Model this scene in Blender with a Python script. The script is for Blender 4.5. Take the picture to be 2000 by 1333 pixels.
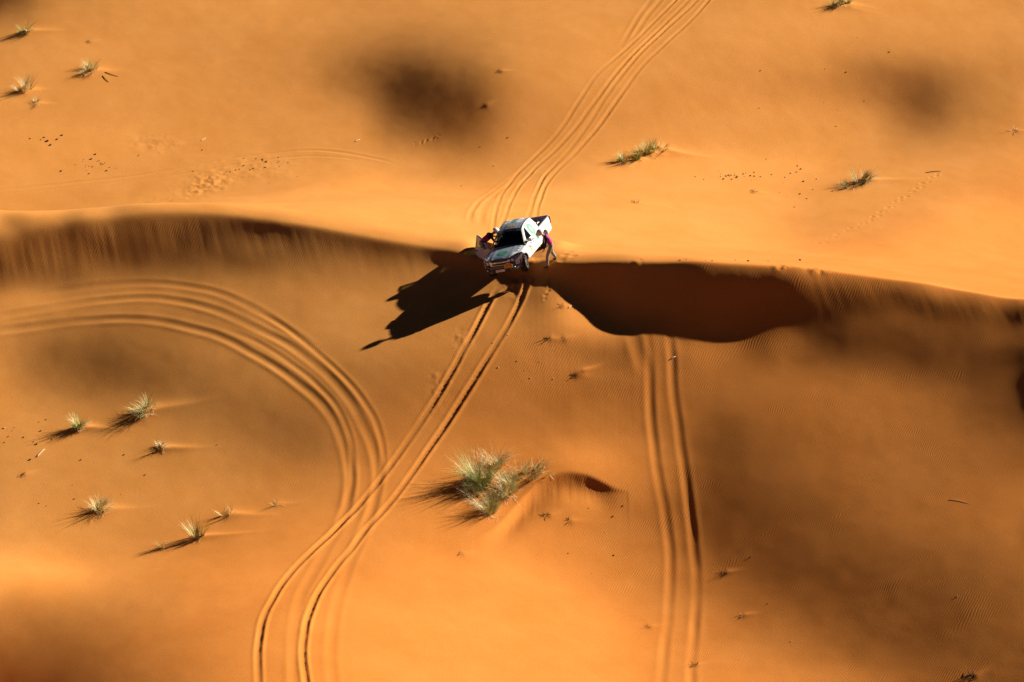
import bpy, bmesh, math, random
import numpy as np
from mathutils import Vector, Matrix

for o in list(bpy.data.objects):
    bpy.data.objects.remove(o)
scene = bpy.context.scene
col = scene.collection
R = math.radians

# ------------------------------------------------------------------ camera
cam_d = bpy.data.cameras.new('camera')
cam = bpy.data.objects.new('camera', cam_d)
col.objects.link(cam)
cam.location = (0.0, -128.575, 77.256)
cam.rotation_euler = (R(90.0 - 31.0), 0, 0)
cam_d.sensor_width = 36.0
cam_d.lens = 121.5
cam_d.clip_start = 1.0
cam_d.clip_end = 3000.0
scene.camera = cam

# ------------------------------------------------------------------ sky and sun
SUN_EL, SUN_AZ = R(23.0), R(27.5)      # azimuth measured from +X towards +Y
world = bpy.data.worlds.new('World')
scene.world = world
world.use_nodes = True
wn = world.node_tree
bg = wn.nodes['Background']
sky = wn.nodes.new('ShaderNodeTexSky')
sky.sky_type = 'NISHITA'
sky.sun_disc = False
sky.sun_elevation = SUN_EL
sky.sun_rotation = math.pi / 2 - SUN_AZ
sky.altitude = 700
sky.air_density = 0.07
sky.dust_density = 0.05
sky.ozone_density = 1.0
wn.links.new(sky.outputs[0], bg.inputs[0])
bg.inputs[1].default_value = 0.05
sun_d = bpy.data.lights.new('sun', 'SUN')
sun_d.energy = 5.0
sun_d.angle = R(0.55)
sun_d.color = (1.0, 0.90, 0.74)
sun = bpy.data.objects.new('sun', sun_d)
col.objects.link(sun)
sdir = Vector((math.cos(SUN_AZ) * math.cos(SUN_EL), math.sin(SUN_AZ) * math.cos(SUN_EL), math.sin(SUN_EL)))
sun.rotation_euler = sdir.to_track_quat('Z', 'Y').to_euler()
sun.location = sdir * 60
vs = scene.view_settings
vs.view_transform = 'Standard'
vs.look = 'None'
vs.gamma = 1.0
vs.exposure = 1.05
scene.render.engine = 'CYCLES'

# ------------------------------------------------------------------ helpers
def link(o, parent=None):
    col.objects.link(o)
    if parent is not None:
        o.parent = parent
    return o

def tag(o, label=None, cat=None, group=None, kind=None):
    if label: o['label'] = label
    if cat: o['category'] = cat
    if group: o['group'] = group
    if kind: o['kind'] = kind
    return o

def empty(name, loc=(0, 0, 0)):
    o = bpy.data.objects.new(name, None)
    o.empty_display_size = 0.2
    o.location = loc
    return link(o)

def mesh_obj(name, verts, faces, mat, parent=None, smooth=False, loc=None):
    me = bpy.data.meshes.new(name)
    me.from_pydata([tuple(v) for v in verts], [], [tuple(f) for f in faces])
    me.update()
    if mat is not None:
        for m in (mat if isinstance(mat, (list, tuple)) else [mat]):
            me.materials.append(m)
    if smooth:
        me.shade_smooth()
    o = bpy.data.objects.new(name, me)
    if loc is not None: o.location = loc
    return link(o, parent)

def bm_obj(name, bm, mat, parent=None, smooth=False, loc=None):
    me = bpy.data.meshes.new(name)
    bmesh.ops.recalc_face_normals(bm, faces=bm.faces)
    bm.to_mesh(me); bm.free()
    if mat is not None:
        for m in (mat if isinstance(mat, (list, tuple)) else [mat]):
            me.materials.append(m)
    if smooth: me.shade_smooth()
    o = bpy.data.objects.new(name, me)
    if loc is not None: o.location = loc
    return link(o, parent)

def nodes_of(name):
    m = bpy.data.materials.new(name)
    m.use_nodes = True
    nt = m.node_tree
    b = nt.nodes['Principled BSDF']
    return m, nt, b

def simple(name, rgb, rough=0.6, metal=0.0, spec=0.5, var=0.06, scale=8.0, coat=0.0):
    """paint, plastic, cloth ...: one colour with slight procedural variation"""
    m, nt, b = nodes_of(name)
    b.inputs['Roughness'].default_value = rough
    b.inputs['Metallic'].default_value = metal
    b.inputs['Specular IOR Level'].default_value = spec
    if coat: b.inputs['Coat Weight'].default_value = coat; b.inputs['Coat Roughness'].default_value = 0.08
    tc = nt.nodes.new('ShaderNodeTexCoord')
    n = nt.nodes.new('ShaderNodeTexNoise'); n.inputs['Scale'].default_value = scale; n.inputs['Detail'].default_value = 4
    nt.links.new(tc.outputs['Object'], n.inputs['Vector'])
    r = nt.nodes.new('ShaderNodeValToRGB')
    r.color_ramp.elements[0].position = 0.3; r.color_ramp.elements[1].position = 0.7
    r.color_ramp.elements[0].color = tuple(c * (1 - var) for c in rgb) + (1,)
    r.color_ramp.elements[1].color = tuple(min(1, c * (1 + var)) for c in rgb) + (1,)
    nt.links.new(n.outputs[0], r.inputs[0]); nt.links.new(r.outputs[0], b.inputs['Base Color'])
    return m

# ------------------------------------------------------------------ the dunes
GX0, GY0, GSTEP = -38, -46, 1.0
G = np.array([
[1,1,0,0,-1,-1,-2,-2,-2,-2,-1,0,2,4,7,11,13,15,15,13,8,-1,-12,-25,-40,-53,-64,-72,-74,-71,-62,-49,-32,-14,5,23,37,48,55,57,56,51,43,33,21,10,-2,-14,-25,-36,-45,-53,-61,-67,-73,-78,-81,-84,-84,-83,-80,-74,-67,-57,-46,-35,-23,-12,-2,7,13,18,21,22,23,24,25],
[1,0,0,-1,-1,-1,-2,-2,-2,-1,0,1,3,6,9,12,15,15,14,10,3,-8,-21,-35,-50,-62,-71,-76,-75,-68,-56,-40,-22,-2,17,33,46,55,59,59,55,47,38,26,14,1,-11,-23,-34,-44,-53,-61,-68,-74,-79,-83,-86,-87,-87,-84,-79,-72,-63,-52,-40,-28,-16,-5,4,12,17,21,23,24,25,25,26],
[1,0,0,-1,-1,-2,-2,-2,-2,-1,0,2,4,7,11,14,16,16,13,7,-2,-14,-28,-44,-58,-70,-78,-80,-77,-67,-52,-34,-13,8,26,42,54,61,63,60,54,45,34,21,8,-5,-18,-30,-41,-51,-60,-68,-74,-80,-85,-89,-91,-91,-90,-86,-80,-72,-61,-49,-36,-23,-11,0,9,16,21,24,25,26,26,26,27],
[1,0,-1,-1,-1,-2,-2,-2,-2,-1,1,3,6,9,13,15,17,16,12,4,-7,-22,-38,-55,-70,-81,-87,-86,-79,-65,-47,-26,-3,19,38,53,63,68,67,62,54,42,29,15,1,-13,-27,-39,-50,-60,-69,-77,-84,-89,-94,-97,-99,-98,-95,-90,-82,-72,-60,-46,-32,-18,-5,5,14,20,25,27,28,28,28,28,28],
[0,0,-1,-1,-2,-2,-2,-2,-1,0,2,4,8,11,15,17,18,16,9,-1,-15,-32,-50,-68,-83,-93,-97,-93,-81,-63,-41,-16,9,33,52,65,73,76,72,64,53,39,24,8,-7,-23,-37,-50,-62,-72,-81,-89,-96,-101,-105,-108,-108,-107,-103,-95,-85,-73,-58,-43,-27,-12,1,12,20,26,29,30,31,30,30,30,30],
[0,-1,-1,-1,-2,-2,-2,-2,-1,1,3,6,10,14,17,19,19,15,6,-7,-24,-45,-66,-85,-100,-108,-109,-100,-83,-60,-32,-3,24,49,68,80,85,84,77,66,52,35,18,0,-18,-34,-50,-64,-76,-87,-96,-104,-110,-116,-119,-121,-121,-118,-112,-102,-90,-74,-57,-39,-22,-6,8,19,27,32,34,35,34,33,32,32,32],
[0,-1,-1,-2,-2,-2,-2,-2,-1,1,4,8,12,17,20,22,20,13,2,-16,-37,-62,-85,-106,-120,-126,-122,-107,-84,-54,-21,13,43,68,86,96,98,93,82,67,49,29,9,-11,-31,-49,-66,-80,-93,-105,-114,-122,-129,-134,-137,-138,-136,-131,-123,-110,-94,-75,-55,-34,-15,2,17,27,34,38,40,39,38,36,35,34,34],
[-1,-1,-2,-2,-2,-2,-2,-1,0,2,6,10,15,20,24,24,20,11,-6,-28,-55,-83,-110,-132,-144,-146,-135,-113,-82,-44,-5,33,66,91,108,114,112,102,86,67,44,21,-3,-25,-47,-67,-85,-101,-115,-127,-137,-145,-151,-156,-158,-158,-154,-147,-135,-119,-98,-75,-51,-28,-6,12,27,37,43,46,46,44,42,39,37,37,37],
[-1,-1,-2,-2,-3,-3,-2,-1,1,4,8,14,19,24,27,26,20,6,-16,-45,-78,-111,-141,-162,-172,-167,-148,-117,-76,-29,17,60,94,119,132,134,126,110,89,64,37,9,-18,-43,-68,-90,-109,-127,-141,-153,-164,-172,-178,-182,-184,-182,-176,-165,-148,-127,-102,-74,-46,-19,5,24,39,48,53,54,52,49,46,43,40,39,39],
[-1,-2,-2,-3,-3,-3,-2,-1,2,6,11,17,24,29,31,28,17,-3,-32,-68,-108,-147,-179,-199,-203,-189,-160,-116,-63,-7,47,93,128,150,158,154,139,117,89,58,26,-6,-37,-66,-93,-118,-139,-158,-173,-186,-196,-204,-210,-213,-213,-209,-200,-184,-163,-135,-104,-70,-37,-6,19,39,53,60,63,63,60,55,50,46,43,42,42],
[-1,-2,-2,-3,-3,-3,-2,0,4,9,15,22,29,34,35,28,12,-16,-54,-99,-147,-191,-224,-240,-236,-211,-167,-109,-43,24,85,134,168,186,187,175,151,120,85,48,10,-27,-63,-96,-126,-152,-176,-195,-212,-225,-235,-243,-248,-250,-248,-241,-227,-206,-177,-142,-103,-62,-24,10,37,56,68,74,75,72,67,61,55,50,47,45,44],
[-2,-2,-3,-3,-3,-2,-1,2,6,12,19,27,35,39,38,26,2,-35,-84,-141,-198,-246,-278,-287,-271,-230,-168,-93,-12,66,133,184,214,225,217,194,161,120,76,32,-13,-55,-95,-132,-166,-195,-220,-241,-258,-271,-281,-288,-293,-293,-288,-277,-257,-228,-190,-146,-98,-50,-7,30,58,76,86,90,88,82,75,67,60,54,50,48,47],
[-2,-3,-3,-3,-3,-2,0,4,9,16,25,34,42,45,39,21,-13,-63,-126,-196,-262,-313,-341,-339,-305,-243,-160,-64,33,122,193,242,266,266,246,211,165,114,61,9,-42,-91,-136,-178,-215,-247,-274,-296,-313,-326,-336,-342,-345,-343,-334,-317,-289,-250,-201,-146,-87,-32,17,56,83,99,106,106,101,93,83,74,65,58,54,51,50],
[-3,-3,-3,-3,-3,-1,1,6,12,21,31,41,49,49,38,11,-36,-103,-183,-267,-342,-394,-412,-392,-335,-247,-138,-20,94,193,266,309,322,308,273,223,164,101,38,-23,-82,-137,-188,-235,-276,-311,-339,-362,-379,-391,-400,-405,-405,-400,-386,-361,-322,-271,-208,-139,-69,-6,47,86,112,125,128,123,114,103,91,80,71,63,58,55,53],
[-3,-4,-4,-3,-2,0,3,9,17,27,38,49,56,53,34,-6,-71,-158,-259,-359,-440,-487,-490,-445,-357,-237,-98,44,175,281,352,385,382,349,295,228,154,79,5,-66,-132,-195,-253,-305,-350,-388,-417,-440,-456,-468,-475,-478,-476,-465,-444,-408,-356,-289,-209,-124,-42,29,85,123,145,153,151,141,129,114,100,87,76,68,62,58,56],
[-4,-4,-4,-3,-2,1,6,13,22,34,47,57,62,53,24,-33,-120,-233,-358,-475,-559,-595,-572,-492,-366,-207,-35,132,278,388,450,466,441,386,310,223,133,45,-40,-121,-197,-268,-333,-391,-441,-480,-511,-533,-548,-557,-562,-563,-556,-539,-508,-458,-389,-302,-201,-98,-3,75,131,165,181,183,174,160,143,125,109,94,82,73,66,62,59],
[-5,-4,-4,-3,-1,3,9,17,29,42,55,66,66,49,5,-74,-191,-335,-488,-619,-701,-715,-655,-529,-355,-153,54,247,408,515,561,550,497,415,314,206,99,-3,-101,-193,-279,-359,-432,-497,-550,-592,-622,-642,-655,-662,-664,-661,-649,-623,-577,-510,-418,-306,-180,-57,51,132,185,212,220,214,199,179,158,137,118,102,88,78,70,66,62],
[-5,-5,-4,-2,1,6,13,23,36,50,64,73,68,39,-25,-134,-287,-472,-655,-798,-866,-844,-732,-548,-318,-68,175,388,553,651,671,630,546,431,303,174,49,-69,-179,-283,-381,-472,-555,-626,-683,-724,-752,-770,-779,-783,-781,-773,-753,-715,-651,-560,-440,-297,-142,4,121,200,246,264,261,246,224,198,173,149,128,110,95,84,75,70,65],
[-6,-5,-3,-1,3,9,18,29,44,59,72,77,64,19,-71,-218,-420,-653,-869,-1016,-1055,-977,-797,-544,-255,37,308,534,733,806,789,683,577,426,268,121,-21,-154,-279,-397,-508,-612,-705,-783,-841,-881,-905,-918,-923,-922,-916,-901,-871,-815,-726,-606,-453,-271,-78,89,208,280,313,317,303,278,249,218,189,162,139,119,102,90,80,73,67],
[-6,-4,-2,1,6,13,23,37,52,67,78,77,52,-14,-138,-335,-598,-891,-1141,-1277,-1264,-1109,-846,-523,-172,149,458,617,758,774,780,708,592,371,225,41,-115,-264,-406,-539,-665,-783,-888,-971,-1028,-1063,-1083,-1090,-1089,-1082,-1068,-1044,-1001,-919,-795,-636,-444,-219,17,202,313,368,383,372,346,311,274,238,205,176,150,128,110,96,85,77,69],
[-6,-4,-1,3,9,18,30,44,60,74,81,71,29,-65,-233,-493,-835,-1203,-1485,-1586,-1489,-1234,-883,-492,-136,119,329,500,604,669,669,563,412,250,83,-84,-226,-410,-556,-711,-853,-987,-1106,-1194,-1243,-1269,-1280,-1280,-1269,-1252,-1227,-1191,-1131,-1013,-847,-645,-424,-131,172,344,428,459,454,427,388,345,301,260,223,190,162,138,118,102,89,80,70],
[-6,-2,1,6,13,23,36,51,66,78,78,55,-9,-138,-360,-697,-1142,-1612,-1913,-1924,-1708,-1354,-914,-539,-221,49,266,421,521,560,554,458,305,116,-67,-242,-419,-581,-747,-912,-1072,-1225,-1370,-1447,-1479,-1492,-1505,-1492,-1470,-1439,-1400,-1330,-1276,-1060,-810,-526,-238,32,363,488,544,550,525,483,432,379,329,283,242,207,176,149,127,109,94,82,70],
[-6,-1,4,10,18,29,42,57,70,77,67,27,-65,-236,-519,-947,-1516,-2119,-2409,-2283,-1916,-1412,-982,-606,-281,-21,180,322,408,450,429,329,181,-2,-187,-373,-553,-734,-911,-1086,-1261,-1431,-1598,-1698,-1688,-1669,-1648,-1611,-1566,-1508,-1437,-1325,-1165,-948,-667,-397,-109,172,495,619,655,640,597,539,476,415,359,308,263,224,190,161,136,115,97,84,69],
[-4,1,6,14,23,34,48,61,71,69,46,-15,-139,-355,-698,-1214,-1871,-2768,-2906,-2355,-1891,-1468,-1057,-691,-378,-125,68,202,284,325,297,198,52,-125,-309,-496,-681,-864,-1046,-1229,-1411,-1586,-1757,-1846,-1809,-1776,-1757,-1718,-1656,-1574,-1474,-1333,-1146,-899,-600,-289,22,302,619,740,767,732,669,596,523,453,391,336,287,244,206,173,144,120,100,85,67],
[-3,4,10,18,27,39,51,62,66,55,15,-70,-226,-483,-872,-1428,-2099,-2908,-2644,-2214,-1885,-1492,-1132,-798,-508,-269,-82,53,140,184,155,58,-83,-255,-436,-621,-806,-990,-1173,-1356,-1542,-1723,-1902,-2011,-1987,-1941,-1896,-1844,-1769,-1669,-1536,-1356,-1115,-825,-500,-175,146,430,697,890,880,826,743,656,572,495,427,366,312,265,222,185,153,125,102,84,63],
[-1,7,13,22,32,43,53,59,56,32,-25,-134,-318,-602,-1006,-1536,-2129,-2667,-2520,-2161,-1825,-1497,-1194,-906,-656,-440,-264,-125,-29,26,3,-89,-227,-393,-570,-754,-937,-1120,-1302,-1483,-1665,-1844,-2022,-2144,-2142,-2096,-2037,-1958,-1849,-1712,-1530,-1302,-1020,-712,-385,-58,258,543,815,1035,993,920,819,719,625,541,466,400,340,287,239,197,160,129,103,82,58],
[2,10,17,25,35,44,52,53,40,4,-70,-199,-402,-693,-1075,-1529,-1984,-2401,-2166,-2010,-1764,-1493,-1238,-999,-796,-617,-465,-336,-235,-159,-164,-248,-378,-537,-710,-890,-1073,-1256,-1438,-1618,-1797,-1969,-2136,-2263,-2283,-2237,-2159,-2047,-1893,-1703,-1468,-1200,-897,-581,-256,63,372,661,938,1152,1104,1015,899,786,683,592,510,437,371,310,256,208,167,132,102,79,50],
[5,14,20,29,37,44,48,42,20,-28,-116,-258,-466,-742,-1072,-1411,-1693,-1838,-1808,-1763,-1615,-1436,-1250,-1070,-912,-767,-654,-557,-475,-390,-364,-417,-533,-683,-850,-1027,-1208,-1392,-1576,-1760,-1940,-2107,-2262,-2378,-2400,-2353,-2256,-2115,-1915,-1675,-1399,-1100,-777,-447,-123,190,490,770,1047,1259,1219,1113,982,859,748,649,560,478,403,334,273,219,172,133,100,73,41],
[9,17,23,31,37,42,41,29,-2,-60,-158,-304,-504,-749,-1010,-1228,-1331,-1290,-1458,-1474,-1432,-1347,-1244,-1129,-1000,-880,-805,-748,-699,-649,-609,-607,-686,-821,-981,-1155,-1334,-1518,-1704,-1893,-2081,-2249,-2390,-2481,-2472,-2427,-2310,-2140,-1902,-1626,-1319,-991,-653,-319,1,310,603,882,1119,1395,1345,1215,1071,940,821,714,614,522,436,358,288,227,175,132,95,66,30],
[12,20,26,32,36,38,32,13,-25,-90,-191,-333,-516,-724,-926,-1057,-1064,-887,-1160,-1258,-1352,-1352,-1300,-1221,-1100,-996,-937,-899,-872,-849,-829,-809,-836,-933,-1085,-1258,-1441,-1627,-1814,-2004,-2199,-2369,-2499,-2544,-2514,-2450,-2311,-2115,-1849,-1544,-1212,-871,-535,-204,116,423,709,984,1211,1530,1453,1315,1168,1031,905,786,674,568,469,380,301,234,176,129,89,56,16],
[16,22,27,32,34,32,21,-3,-46,-114,-214,-347,-511,-691,-862,-983,-1004,-956,-1182,-1318,-1471,-1518,-1465,-1382,-1267,-1164,-1090,-1037,-1004,-984,-971,-965,-970,-1007,-1147,-1320,-1505,-1706,-1906,-2093,-2282,-2447,-2543,-2557,-2516,-2420,-2258,-2041,-1756,-1431,-1092,-753,-419,-94,218,520,793,1058,1287,1576,1541,1420,1279,1138,1001,867,737,615,502,401,312,238,175,123,80,45,1],
[19,24,28,30,30,24,10,-18,-63,-132,-228,-352,-503,-674,-857,-1040,-1207,-1344,-1425,-1568,-1725,-1814,-1757,-1629,-1501,-1382,-1275,-1185,-1121,-1080,-1057,-1053,-1068,-1090,-1201,-1369,-1529,-1725,-1958,-2160,-2331,-2459,-2495,-2511,-2449,-2330,-2144,-1904,-1607,-1275,-943,-615,-299,3,302,598,865,1122,1350,1628,1637,1548,1412,1263,1109,954,803,661,532,418,320,238,171,115,68,31,-16],
[22,25,27,28,25,17,-1,-31,-78,-146,-237,-356,-504,-686,-916,-1187,-1545,-1661,-1704,-1800,-1919,-1959,-1926,-1852,-1736,-1606,-1469,-1344,-1243,-1168,-1124,-1107,-1116,-1153,-1247,-1385,-1517,-1674,-1910,-2142,-2284,-2359,-2391,-2389,-2324,-2196,-1983,-1716,-1408,-1080,-765,-462,-174,103,388,677,941,1196,1432,1664,1802,1708,1573,1406,1227,1046,869,705,559,432,325,236,163,104,54,15,-35],
[24,26,26,25,20,9,-11,-43,-90,-157,-246,-364,-520,-727,-1006,-1354,-1754,-1779,-1782,-1835,-1900,-1937,-1943,-1913,-1843,-1738,-1608,-1480,-1366,-1270,-1203,-1160,-1143,-1167,-1240,-1330,-1424,-1547,-1729,-1942,-2102,-2198,-2217,-2200,-2138,-2009,-1778,-1488,-1177,-860,-562,-281,-16,238,502,777,1037,1298,1554,1812,2002,1903,1759,1565,1354,1138,932,745,581,441,325,230,153,90,38,-4,-56],
[25,25,24,21,14,1,-21,-54,-101,-168,-258,-381,-549,-780,-1087,-1456,-1812,-1709,-1755,-1770,-1813,-1838,-1844,-1830,-1788,-1724,-1637,-1544,-1453,-1362,-1279,-1208,-1161,-1154,-1204,-1272,-1329,-1416,-1549,-1701,-1850,-1950,-1957,-1925,-1856,-1725,-1493,-1204,-905,-605,-323,-62,184,417,662,923,1178,1443,1721,2004,2219,2136,1970,1738,1483,1228,990,779,598,446,322,220,139,73,19,-24,-78],
[26,24,22,17,8,-7,-30,-64,-113,-180,-274,-404,-583,-826,-1133,-1466,-1702,-1635,-1654,-1673,-1698,-1704,-1701,-1691,-1669,-1633,-1581,-1524,-1463,-1390,-1306,-1227,-1165,-1133,-1157,-1195,-1221,-1280,-1399,-1516,-1581,-1616,-1601,-1563,-1489,-1352,-1131,-858,-580,-304,-47,186,411,630,864,1119,1368,1634,1920,2241,2485,2412,2205,1918,1610,1311,1040,805,609,446,313,206,121,53,-3,-47,-101],
[26,23,19,13,2,-15,-39,-75,-125,-195,-293,-428,-614,-856,-1146,-1429,-1600,-1535,-1538,-1540,-1556,-1561,-1559,-1558,-1551,-1528,-1490,-1442,-1388,-1325,-1252,-1187,-1134,-1098,-1101,-1109,-1103,-1131,-1235,-1330,-1329,-1268,-1186,-1121,-1049,-926,-719,-460,-205,36,259,459,665,874,1102,1350,1598,1867,2172,2478,2835,2734,2453,2096,1727,1382,1079,825,614,441,301,188,98,28,-28,-71,-124],
[26,21,16,8,-5,-23,-49,-87,-139,-212,-312,-450,-634,-869,-1135,-1393,-1491,-1422,-1410,-1400,-1400,-1397,-1395,-1392,-1389,-1375,-1347,-1301,-1240,-1170,-1097,-1048,-1018,-1000,-1004,-1005,-992,-1000,-1089,-1169,-1123,-991,-827,-703,-625,-520,-308,-42,202,417,612,786,972,1167,1379,1612,1852,2132,2462,2781,3239,3053,2694,2260,1829,1439,1109,837,614,432,283,164,71,0,-55,-96,-147],
[26,19,12,2,-12,-32,-60,-100,-154,-229,-330,-466,-642,-862,-1100,-1355,-1338,-1302,-1273,-1255,-1242,-1225,-1206,-1180,-1157,-1139,-1119,-1077,-1017,-936,-838,-782,-779,-793,-822,-845,-853,-864,-930,-991,-915,-727,-510,-347,-242,-121,99,375,624,832,1012,1166,1330,1505,1697,1908,2133,2417,2763,3093,3539,3345,2917,2403,1909,1481,1131,845,611,417,259,134,39,-31,-84,-122,-168],
[24,15,7,-4,-20,-42,-72,-114,-170,-244,-343,-472,-634,-831,-1043,-1247,-1238,-1175,-1142,-1117,-1093,-1058,-1018,-965,-910,-866,-826,-760,-679,-575,-454,-393,-408,-447,-504,-562,-605,-630,-665,-688,-590,-369,-131,39,165,308,522,786,1032,1237,1411,1554,1705,1866,2043,2241,2455,2729,3050,3352,3827,3614,3121,2516,1964,1510,1147,851,602,395,227,97,1,-67,-115,-148,-187],
[23,12,2,-11,-29,-53,-85,-128,-184,-257,-349,-465,-607,-777,-959,-1134,-1128,-1075,-1033,-995,-953,-896,-832,-758,-676,-587,-495,-383,-268,-150,-41,22,34,10,-49,-130,-214,-275,-303,-292,-172,76,333,497,613,752,945,1176,1401,1604,1778,1922,2072,2235,2414,2620,2831,3078,3358,3606,3936,3980,3272,2585,1990,1531,1165,855,588,363,184,51,-42,-104,-145,-172,-203],
[20,7,-4,-20,-39,-65,-99,-142,-196,-263,-344,-442,-558,-696,-852,-1008,-1006,-977,-934,-879,-811,-723,-628,-527,-412,-271,-128,8,131,238,327,403,458,479,464,410,320,225,156,145,270,546,837,1016,1110,1221,1383,1571,1757,1924,2098,2247,2415,2604,2808,3032,3248,3457,3649,3852,4117,4218,3318,2584,1994,1559,1191,858,562,317,129,-3,-90,-143,-175,-193,-214],
[16,1,-12,-29,-50,-78,-112,-154,-203,-261,-326,-398,-481,-579,-701,-849,-847,-862,-816,-743,-647,-523,-389,-248,-94,72,230,367,484,579,655,737,818,881,920,919,875,804,712,641,736,1044,1378,1565,1652,1709,1813,1971,2125,2276,2416,2621,2820,3030,3245,3455,3654,3777,3838,3839,4001,4184,3211,2515,2002,1614,1229,850,516,251,60,-65,-140,-181,-201,-211,-221],
[12,-6,-21,-39,-62,-90,-124,-162,-203,-246,-288,-328,-366,-409,-474,-588,-646,-674,-626,-529,-398,-231,-59,115,282,431,565,680,781,866,941,1024,1109,1183,1237,1273,1288,1286,1266,1219,1250,1478,1831,2090,2147,2217,2276,2340,2492,2704,2807,2981,3238,3442,3595,3719,3789,3864,3853,3849,3978,3880,2936,2404,2048,1710,1264,812,437,162,-21,-132,-191,-217,-224,-224,-222],
[5,-14,-30,-50,-74,-101,-132,-164,-192,-214,-225,-223,-204,-172,-153,-216,-328,-363,-294,-168,-9,179,360,531,683,801,900,984,1061,1134,1201,1266,1332,1391,1437,1482,1530,1580,1631,1692,1836,2143,2414,2524,2637,2534,2571,2637,2745,2961,3066,3258,3458,3575,3690,3704,3857,3814,3609,3344,3252,3043,2592,2271,2127,1827,1238,712,318,52,-110,-199,-238,-248,-242,-233,-220],
[-3,-24,-41,-61,-85,-110,-135,-156,-166,-159,-131,-77,10,133,280,287,117,76,155,292,448,624,782,925,1052,1152,1234,1300,1355,1405,1448,1484,1518,1558,1598,1642,1695,1760,1830,1956,2225,2388,2491,2619,2870,3022,3153,3249,3302,3387,3478,3534,3568,3664,3620,3666,3438,3131,2915,2845,2693,2685,2286,2099,1966,1670,1055,532,163,-70,-201,-262,-280,-273,-255,-237,-213],
[-12,-34,-51,-72,-93,-114,-131,-136,-120,-76,2,112,269,475,784,775,653,607,675,792,921,1063,1188,1306,1419,1519,1595,1646,1683,1701,1703,1698,1699,1714,1750,1792,1853,1924,2000,2154,2530,2554,2736,3029,3234,3455,3606,3685,3751,3748,3795,3662,3506,3364,3191,3012,2870,2782,2667,2527,2389,2283,2056,1835,1592,1228,735,299,-7,-193,-286,-319,-314,-292,-263,-237,-204],
[-23,-45,-61,-80,-98,-112,-115,-99,-50,41,175,342,549,807,1176,1235,1137,1112,1136,1217,1326,1444,1556,1669,1781,1885,1957,2001,2021,2017,1995,1945,1897,1893,1905,1969,2030,2162,2286,2513,2724,2874,3071,3238,3323,3411,3554,3473,3420,3344,3226,3113,2999,2884,2792,2677,2568,2439,2306,2181,2050,1927,1757,1479,1176,805,403,62,-174,-307,-362,-366,-342,-306,-266,-233,-192],
[-35,-55,-70,-85,-97,-100,-87,-44,45,192,389,600,821,1078,1398,1498,1487,1499,1530,1557,1640,1746,1854,1964,2074,2173,2253,2304,2332,2328,2288,2242,2166,2112,2123,2156,2303,2340,2445,2738,3030,3098,3218,3309,3194,3162,3042,2974,2904,2832,2763,2689,2601,2499,2385,2272,2154,2041,1928,1812,1691,1581,1426,1109,783,434,105,-156,-325,-408,-427,-405,-362,-314,-266,-226,-179],
[-48,-64,-75,-85,-88,-79,-45,28,160,366,640,882,1061,1299,1537,1506,1646,1592,1622,1751,1843,1936,2042,2160,2280,2393,2470,2552,2608,2636,2629,2570,2551,2491,2405,2355,2433,2672,2908,3032,2979,2805,2737,2674,2615,2541,2489,2433,2372,2314,2252,2187,2116,2037,1947,1848,1744,1635,1523,1412,1296,1196,1048,742,421,108,-158,-350,-459,-496,-481,-436,-377,-317,-262,-218,-165],
[-59,-71,-77,-79,-72,-47,8,110,277,524,853,1093,1235,1521,1898,1966,2059,2138,2140,2184,2174,2208,2298,2426,2557,2678,2796,2867,2919,2915,2864,2811,2768,2748,2692,2724,2782,2722,2486,2417,2331,2316,2247,2178,2119,2054,1983,1918,1858,1800,1745,1689,1629,1561,1485,1399,1305,1206,1104,998,891,771,679,387,82,-188,-393,-523,-578,-573,-527,-460,-386,-317,-255,-207,-151],
[-70,-74,-74,-67,-47,-6,69,191,371,613,885,1077,1321,1717,2598,2559,2339,2436,2513,2563,2691,2720,2738,2783,2845,2893,2879,2884,2937,2985,2986,2942,2873,2749,2593,2425,2295,2164,2120,2027,1953,1867,1794,1721,1642,1565,1494,1430,1368,1309,1254,1201,1147,1086,1018,941,855,763,668,569,471,357,299,21,-246,-464,-609,-680,-684,-639,-565,-478,-391,-313,-247,-196,-137],
[-77,-72,-65,-48,-16,40,130,261,436,643,856,1067,1407,2030,3279,2574,2842,2835,2735,2970,2826,2908,2971,2987,2981,3011,3057,3101,3085,2976,2827,2672,2539,2389,2269,2146,2015,1898,1767,1659,1556,1465,1374,1286,1201,1116,1035,964,900,841,786,736,688,633,568,495,412,322,230,133,36,-71,-145,-358,-569,-726,-810,-823,-779,-697,-595,-490,-392,-307,-237,-184,-123],
[-80,-66,-50,-24,20,88,186,318,476,649,824,1027,1372,1983,2971,2612,2466,2390,2483,2628,2738,3013,3027,3036,3019,3014,2898,2778,2691,2581,2502,2395,2266,2143,2006,1870,1735,1597,1469,1342,1222,1108,997,891,788,690,599,520,451,389,334,289,251,207,150,79,-5,-97,-191,-289,-388,-491,-592,-727,-887,-978,-999,-955,-864,-746,-619,-497,-389,-299,-226,-172,-111],
[-79,-54,-31,5,58,134,235,359,497,631,755,876,1041,1260,1548,1636,1849,1933,1901,1886,1947,1993,2129,2247,2326,2369,2400,2390,2335,2274,2189,2093,1978,1855,1730,1601,1468,1333,1196,1059,924,794,666,540,418,300,191,99,19,-49,-105,-145,-169,-196,-238,-298,-383,-480,-581,-684,-788,-894,-997,-1108,-1201,-1224,-1178,-1076,-939,-787,-636,-500,-383,-289,-215,-160,-98],
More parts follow.
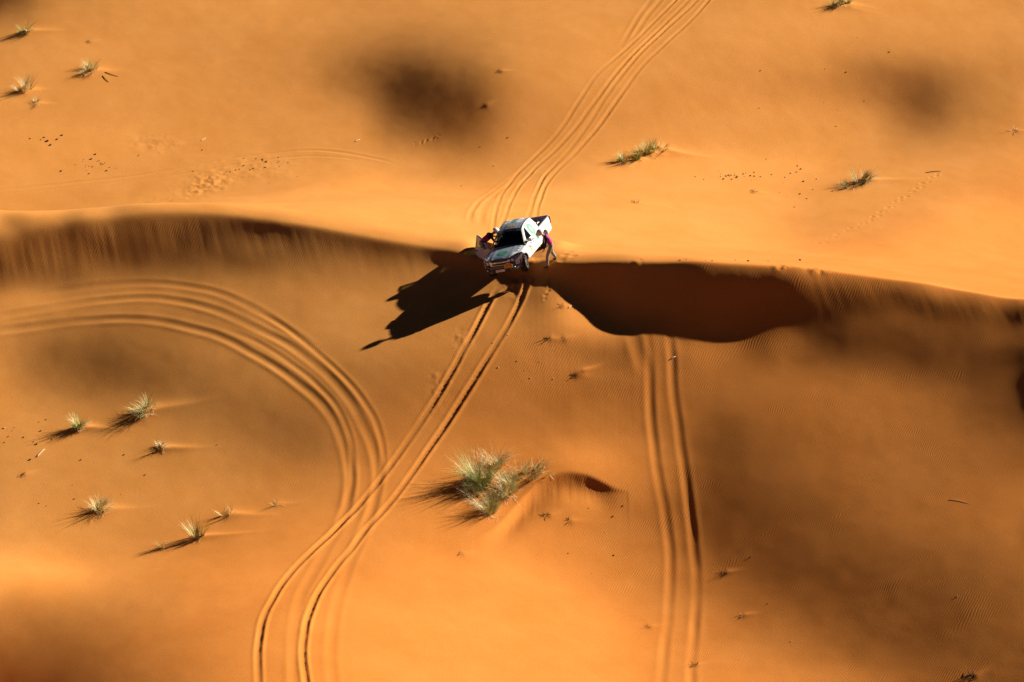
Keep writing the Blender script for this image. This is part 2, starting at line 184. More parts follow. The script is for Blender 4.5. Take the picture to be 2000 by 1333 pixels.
[-72,-38,-8,36,96,175,274,384,492,576,615,584,495,226,321,562,738,882,1157,1297,1353,1407,1460,1535,1626,1735,1811,1859,1876,1857,1817,1757,1662,1557,1443,1324,1200,1071,936,798,658,517,376,235,95,-43,-173,-287,-386,-467,-533,-573,-581,-581,-595,-633,-712,-816,-927,-1040,-1152,-1264,-1383,-1486,-1510,-1462,-1346,-1186,-1003,-818,-647,-498,-375,-278,-203,-148,-87],
[-60,-18,18,68,131,210,299,388,456,472,401,202,-127,-498,-335,-111,90,267,381,522,688,805,868,922,982,1071,1166,1253,1318,1358,1369,1352,1294,1217,1126,1026,919,802,678,546,408,266,119,-30,-181,-334,-484,-620,-742,-846,-931,-981,-980,-954,-934,-931,-985,-1094,-1218,-1345,-1472,-1598,-1712,-1855,-1817,-1689,-1503,-1283,-1056,-842,-652,-493,-365,-267,-191,-137,-77],
[-43,5,45,98,161,234,308,367,384,322,136,-212,-695,-1169,-863,-767,-576,-386,-188,-4,121,224,335,399,422,493,567,652,734,806,858,882,865,823,763,692,610,514,408,290,162,26,-117,-267,-421,-580,-740,-892,-1034,-1162,-1272,-1342,-1339,-1294,-1245,-1200,-1209,-1307,-1443,-1587,-1732,-1881,-2008,-2204,-2100,-1902,-1644,-1367,-1098,-856,-651,-484,-354,-255,-180,-126,-67],
[-22,30,72,124,183,245,297,319,280,138,-150,-606,-1159,-1576,-1337,-1242,-1101,-951,-780,-593,-396,-226,-126,-37,14,-4,34,97,169,251,328,380,393,382,354,315,264,197,116,19,-91,-214,-348,-491,-640,-795,-955,-1112,-1264,-1407,-1537,-1622,-1616,-1562,-1502,-1438,-1405,-1466,-1598,-1760,-1927,-2094,-2238,-2474,-2351,-2097,-1768,-1433,-1126,-862,-645,-474,-343,-244,-169,-116,-57],
[2,54,95,145,195,241,267,248,152,-60,-428,-949,-1572,-1900,-1703,-1630,-1514,-1396,-1257,-1098,-928,-761,-591,-445,-313,-299,-349,-373,-339,-278,-194,-127,-91,-84,-87,-97,-115,-151,-202,-272,-360,-464,-583,-713,-852,-996,-1147,-1299,-1450,-1596,-1734,-1824,-1809,-1755,-1701,-1643,-1595,-1609,-1699,-1858,-2051,-2246,-2419,-2615,-2637,-2264,-1869,-1481,-1142,-861,-637,-463,-331,-233,-159,-106,-47],
[27,77,115,158,197,223,219,159,13,-253,-670,-1202,-1885,-1946,-1926,-1879,-1807,-1720,-1614,-1488,-1351,-1213,-1074,-933,-798,-630,-571,-635,-719,-724,-673,-614,-568,-551,-537,-523,-513,-519,-539,-580,-642,-724,-824,-941,-1066,-1197,-1335,-1475,-1617,-1755,-1889,-1981,-1963,-1913,-1866,-1820,-1779,-1764,-1792,-1903,-2095,-2315,-2529,-2770,-2857,-2386,-1939,-1508,-1147,-855,-627,-452,-321,-223,-149,-96,-36],
[52,96,129,162,187,192,158,61,-125,-423,-847,-1351,-1888,-2000,-1971,-1976,-1952,-1907,-1839,-1749,-1651,-1550,-1442,-1329,-1209,-1095,-959,-816,-907,-1014,-1054,-1041,-1011,-1004,-987,-957,-922,-898,-886,-893,-926,-984,-1066,-1169,-1282,-1401,-1526,-1653,-1782,-1909,-2032,-2121,-2108,-2056,-2012,-1974,-1941,-1917,-1905,-1953,-2102,-2306,-2530,-2822,-2936,-2455,-1975,-1518,-1143,-846,-617,-442,-311,-213,-138,-85,-25],
[74,111,136,159,167,150,88,-37,-248,-557,-956,-1394,-1801,-1900,-1933,-1960,-1970,-1964,-1934,-1884,-1826,-1763,-1690,-1609,-1517,-1415,-1314,-1217,-1082,-1116,-1262,-1350,-1365,-1389,-1394,-1366,-1320,-1274,-1231,-1203,-1201,-1230,-1293,-1384,-1489,-1600,-1715,-1833,-1951,-2068,-2180,-2265,-2261,-2205,-2155,-2115,-2084,-2056,-2032,-2042,-2132,-2286,-2466,-2726,-2919,-2491,-1983,-1515,-1136,-839,-609,-434,-302,-202,-127,-73,-12],
[94,120,137,147,139,101,18,-128,-350,-650,-1009,-1376,-1672,-1748,-1818,-1873,-1911,-1933,-1933,-1917,-1891,-1858,-1816,-1765,-1702,-1631,-1549,-1464,-1396,-1309,-1301,-1493,-1634,-1678,-1705,-1703,-1667,-1618,-1557,-1497,-1457,-1449,-1486,-1566,-1668,-1777,-1891,-2005,-2118,-2229,-2333,-2417,-2423,-2369,-2312,-2263,-2222,-2188,-2160,-2155,-2196,-2283,-2426,-2539,-2995,-2472,-1965,-1503,-1130,-835,-604,-427,-292,-191,-114,-59,2],
[108,124,131,128,105,50,-50,-207,-427,-706,-1020,-1325,-1554,-1586,-1683,-1753,-1815,-1859,-1881,-1886,-1880,-1864,-1842,-1814,-1778,-1736,-1685,-1631,-1575,-1531,-1502,-1506,-1678,-1763,-1785,-1786,-1776,-1768,-1753,-1714,-1662,-1624,-1632,-1701,-1801,-1916,-2037,-2155,-2270,-2380,-2483,-2568,-2586,-2541,-2484,-2426,-2372,-2329,-2297,-2278,-2278,-2301,-2370,-2433,-2715,-2382,-1924,-1495,-1131,-835,-601,-419,-280,-177,-99,-44,17],
[118,121,119,104,69,1,-109,-270,-481,-734,-1006,-1257,-1430,-1468,-1547,-1625,-1702,-1764,-1806,-1830,-1836,-1830,-1820,-1807,-1790,-1770,-1744,-1717,-1688,-1657,-1640,-1630,-1598,-1635,-1673,-1670,-1656,-1666,-1698,-1725,-1735,-1720,-1714,-1776,-1878,-2005,-2141,-2271,-2393,-2509,-2616,-2707,-2740,-2710,-2659,-2599,-2536,-2485,-2448,-2415,-2380,-2355,-2358,-2367,-2506,-2288,-1903,-1501,-1140,-839,-597,-408,-266,-160,-82,-28,32],
[121,114,103,78,32,-45,-160,-317,-515,-743,-979,-1191,-1338,-1370,-1438,-1508,-1588,-1662,-1722,-1765,-1788,-1794,-1795,-1793,-1787,-1776,-1762,-1747,-1730,-1715,-1703,-1692,-1662,-1594,-1538,-1484,-1414,-1394,-1461,-1547,-1626,-1691,-1733,-1800,-1900,-2038,-2193,-2340,-2478,-2607,-2721,-2822,-2875,-2866,-2828,-2771,-2705,-2646,-2598,-2551,-2500,-2451,-2418,-2385,-2436,-2282,-1925,-1526,-1155,-842,-589,-393,-247,-141,-64,-11,47],
[120,103,84,51,-3,-84,-200,-351,-534,-738,-947,-1138,-1252,-1284,-1344,-1408,-1482,-1557,-1626,-1686,-1727,-1752,-1768,-1778,-1781,-1772,-1759,-1742,-1724,-1708,-1698,-1684,-1626,-1518,-1382,-1229,-1067,-974,-1042,-1188,-1334,-1474,-1602,-1726,-1860,-2014,-2192,-2357,-2508,-2654,-2783,-2898,-2978,-3001,-2985,-2934,-2866,-2798,-2733,-2672,-2615,-2559,-2514,-2476,-2463,-2393,-1972,-1560,-1168,-839,-574,-372,-223,-118,-43,7,61],
[114,88,64,24,-34,-117,-230,-373,-541,-726,-910,-1090,-1147,-1198,-1251,-1307,-1372,-1440,-1509,-1576,-1634,-1679,-1714,-1740,-1754,-1749,-1734,-1713,-1689,-1668,-1658,-1640,-1542,-1356,-1133,-893,-665,-506,-527,-681,-869,-1068,-1260,-1450,-1631,-1823,-2042,-2264,-2453,-2624,-2773,-2908,-3022,-3096,-3116,-3081,-3013,-2938,-2858,-2778,-2708,-2648,-2601,-2563,-2554,-2463,-2026,-1587,-1173,-825,-550,-344,-195,-93,-23,23,72],
[104,72,43,0,-60,-144,-252,-386,-541,-708,-869,-1012,-1065,-1102,-1151,-1199,-1252,-1310,-1373,-1438,-1502,-1562,-1615,-1658,-1686,-1691,-1681,-1662,-1637,-1613,-1601,-1572,-1420,-1152,-855,-569,-301,-94,-59,-160,-335,-554,-776,-1004,-1234,-1462,-1688,-1921,-2161,-2392,-2606,-2794,-2957,-3096,-3180,-3178,-3126,-3054,-2958,-2853,-2766,-2700,-2648,-2612,-2615,-2522,-2067,-1603,-1163,-799,-516,-309,-164,-67,-2,39,81],
[91,56,24,-21,-82,-163,-267,-393,-535,-686,-827,-940,-978,-1011,-1048,-1084,-1125,-1174,-1228,-1286,-1347,-1410,-1472,-1529,-1571,-1591,-1593,-1585,-1567,-1543,-1522,-1469,-1261,-937,-609,-296,-1,214,274,228,112,-68,-275,-496,-735,-995,-1260,-1511,-1751,-1988,-2229,-2468,-2695,-2908,-3080,-3153,-3159,-3111,-3006,-2871,-2760,-2690,-2642,-2604,-2594,-2535,-2101,-1599,-1133,-757,-471,-268,-130,-40,17,52,87],
[77,40,7,-39,-99,-178,-276,-395,-529,-667,-793,-882,-899,-924,-949,-972,-1000,-1038,-1083,-1131,-1182,-1238,-1297,-1358,-1410,-1444,-1463,-1472,-1470,-1447,-1403,-1308,-1056,-719,-383,-62,218,409,477,468,403,282,130,-44,-243,-479,-753,-1037,-1312,-1571,-1819,-2064,-2300,-2535,-2764,-2945,-3046,-3054,-2959,-2799,-2661,-2587,-2547,-2540,-2497,-2624,-2103,-1564,-1080,-699,-419,-224,-96,-16,34,62,89],
[63,25,-8,-53,-112,-187,-282,-396,-524,-654,-769,-843,-830,-849,-861,-873,-889,-917,-954,-991,-1026,-1067,-1113,-1165,-1216,-1256,-1289,-1314,-1328,-1303,-1224,-1078,-815,-491,-165,123,359,522,595,610,578,500,396,273,131,-37,-247,-499,-778,-1070,-1357,-1637,-1900,-2142,-2370,-2574,-2752,-2835,-2769,-2605,-2454,-2377,-2349,-2366,-2368,-2499,-2031,-1484,-1002,-629,-360,-179,-63,7,47,69,89],
[50,12,-20,-64,-121,-195,-287,-399,-524,-651,-757,-809,-781,-783,-785,-789,-798,-820,-850,-876,-899,-923,-952,-987,-1023,-1055,-1086,-1112,-1129,-1093,-978,-802,-554,-259,27,263,453,591,665,697,688,640,568,476,373,263,132,-40,-256,-503,-767,-1047,-1345,-1639,-1910,-2130,-2315,-2439,-2406,-2262,-2125,-2066,-2056,-2091,-2135,-2322,-1883,-1369,-906,-551,-300,-135,-33,26,57,73,85],
[38,2,-30,-73,-128,-200,-293,-405,-533,-661,-760,-789,-740,-723,-713,-712,-719,-737,-762,-783,-799,-813,-826,-841,-857,-871,-885,-894,-895,-842,-711,-532,-311,-58,175,365,522,640,712,752,759,734,684,612,531,457,381,276,128,-60,-274,-498,-732,-982,-1241,-1458,-1622,-1758,-1814,-1764,-1692,-1677,-1705,-1760,-1805,-2009,-1700,-1231,-799,-468,-241,-94,-7,40,64,74,79],
[29,-7,-37,-79,-134,-207,-302,-419,-555,-687,-796,-767,-705,-667,-645,-638,-643,-659,-680,-699,-713,-723,-724,-723,-721,-718,-713,-702,-683,-619,-493,-333,-141,72,265,426,562,668,738,784,802,794,764,710,646,594,551,492,402,274,105,-95,-301,-507,-711,-866,-954,-1032,-1123,-1181,-1214,-1262,-1330,-1404,-1480,-1587,-1564,-1063,-685,-386,-186,-59,14,51,67,72,71],
[21,-13,-43,-85,-141,-216,-316,-443,-591,-734,-836,-762,-683,-625,-589,-573,-571,-582,-599,-614,-626,-632,-627,-615,-604,-592,-577,-554,-522,-458,-352,-217,-54,126,294,439,564,664,738,791,820,827,815,781,735,701,678,647,596,518,399,236,51,-141,-333,-499,-605,-667,-724,-785,-849,-920,-998,-1078,-1155,-1266,-1269,-890,-567,-309,-136,-29,30,58,68,68,62],
[15,-18,-49,-92,-150,-230,-339,-479,-646,-806,-903,-804,-688,-601,-547,-519,-507,-509,-519,-527,-532,-533,-524,-510,-497,-485,-468,-442,-407,-350,-263,-153,-19,133,278,409,524,622,702,766,809,833,839,827,803,787,781,770,745,701,622,498,345,174,-5,-179,-327,-436,-511,-569,-625,-688,-757,-828,-894,-983,-1006,-721,-457,-240,-94,-5,41,61,65,62,53],
[11,-23,-55,-100,-162,-250,-370,-529,-720,-913,-1025,-863,-709,-582,-506,-468,-445,-437,-436,-437,-437,-434,-425,-413,-403,-395,-382,-359,-326,-275,-202,-110,-3,118,239,350,452,547,634,710,768,809,836,847,847,852,864,871,866,847,797,706,585,442,282,117,-44,-190,-308,-396,-464,-524,-585,-643,-689,-756,-781,-577,-363,-182,-59,13,49,62,61,55,43],
[8,-29,-63,-112,-180,-276,-411,-588,-806,-1029,-1174,-889,-716,-540,-446,-402,-373,-356,-348,-345,-346,-344,-340,-333,-329,-326,-318,-299,-270,-224,-159,-80,6,100,194,284,370,458,547,630,701,759,805,838,862,889,922,949,965,966,938,873,780,662,525,378,225,73,-73,-201,-303,-379,-442,-496,-538,-563,-623,-468,-282,-130,-29,28,53,59,55,47,33],
[4,-37,-74,-128,-203,-309,-457,-650,-884,-1111,-1222,-895,-663,-452,-348,-305,-276,-259,-249,-250,-257,-262,-265,-267,-270,-273,-270,-255,-230,-188,-127,-58,13,86,159,228,298,374,458,542,619,687,747,800,846,898,953,1001,1037,1059,1051,1004,929,839,725,598,466,320,172,20,-115,-218,-296,-356,-405,-426,-504,-366,-209,-84,-4,38,54,55,48,39,25],
[-2,-47,-88,-148,-230,-346,-503,-703,-936,-1139,-1199,-830,-551,-309,-203,-168,-147,-137,-137,-147,-163,-179,-191,-202,-213,-224,-226,-216,-195,-157,-101,-37,24,84,142,194,247,309,382,459,534,605,673,738,801,870,952,1023,1089,1138,1158,1138,1082,998,901,774,642,535,388,241,92,-30,-131,-204,-262,-297,-363,-260,-137,-42,15,43,51,49,40,31,17],
[-10,-61,-106,-171,-260,-381,-540,-736,-946,-1130,-1065,-672,-369,-129,-32,-5,5,3,-10,-37,-66,-88,-109,-128,-148,-167,-176,-172,-155,-121,-69,-12,42,93,141,181,220,269,327,393,459,525,593,661,733,819,916,1027,1076,1134,1166,1164,1135,1058,1022,996,898,722,617,455,296,146,50,-46,-115,-153,-231,-152,-71,-8,29,44,47,41,32,23,11],
[-22,-77,-126,-196,-288,-409,-559,-735,-895,-1050,-767,-457,-153,84,166,186,188,175,150,108,60,17,-16,-48,-77,-103,-119,-120,-109,-80,-32,22,71,116,156,187,216,252,300,351,404,459,517,586,659,741,826,898,950,986,1001,992,961,922,898,863,789,716,702,558,493,390,227,145,53,-10,-58,-58,-16,15,35,41,40,34,25,17,6],
[-37,-96,-148,-219,-310,-424,-554,-689,-783,-806,-520,-154,161,261,320,329,321,298,262,212,161,100,88,62,24,-13,-38,-48,-44,-20,22,73,108,141,171,194,217,247,283,320,364,412,466,526,592,662,730,787,826,849,855,843,818,789,760,723,669,614,551,476,411,335,263,238,167,90,58,22,16,26,34,36,32,26,18,11,2],
[-56,-116,-168,-238,-322,-421,-522,-605,-628,-540,-267,-1,176,274,305,305,287,259,221,177,133,97,77,57,28,1,-18,-24,-15,8,43,79,109,134,157,178,199,225,256,290,328,371,420,473,530,587,639,680,708,721,720,706,683,657,628,592,547,500,450,391,334,276,223,175,126,80,52,34,26,27,29,29,25,19,13,7,-1],
[-76,-135,-185,-249,-323,-401,-468,-502,-470,-346,-146,54,193,261,281,273,252,221,185,147,111,83,62,42,20,1,-11,-11,0,22,51,80,104,125,144,162,182,205,232,262,297,335,378,424,472,517,557,586,604,610,605,590,569,544,516,482,444,401,355,307,260,214,173,135,97,65,43,29,24,23,24,22,19,14,9,4,-2],
[-97,-152,-197,-253,-311,-366,-401,-398,-337,-214,-56,89,186,234,244,232,209,179,146,114,85,62,44,26,10,-2,-7,-3,10,30,54,77,97,114,131,147,165,186,210,237,268,303,340,379,418,454,483,504,514,515,507,492,472,449,422,391,357,320,280,240,201,163,129,98,69,46,31,22,19,18,18,17,14,10,5,2,-3],
[-117,-164,-202,-247,-290,-322,-331,-304,-232,-122,0,106,175,206,209,195,171,143,115,87,64,45,29,15,4,-3,-4,3,16,34,54,73,89,104,119,133,150,169,190,215,243,273,306,338,370,397,418,432,437,434,425,410,391,369,344,317,286,254,220,186,153,123,95,70,49,33,22,17,14,14,13,12,10,6,3,0,-3],
[-133,-172,-202,-234,-261,-275,-265,-224,-152,-59,36,113,160,180,177,161,139,114,89,66,47,31,18,8,0,-3,0,8,21,36,53,68,82,95,108,121,136,153,173,196,220,247,274,301,326,347,362,370,371,366,356,341,324,303,281,256,229,200,172,143,116,92,69,50,34,23,15,12,11,10,10,9,7,4,1,-1,-3],
[-145,-174,-195,-216,-229,-228,-205,-159,-92,-15,57,113,145,155,149,133,112,89,68,49,33,20,10,3,-1,-1,3,12,23,37,51,64,76,87,98,111,124,140,158,178,200,223,246,268,287,303,313,317,316,309,299,285,268,249,229,206,183,158,134,110,88,68,50,35,23,15,11,9,8,8,7,6,4,2,0,-1,-3],
[-153,-171,-184,-194,-196,-184,-154,-108,-48,14,69,109,129,133,125,109,90,70,52,36,23,12,5,0,-1,0,6,14,25,37,49,60,70,80,90,102,115,129,145,163,182,202,221,239,254,265,271,273,269,262,251,238,222,205,186,167,146,125,104,84,66,50,36,24,16,10,7,6,6,6,5,4,3,1,0,-1,-3],
[-155,-164,-169,-170,-163,-145,-112,-68,-17,33,74,102,115,114,104,89,71,54,39,25,15,7,2,-1,-1,2,8,17,26,37,47,56,65,74,84,94,106,120,134,150,167,184,200,214,225,232,236,235,231,223,212,200,185,169,153,135,117,98,81,64,49,36,25,17,11,7,5,4,4,4,4,3,2,0,-1,-2,-3],
[-153,-153,-152,-147,-134,-111,-78,-38,5,45,76,95,101,98,87,73,57,42,29,18,9,3,0,-1,0,5,11,19,27,36,45,53,62,70,79,89,100,112,126,140,154,169,182,193,201,206,207,205,199,191,181,169,155,141,125,110,94,78,63,49,37,26,18,11,7,4,3,3,3,3,3,2,1,0,-1,-2,-3],
[-148,-141,-135,-124,-108,-83,-51,-15,21,52,75,88,90,84,73,59,45,32,21,12,5,1,-1,-1,2,6,13,20,28,36,44,51,59,67,75,84,95,106,119,131,144,156,167,175,181,184,183,180,174,166,156,144,131,118,104,90,76,62,49,37,27,19,12,7,4,3,2,2,2,2,2,1,0,0,-1,-2,-2],
[-140,-128,-119,-104,-85,-60,-30,2,32,57,74,81,80,73,62,49,36,24,15,7,2,-1,-1,0,4,8,15,22,29,36,43,50,57,65,73,82,92,102,114,125,136,146,155,162,166,167,165,161,154,146,136,125,113,100,87,74,62,50,39,29,20,14,8,5,3,2,1,1,2,2,1,1,0,-1,-1,-2,-3],
[-131,-115,-103,-87,-66,-41,-12,16,41,60,72,76,72,64,52,40,28,18,10,4,0,-1,-1,1,5,11,17,23,30,37,44,50,57,64,72,81,90,100,111,121,131,140,147,152,154,154,151,146,139,130,120,109,98,86,74,62,51,40,31,22,15,10,6,3,1,1,1,1,1,1,1,0,0,-1,-2,-2,-3],
[-121,-104,-90,-72,-51,-26,1,26,48,63,71,72,66,57,45,33,23,13,6,2,-1,-1,0,3,7,13,19,25,32,38,45,51,58,65,73,81,91,100,110,120,129,136,142,145,147,145,141,136,128,119,110,99,88,76,65,54,43,34,25,17,11,7,4,2,1,0,1,1,1,1,1,0,0,-1,-2,-2,-3],
[-109,-91,-75,-56,-33,-8,17,39,56,67,70,68,60,49,37,26,16,8,3,-1,-2,-1,1,5,10,16,22,28,35,41,47,54,60,68,76,84,93,103,112,121,129,135,139,141,141,138,133,126,118,109,99,88,77,66,55,45,35,26,19,12,7,4,2,0,0,0,1,1,1,1,0,0,-1,-1,-2,-2,-3],
], float) / 1000.0
CREST_X = np.array([-29.502, -29.222, -28.942, -28.663, -28.383, -28.104, -27.824, -27.545, -27.266, -26.986, -26.705, -26.421, -26.133, -25.841, -25.545, -25.247, -24.947, -24.648, -24.351, -24.057, -23.768, -23.483, -23.202, -22.924, -22.647, -22.372, -22.096, -21.82, -21.544, -21.267, -20.99, -20.713, -20.435, -20.156, -19.877, -19.597, -19.318, -19.038, -18.758, -18.478, -18.198, -17.917, -17.635, -17.352, -17.069, -16.786, -16.503, -16.22, -15.936, -15.653, -15.37, -15.086, -14.801, -14.517, -14.231, -13.945, -13.659, -13.372, -13.085, -12.797, -12.509, -12.221, -11.932, -11.643, -11.355, -11.066, -10.778, -10.49, -10.203, -9.915, -9.628, -9.341, -9.054, -8.768, -8.481, -8.195, -7.909, -7.624, -7.339, -7.054, -6.77, -6.486, -6.202, -5.918, -5.635, -5.351, -5.068, -4.786, -4.503, -4.221, -3.939, -3.656, -3.374, -3.092, -2.809, -2.527, -2.245, -1.963, -1.682, -1.401, -1.12, -0.839, -0.559, -0.279, 0.0, 0.279, 0.558, 0.836, 1.114, 1.391, 1.669, 1.946, 2.223, 2.5, 2.777, 3.053, 3.329, 3.605, 3.881, 4.157, 4.432, 4.708, 4.983, 5.258, 5.533, 5.808, 6.083, 6.357, 6.631, 6.905, 7.178, 7.451, 7.724, 7.998, 8.271, 8.544, 8.817, 9.09, 9.363, 9.636, 9.909, 10.182, 10.456, 10.729, 11.002, 11.276, 11.55, 11.824, 12.098, 12.372, 12.647, 12.921, 13.195, 13.467, 13.739, 14.011, 14.281, 14.551, 14.821, 15.09, 15.358, 15.625, 15.892, 16.158, 16.424, 16.689, 16.953, 17.218, 17.483, 17.747, 18.011, 18.274, 18.535, 18.794, 19.052, 19.308, 19.565, 19.821, 20.078, 20.335, 20.592, 20.849, 21.107, 21.367, 21.63, 21.898, 22.175, 22.46, 22.756, 23.059, 23.369, 23.68, 23.992, 24.3, 24.605, 24.906, 25.206, 25.506, 25.81, 26.117, 26.431, 26.751, 27.076, 27.404, 27.732, 28.056, 28.375, 28.686, 28.988])
CREST_Y = np.array([4.022, 4.069, 4.127, 4.192, 4.262, 4.336, 4.411, 4.488, 4.565, 4.639, 4.704, 4.753, 4.78, 4.783, 4.762, 4.723, 4.674, 4.624, 4.585, 4.563, 4.564, 4.589, 4.636, 4.699, 4.772, 4.85, 4.928, 5.006, 5.082, 5.157, 5.23, 5.301, 5.368, 5.432, 5.491, 5.548, 5.604, 5.662, 5.718, 5.772, 5.821, 5.863, 5.897, 5.925, 5.949, 5.971, 5.992, 6.012, 6.032, 6.049, 6.065, 6.076, 6.082, 6.08, 6.071, 6.054, 6.029, 5.996, 5.957, 5.912, 5.86, 5.8, 5.735, 5.664, 5.59, 5.515, 5.44, 5.366, 5.292, 5.218, 5.144, 5.067, 4.989, 4.91, 4.828, 4.747, 4.666, 4.586, 4.51, 4.436, 4.365, 4.296, 4.229, 4.163, 4.098, 4.035, 3.976, 3.92, 3.866, 3.814, 3.76, 3.703, 3.64, 3.569, 3.489, 3.401, 3.304, 3.201, 3.093, 2.982, 2.869, 2.755, 2.64, 2.527, 2.415, 2.306, 2.203, 2.107, 2.021, 1.943, 1.874, 1.812, 1.756, 1.704, 1.653, 1.602, 1.552, 1.501, 1.45, 1.402, 1.355, 1.312, 1.272, 1.234, 1.196, 1.158, 1.116, 1.072, 1.023, 0.972, 0.92, 0.868, 0.818, 0.772, 0.728, 0.687, 0.646, 0.606, 0.566, 0.527, 0.49, 0.456, 0.424, 0.394, 0.366, 0.34, 0.316, 0.296, 0.278, 0.263, 0.246, 0.227, 0.2, 0.166, 0.123, 0.073, 0.018, -0.041, -0.104, -0.17, -0.239, -0.314, -0.393, -0.476, -0.561, -0.648, -0.734, -0.817, -0.899, -0.98, -1.066, -1.16, -1.264, -1.38, -1.505, -1.634, -1.763, -1.888, -2.005, -2.117, -2.224, -2.327, -2.425, -2.513, -2.579, -2.611, -2.599, -2.536, -2.422, -2.266, -2.084, -1.893, -1.71, -1.546, -1.405, -1.285, -1.176, -1.069, -0.95, -0.811, -0.646, -0.456, -0.247, -0.029, 0.185, 0.38, 0.546, 0.676, 0.768])
CREST_D = np.array([0.811, 0.816, 0.821, 0.828, 0.835, 0.842, 0.85, 0.858, 0.867, 0.875, 0.883, 0.892, 0.9, 0.908, 0.917, 0.925, 0.933, 0.942, 0.95, 0.959, 0.967, 0.976, 0.986, 0.995, 1.006, 1.016, 1.027, 1.039, 1.051, 1.063, 1.075, 1.088, 1.1, 1.112, 1.125, 1.137, 1.148, 1.159, 1.168, 1.176, 1.183, 1.189, 1.193, 1.196, 1.198, 1.199, 1.2, 1.2, 1.2, 1.2, 1.2, 1.199, 1.197, 1.194, 1.19, 1.183, 1.175, 1.165, 1.152, 1.138, 1.122, 1.105, 1.087, 1.069, 1.05, 1.031, 1.012, 0.993, 0.973, 0.953, 0.932, 0.91, 0.886, 0.862, 0.836, 0.809, 0.782, 0.754, 0.725, 0.696, 0.667, 0.639, 0.611, 0.584, 0.557, 0.53, 0.505, 0.48, 0.455, 0.431, 0.408, 0.386, 0.365, 0.345, 0.328, 0.312, 0.297, 0.285, 0.274, 0.264, 0.256, 0.249, 0.244, 0.24, 0.238, 0.24, 0.247, 0.261, 0.286, 0.324, 0.378, 0.447, 0.531, 0.628, 0.734, 0.844, 0.953, 1.056, 1.15, 1.23, 1.296, 1.348, 1.388, 1.417, 1.44, 1.457, 1.471, 1.484, 1.494, 1.505, 1.514, 1.524, 1.533, 1.541, 1.55, 1.558, 1.565, 1.572, 1.579, 1.584, 1.589, 1.593, 1.595, 1.597, 1.599, 1.599, 1.6, 1.6, 1.6, 1.6, 1.6, 1.6, 1.6, 1.6, 1.6, 1.6, 1.6, 1.6, 1.6, 1.6, 1.6, 1.6, 1.6, 1.599, 1.598, 1.596, 1.593, 1.589, 1.583, 1.576, 1.568, 1.559, 1.548, 1.537, 1.525, 1.512, 1.5, 1.487, 1.475, 1.462, 1.449, 1.436, 1.423, 1.409, 1.394, 1.38, 1.364, 1.349, 1.333, 1.316, 1.3, 1.283, 1.267, 1.25, 1.233, 1.217, 1.2, 1.183, 1.167, 1.15, 1.133, 1.117, 1.1, 1.084, 1.069, 1.055, 1.042, 1.031, 1.022])
CREST_T = np.array([0.561, 0.562, 0.562, 0.563, 0.563, 0.564, 0.565, 0.566, 0.567, 0.568, 0.568, 0.569, 0.57, 0.571, 0.572, 0.573, 0.573, 0.574, 0.575, 0.576, 0.577, 0.577, 0.578, 0.578, 0.579, 0.579, 0.58, 0.58, 0.58, 0.58, 0.58, 0.58, 0.58, 0.58, 0.58, 0.58, 0.58, 0.579, 0.579, 0.578, 0.578, 0.576, 0.575, 0.574, 0.572, 0.571, 0.569, 0.567, 0.565, 0.563, 0.561, 0.559, 0.558, 0.556, 0.554, 0.553, 0.551, 0.55, 0.549, 0.547, 0.546, 0.545, 0.544, 0.543, 0.543, 0.542, 0.541, 0.54, 0.539, 0.538, 0.537, 0.536, 0.535, 0.534, 0.533, 0.532, 0.531, 0.53, 0.529, 0.528, 0.527, 0.527, 0.526, 0.525, 0.524, 0.524, 0.523, 0.523, 0.524, 0.524, 0.525, 0.526, 0.528, 0.53, 0.531, 0.533, 0.535, 0.537, 0.539, 0.541, 0.544, 0.548, 0.553, 0.559, 0.566, 0.574, 0.584, 0.594, 0.605, 0.617, 0.628, 0.639, 0.648, 0.657, 0.665, 0.672, 0.678, 0.683, 0.687, 0.691, 0.693, 0.696, 0.697, 0.698, 0.699, 0.7, 0.7, 0.7, 0.7, 0.7, 0.7, 0.7, 0.699, 0.699, 0.698, 0.697, 0.695, 0.693, 0.69, 0.688, 0.684, 0.681, 0.677, 0.674, 0.67, 0.666, 0.663, 0.659, 0.655, 0.652, 0.648, 0.645, 0.642, 0.639, 0.636, 0.633, 0.63, 0.628, 0.625, 0.623, 0.62, 0.618, 0.615, 0.613, 0.61, 0.608, 0.606, 0.604, 0.602, 0.6, 0.598, 0.597, 0.595, 0.594, 0.593, 0.591, 0.59, 0.589, 0.587, 0.586, 0.585, 0.584, 0.583, 0.581, 0.58, 0.579, 0.578, 0.576, 0.575, 0.574, 0.572, 0.571, 0.57, 0.569, 0.568, 0.566, 0.565, 0.564, 0.562, 0.561, 0.56, 0.559, 0.558, 0.556, 0.555, 0.554, 0.553, 0.552, 0.552])
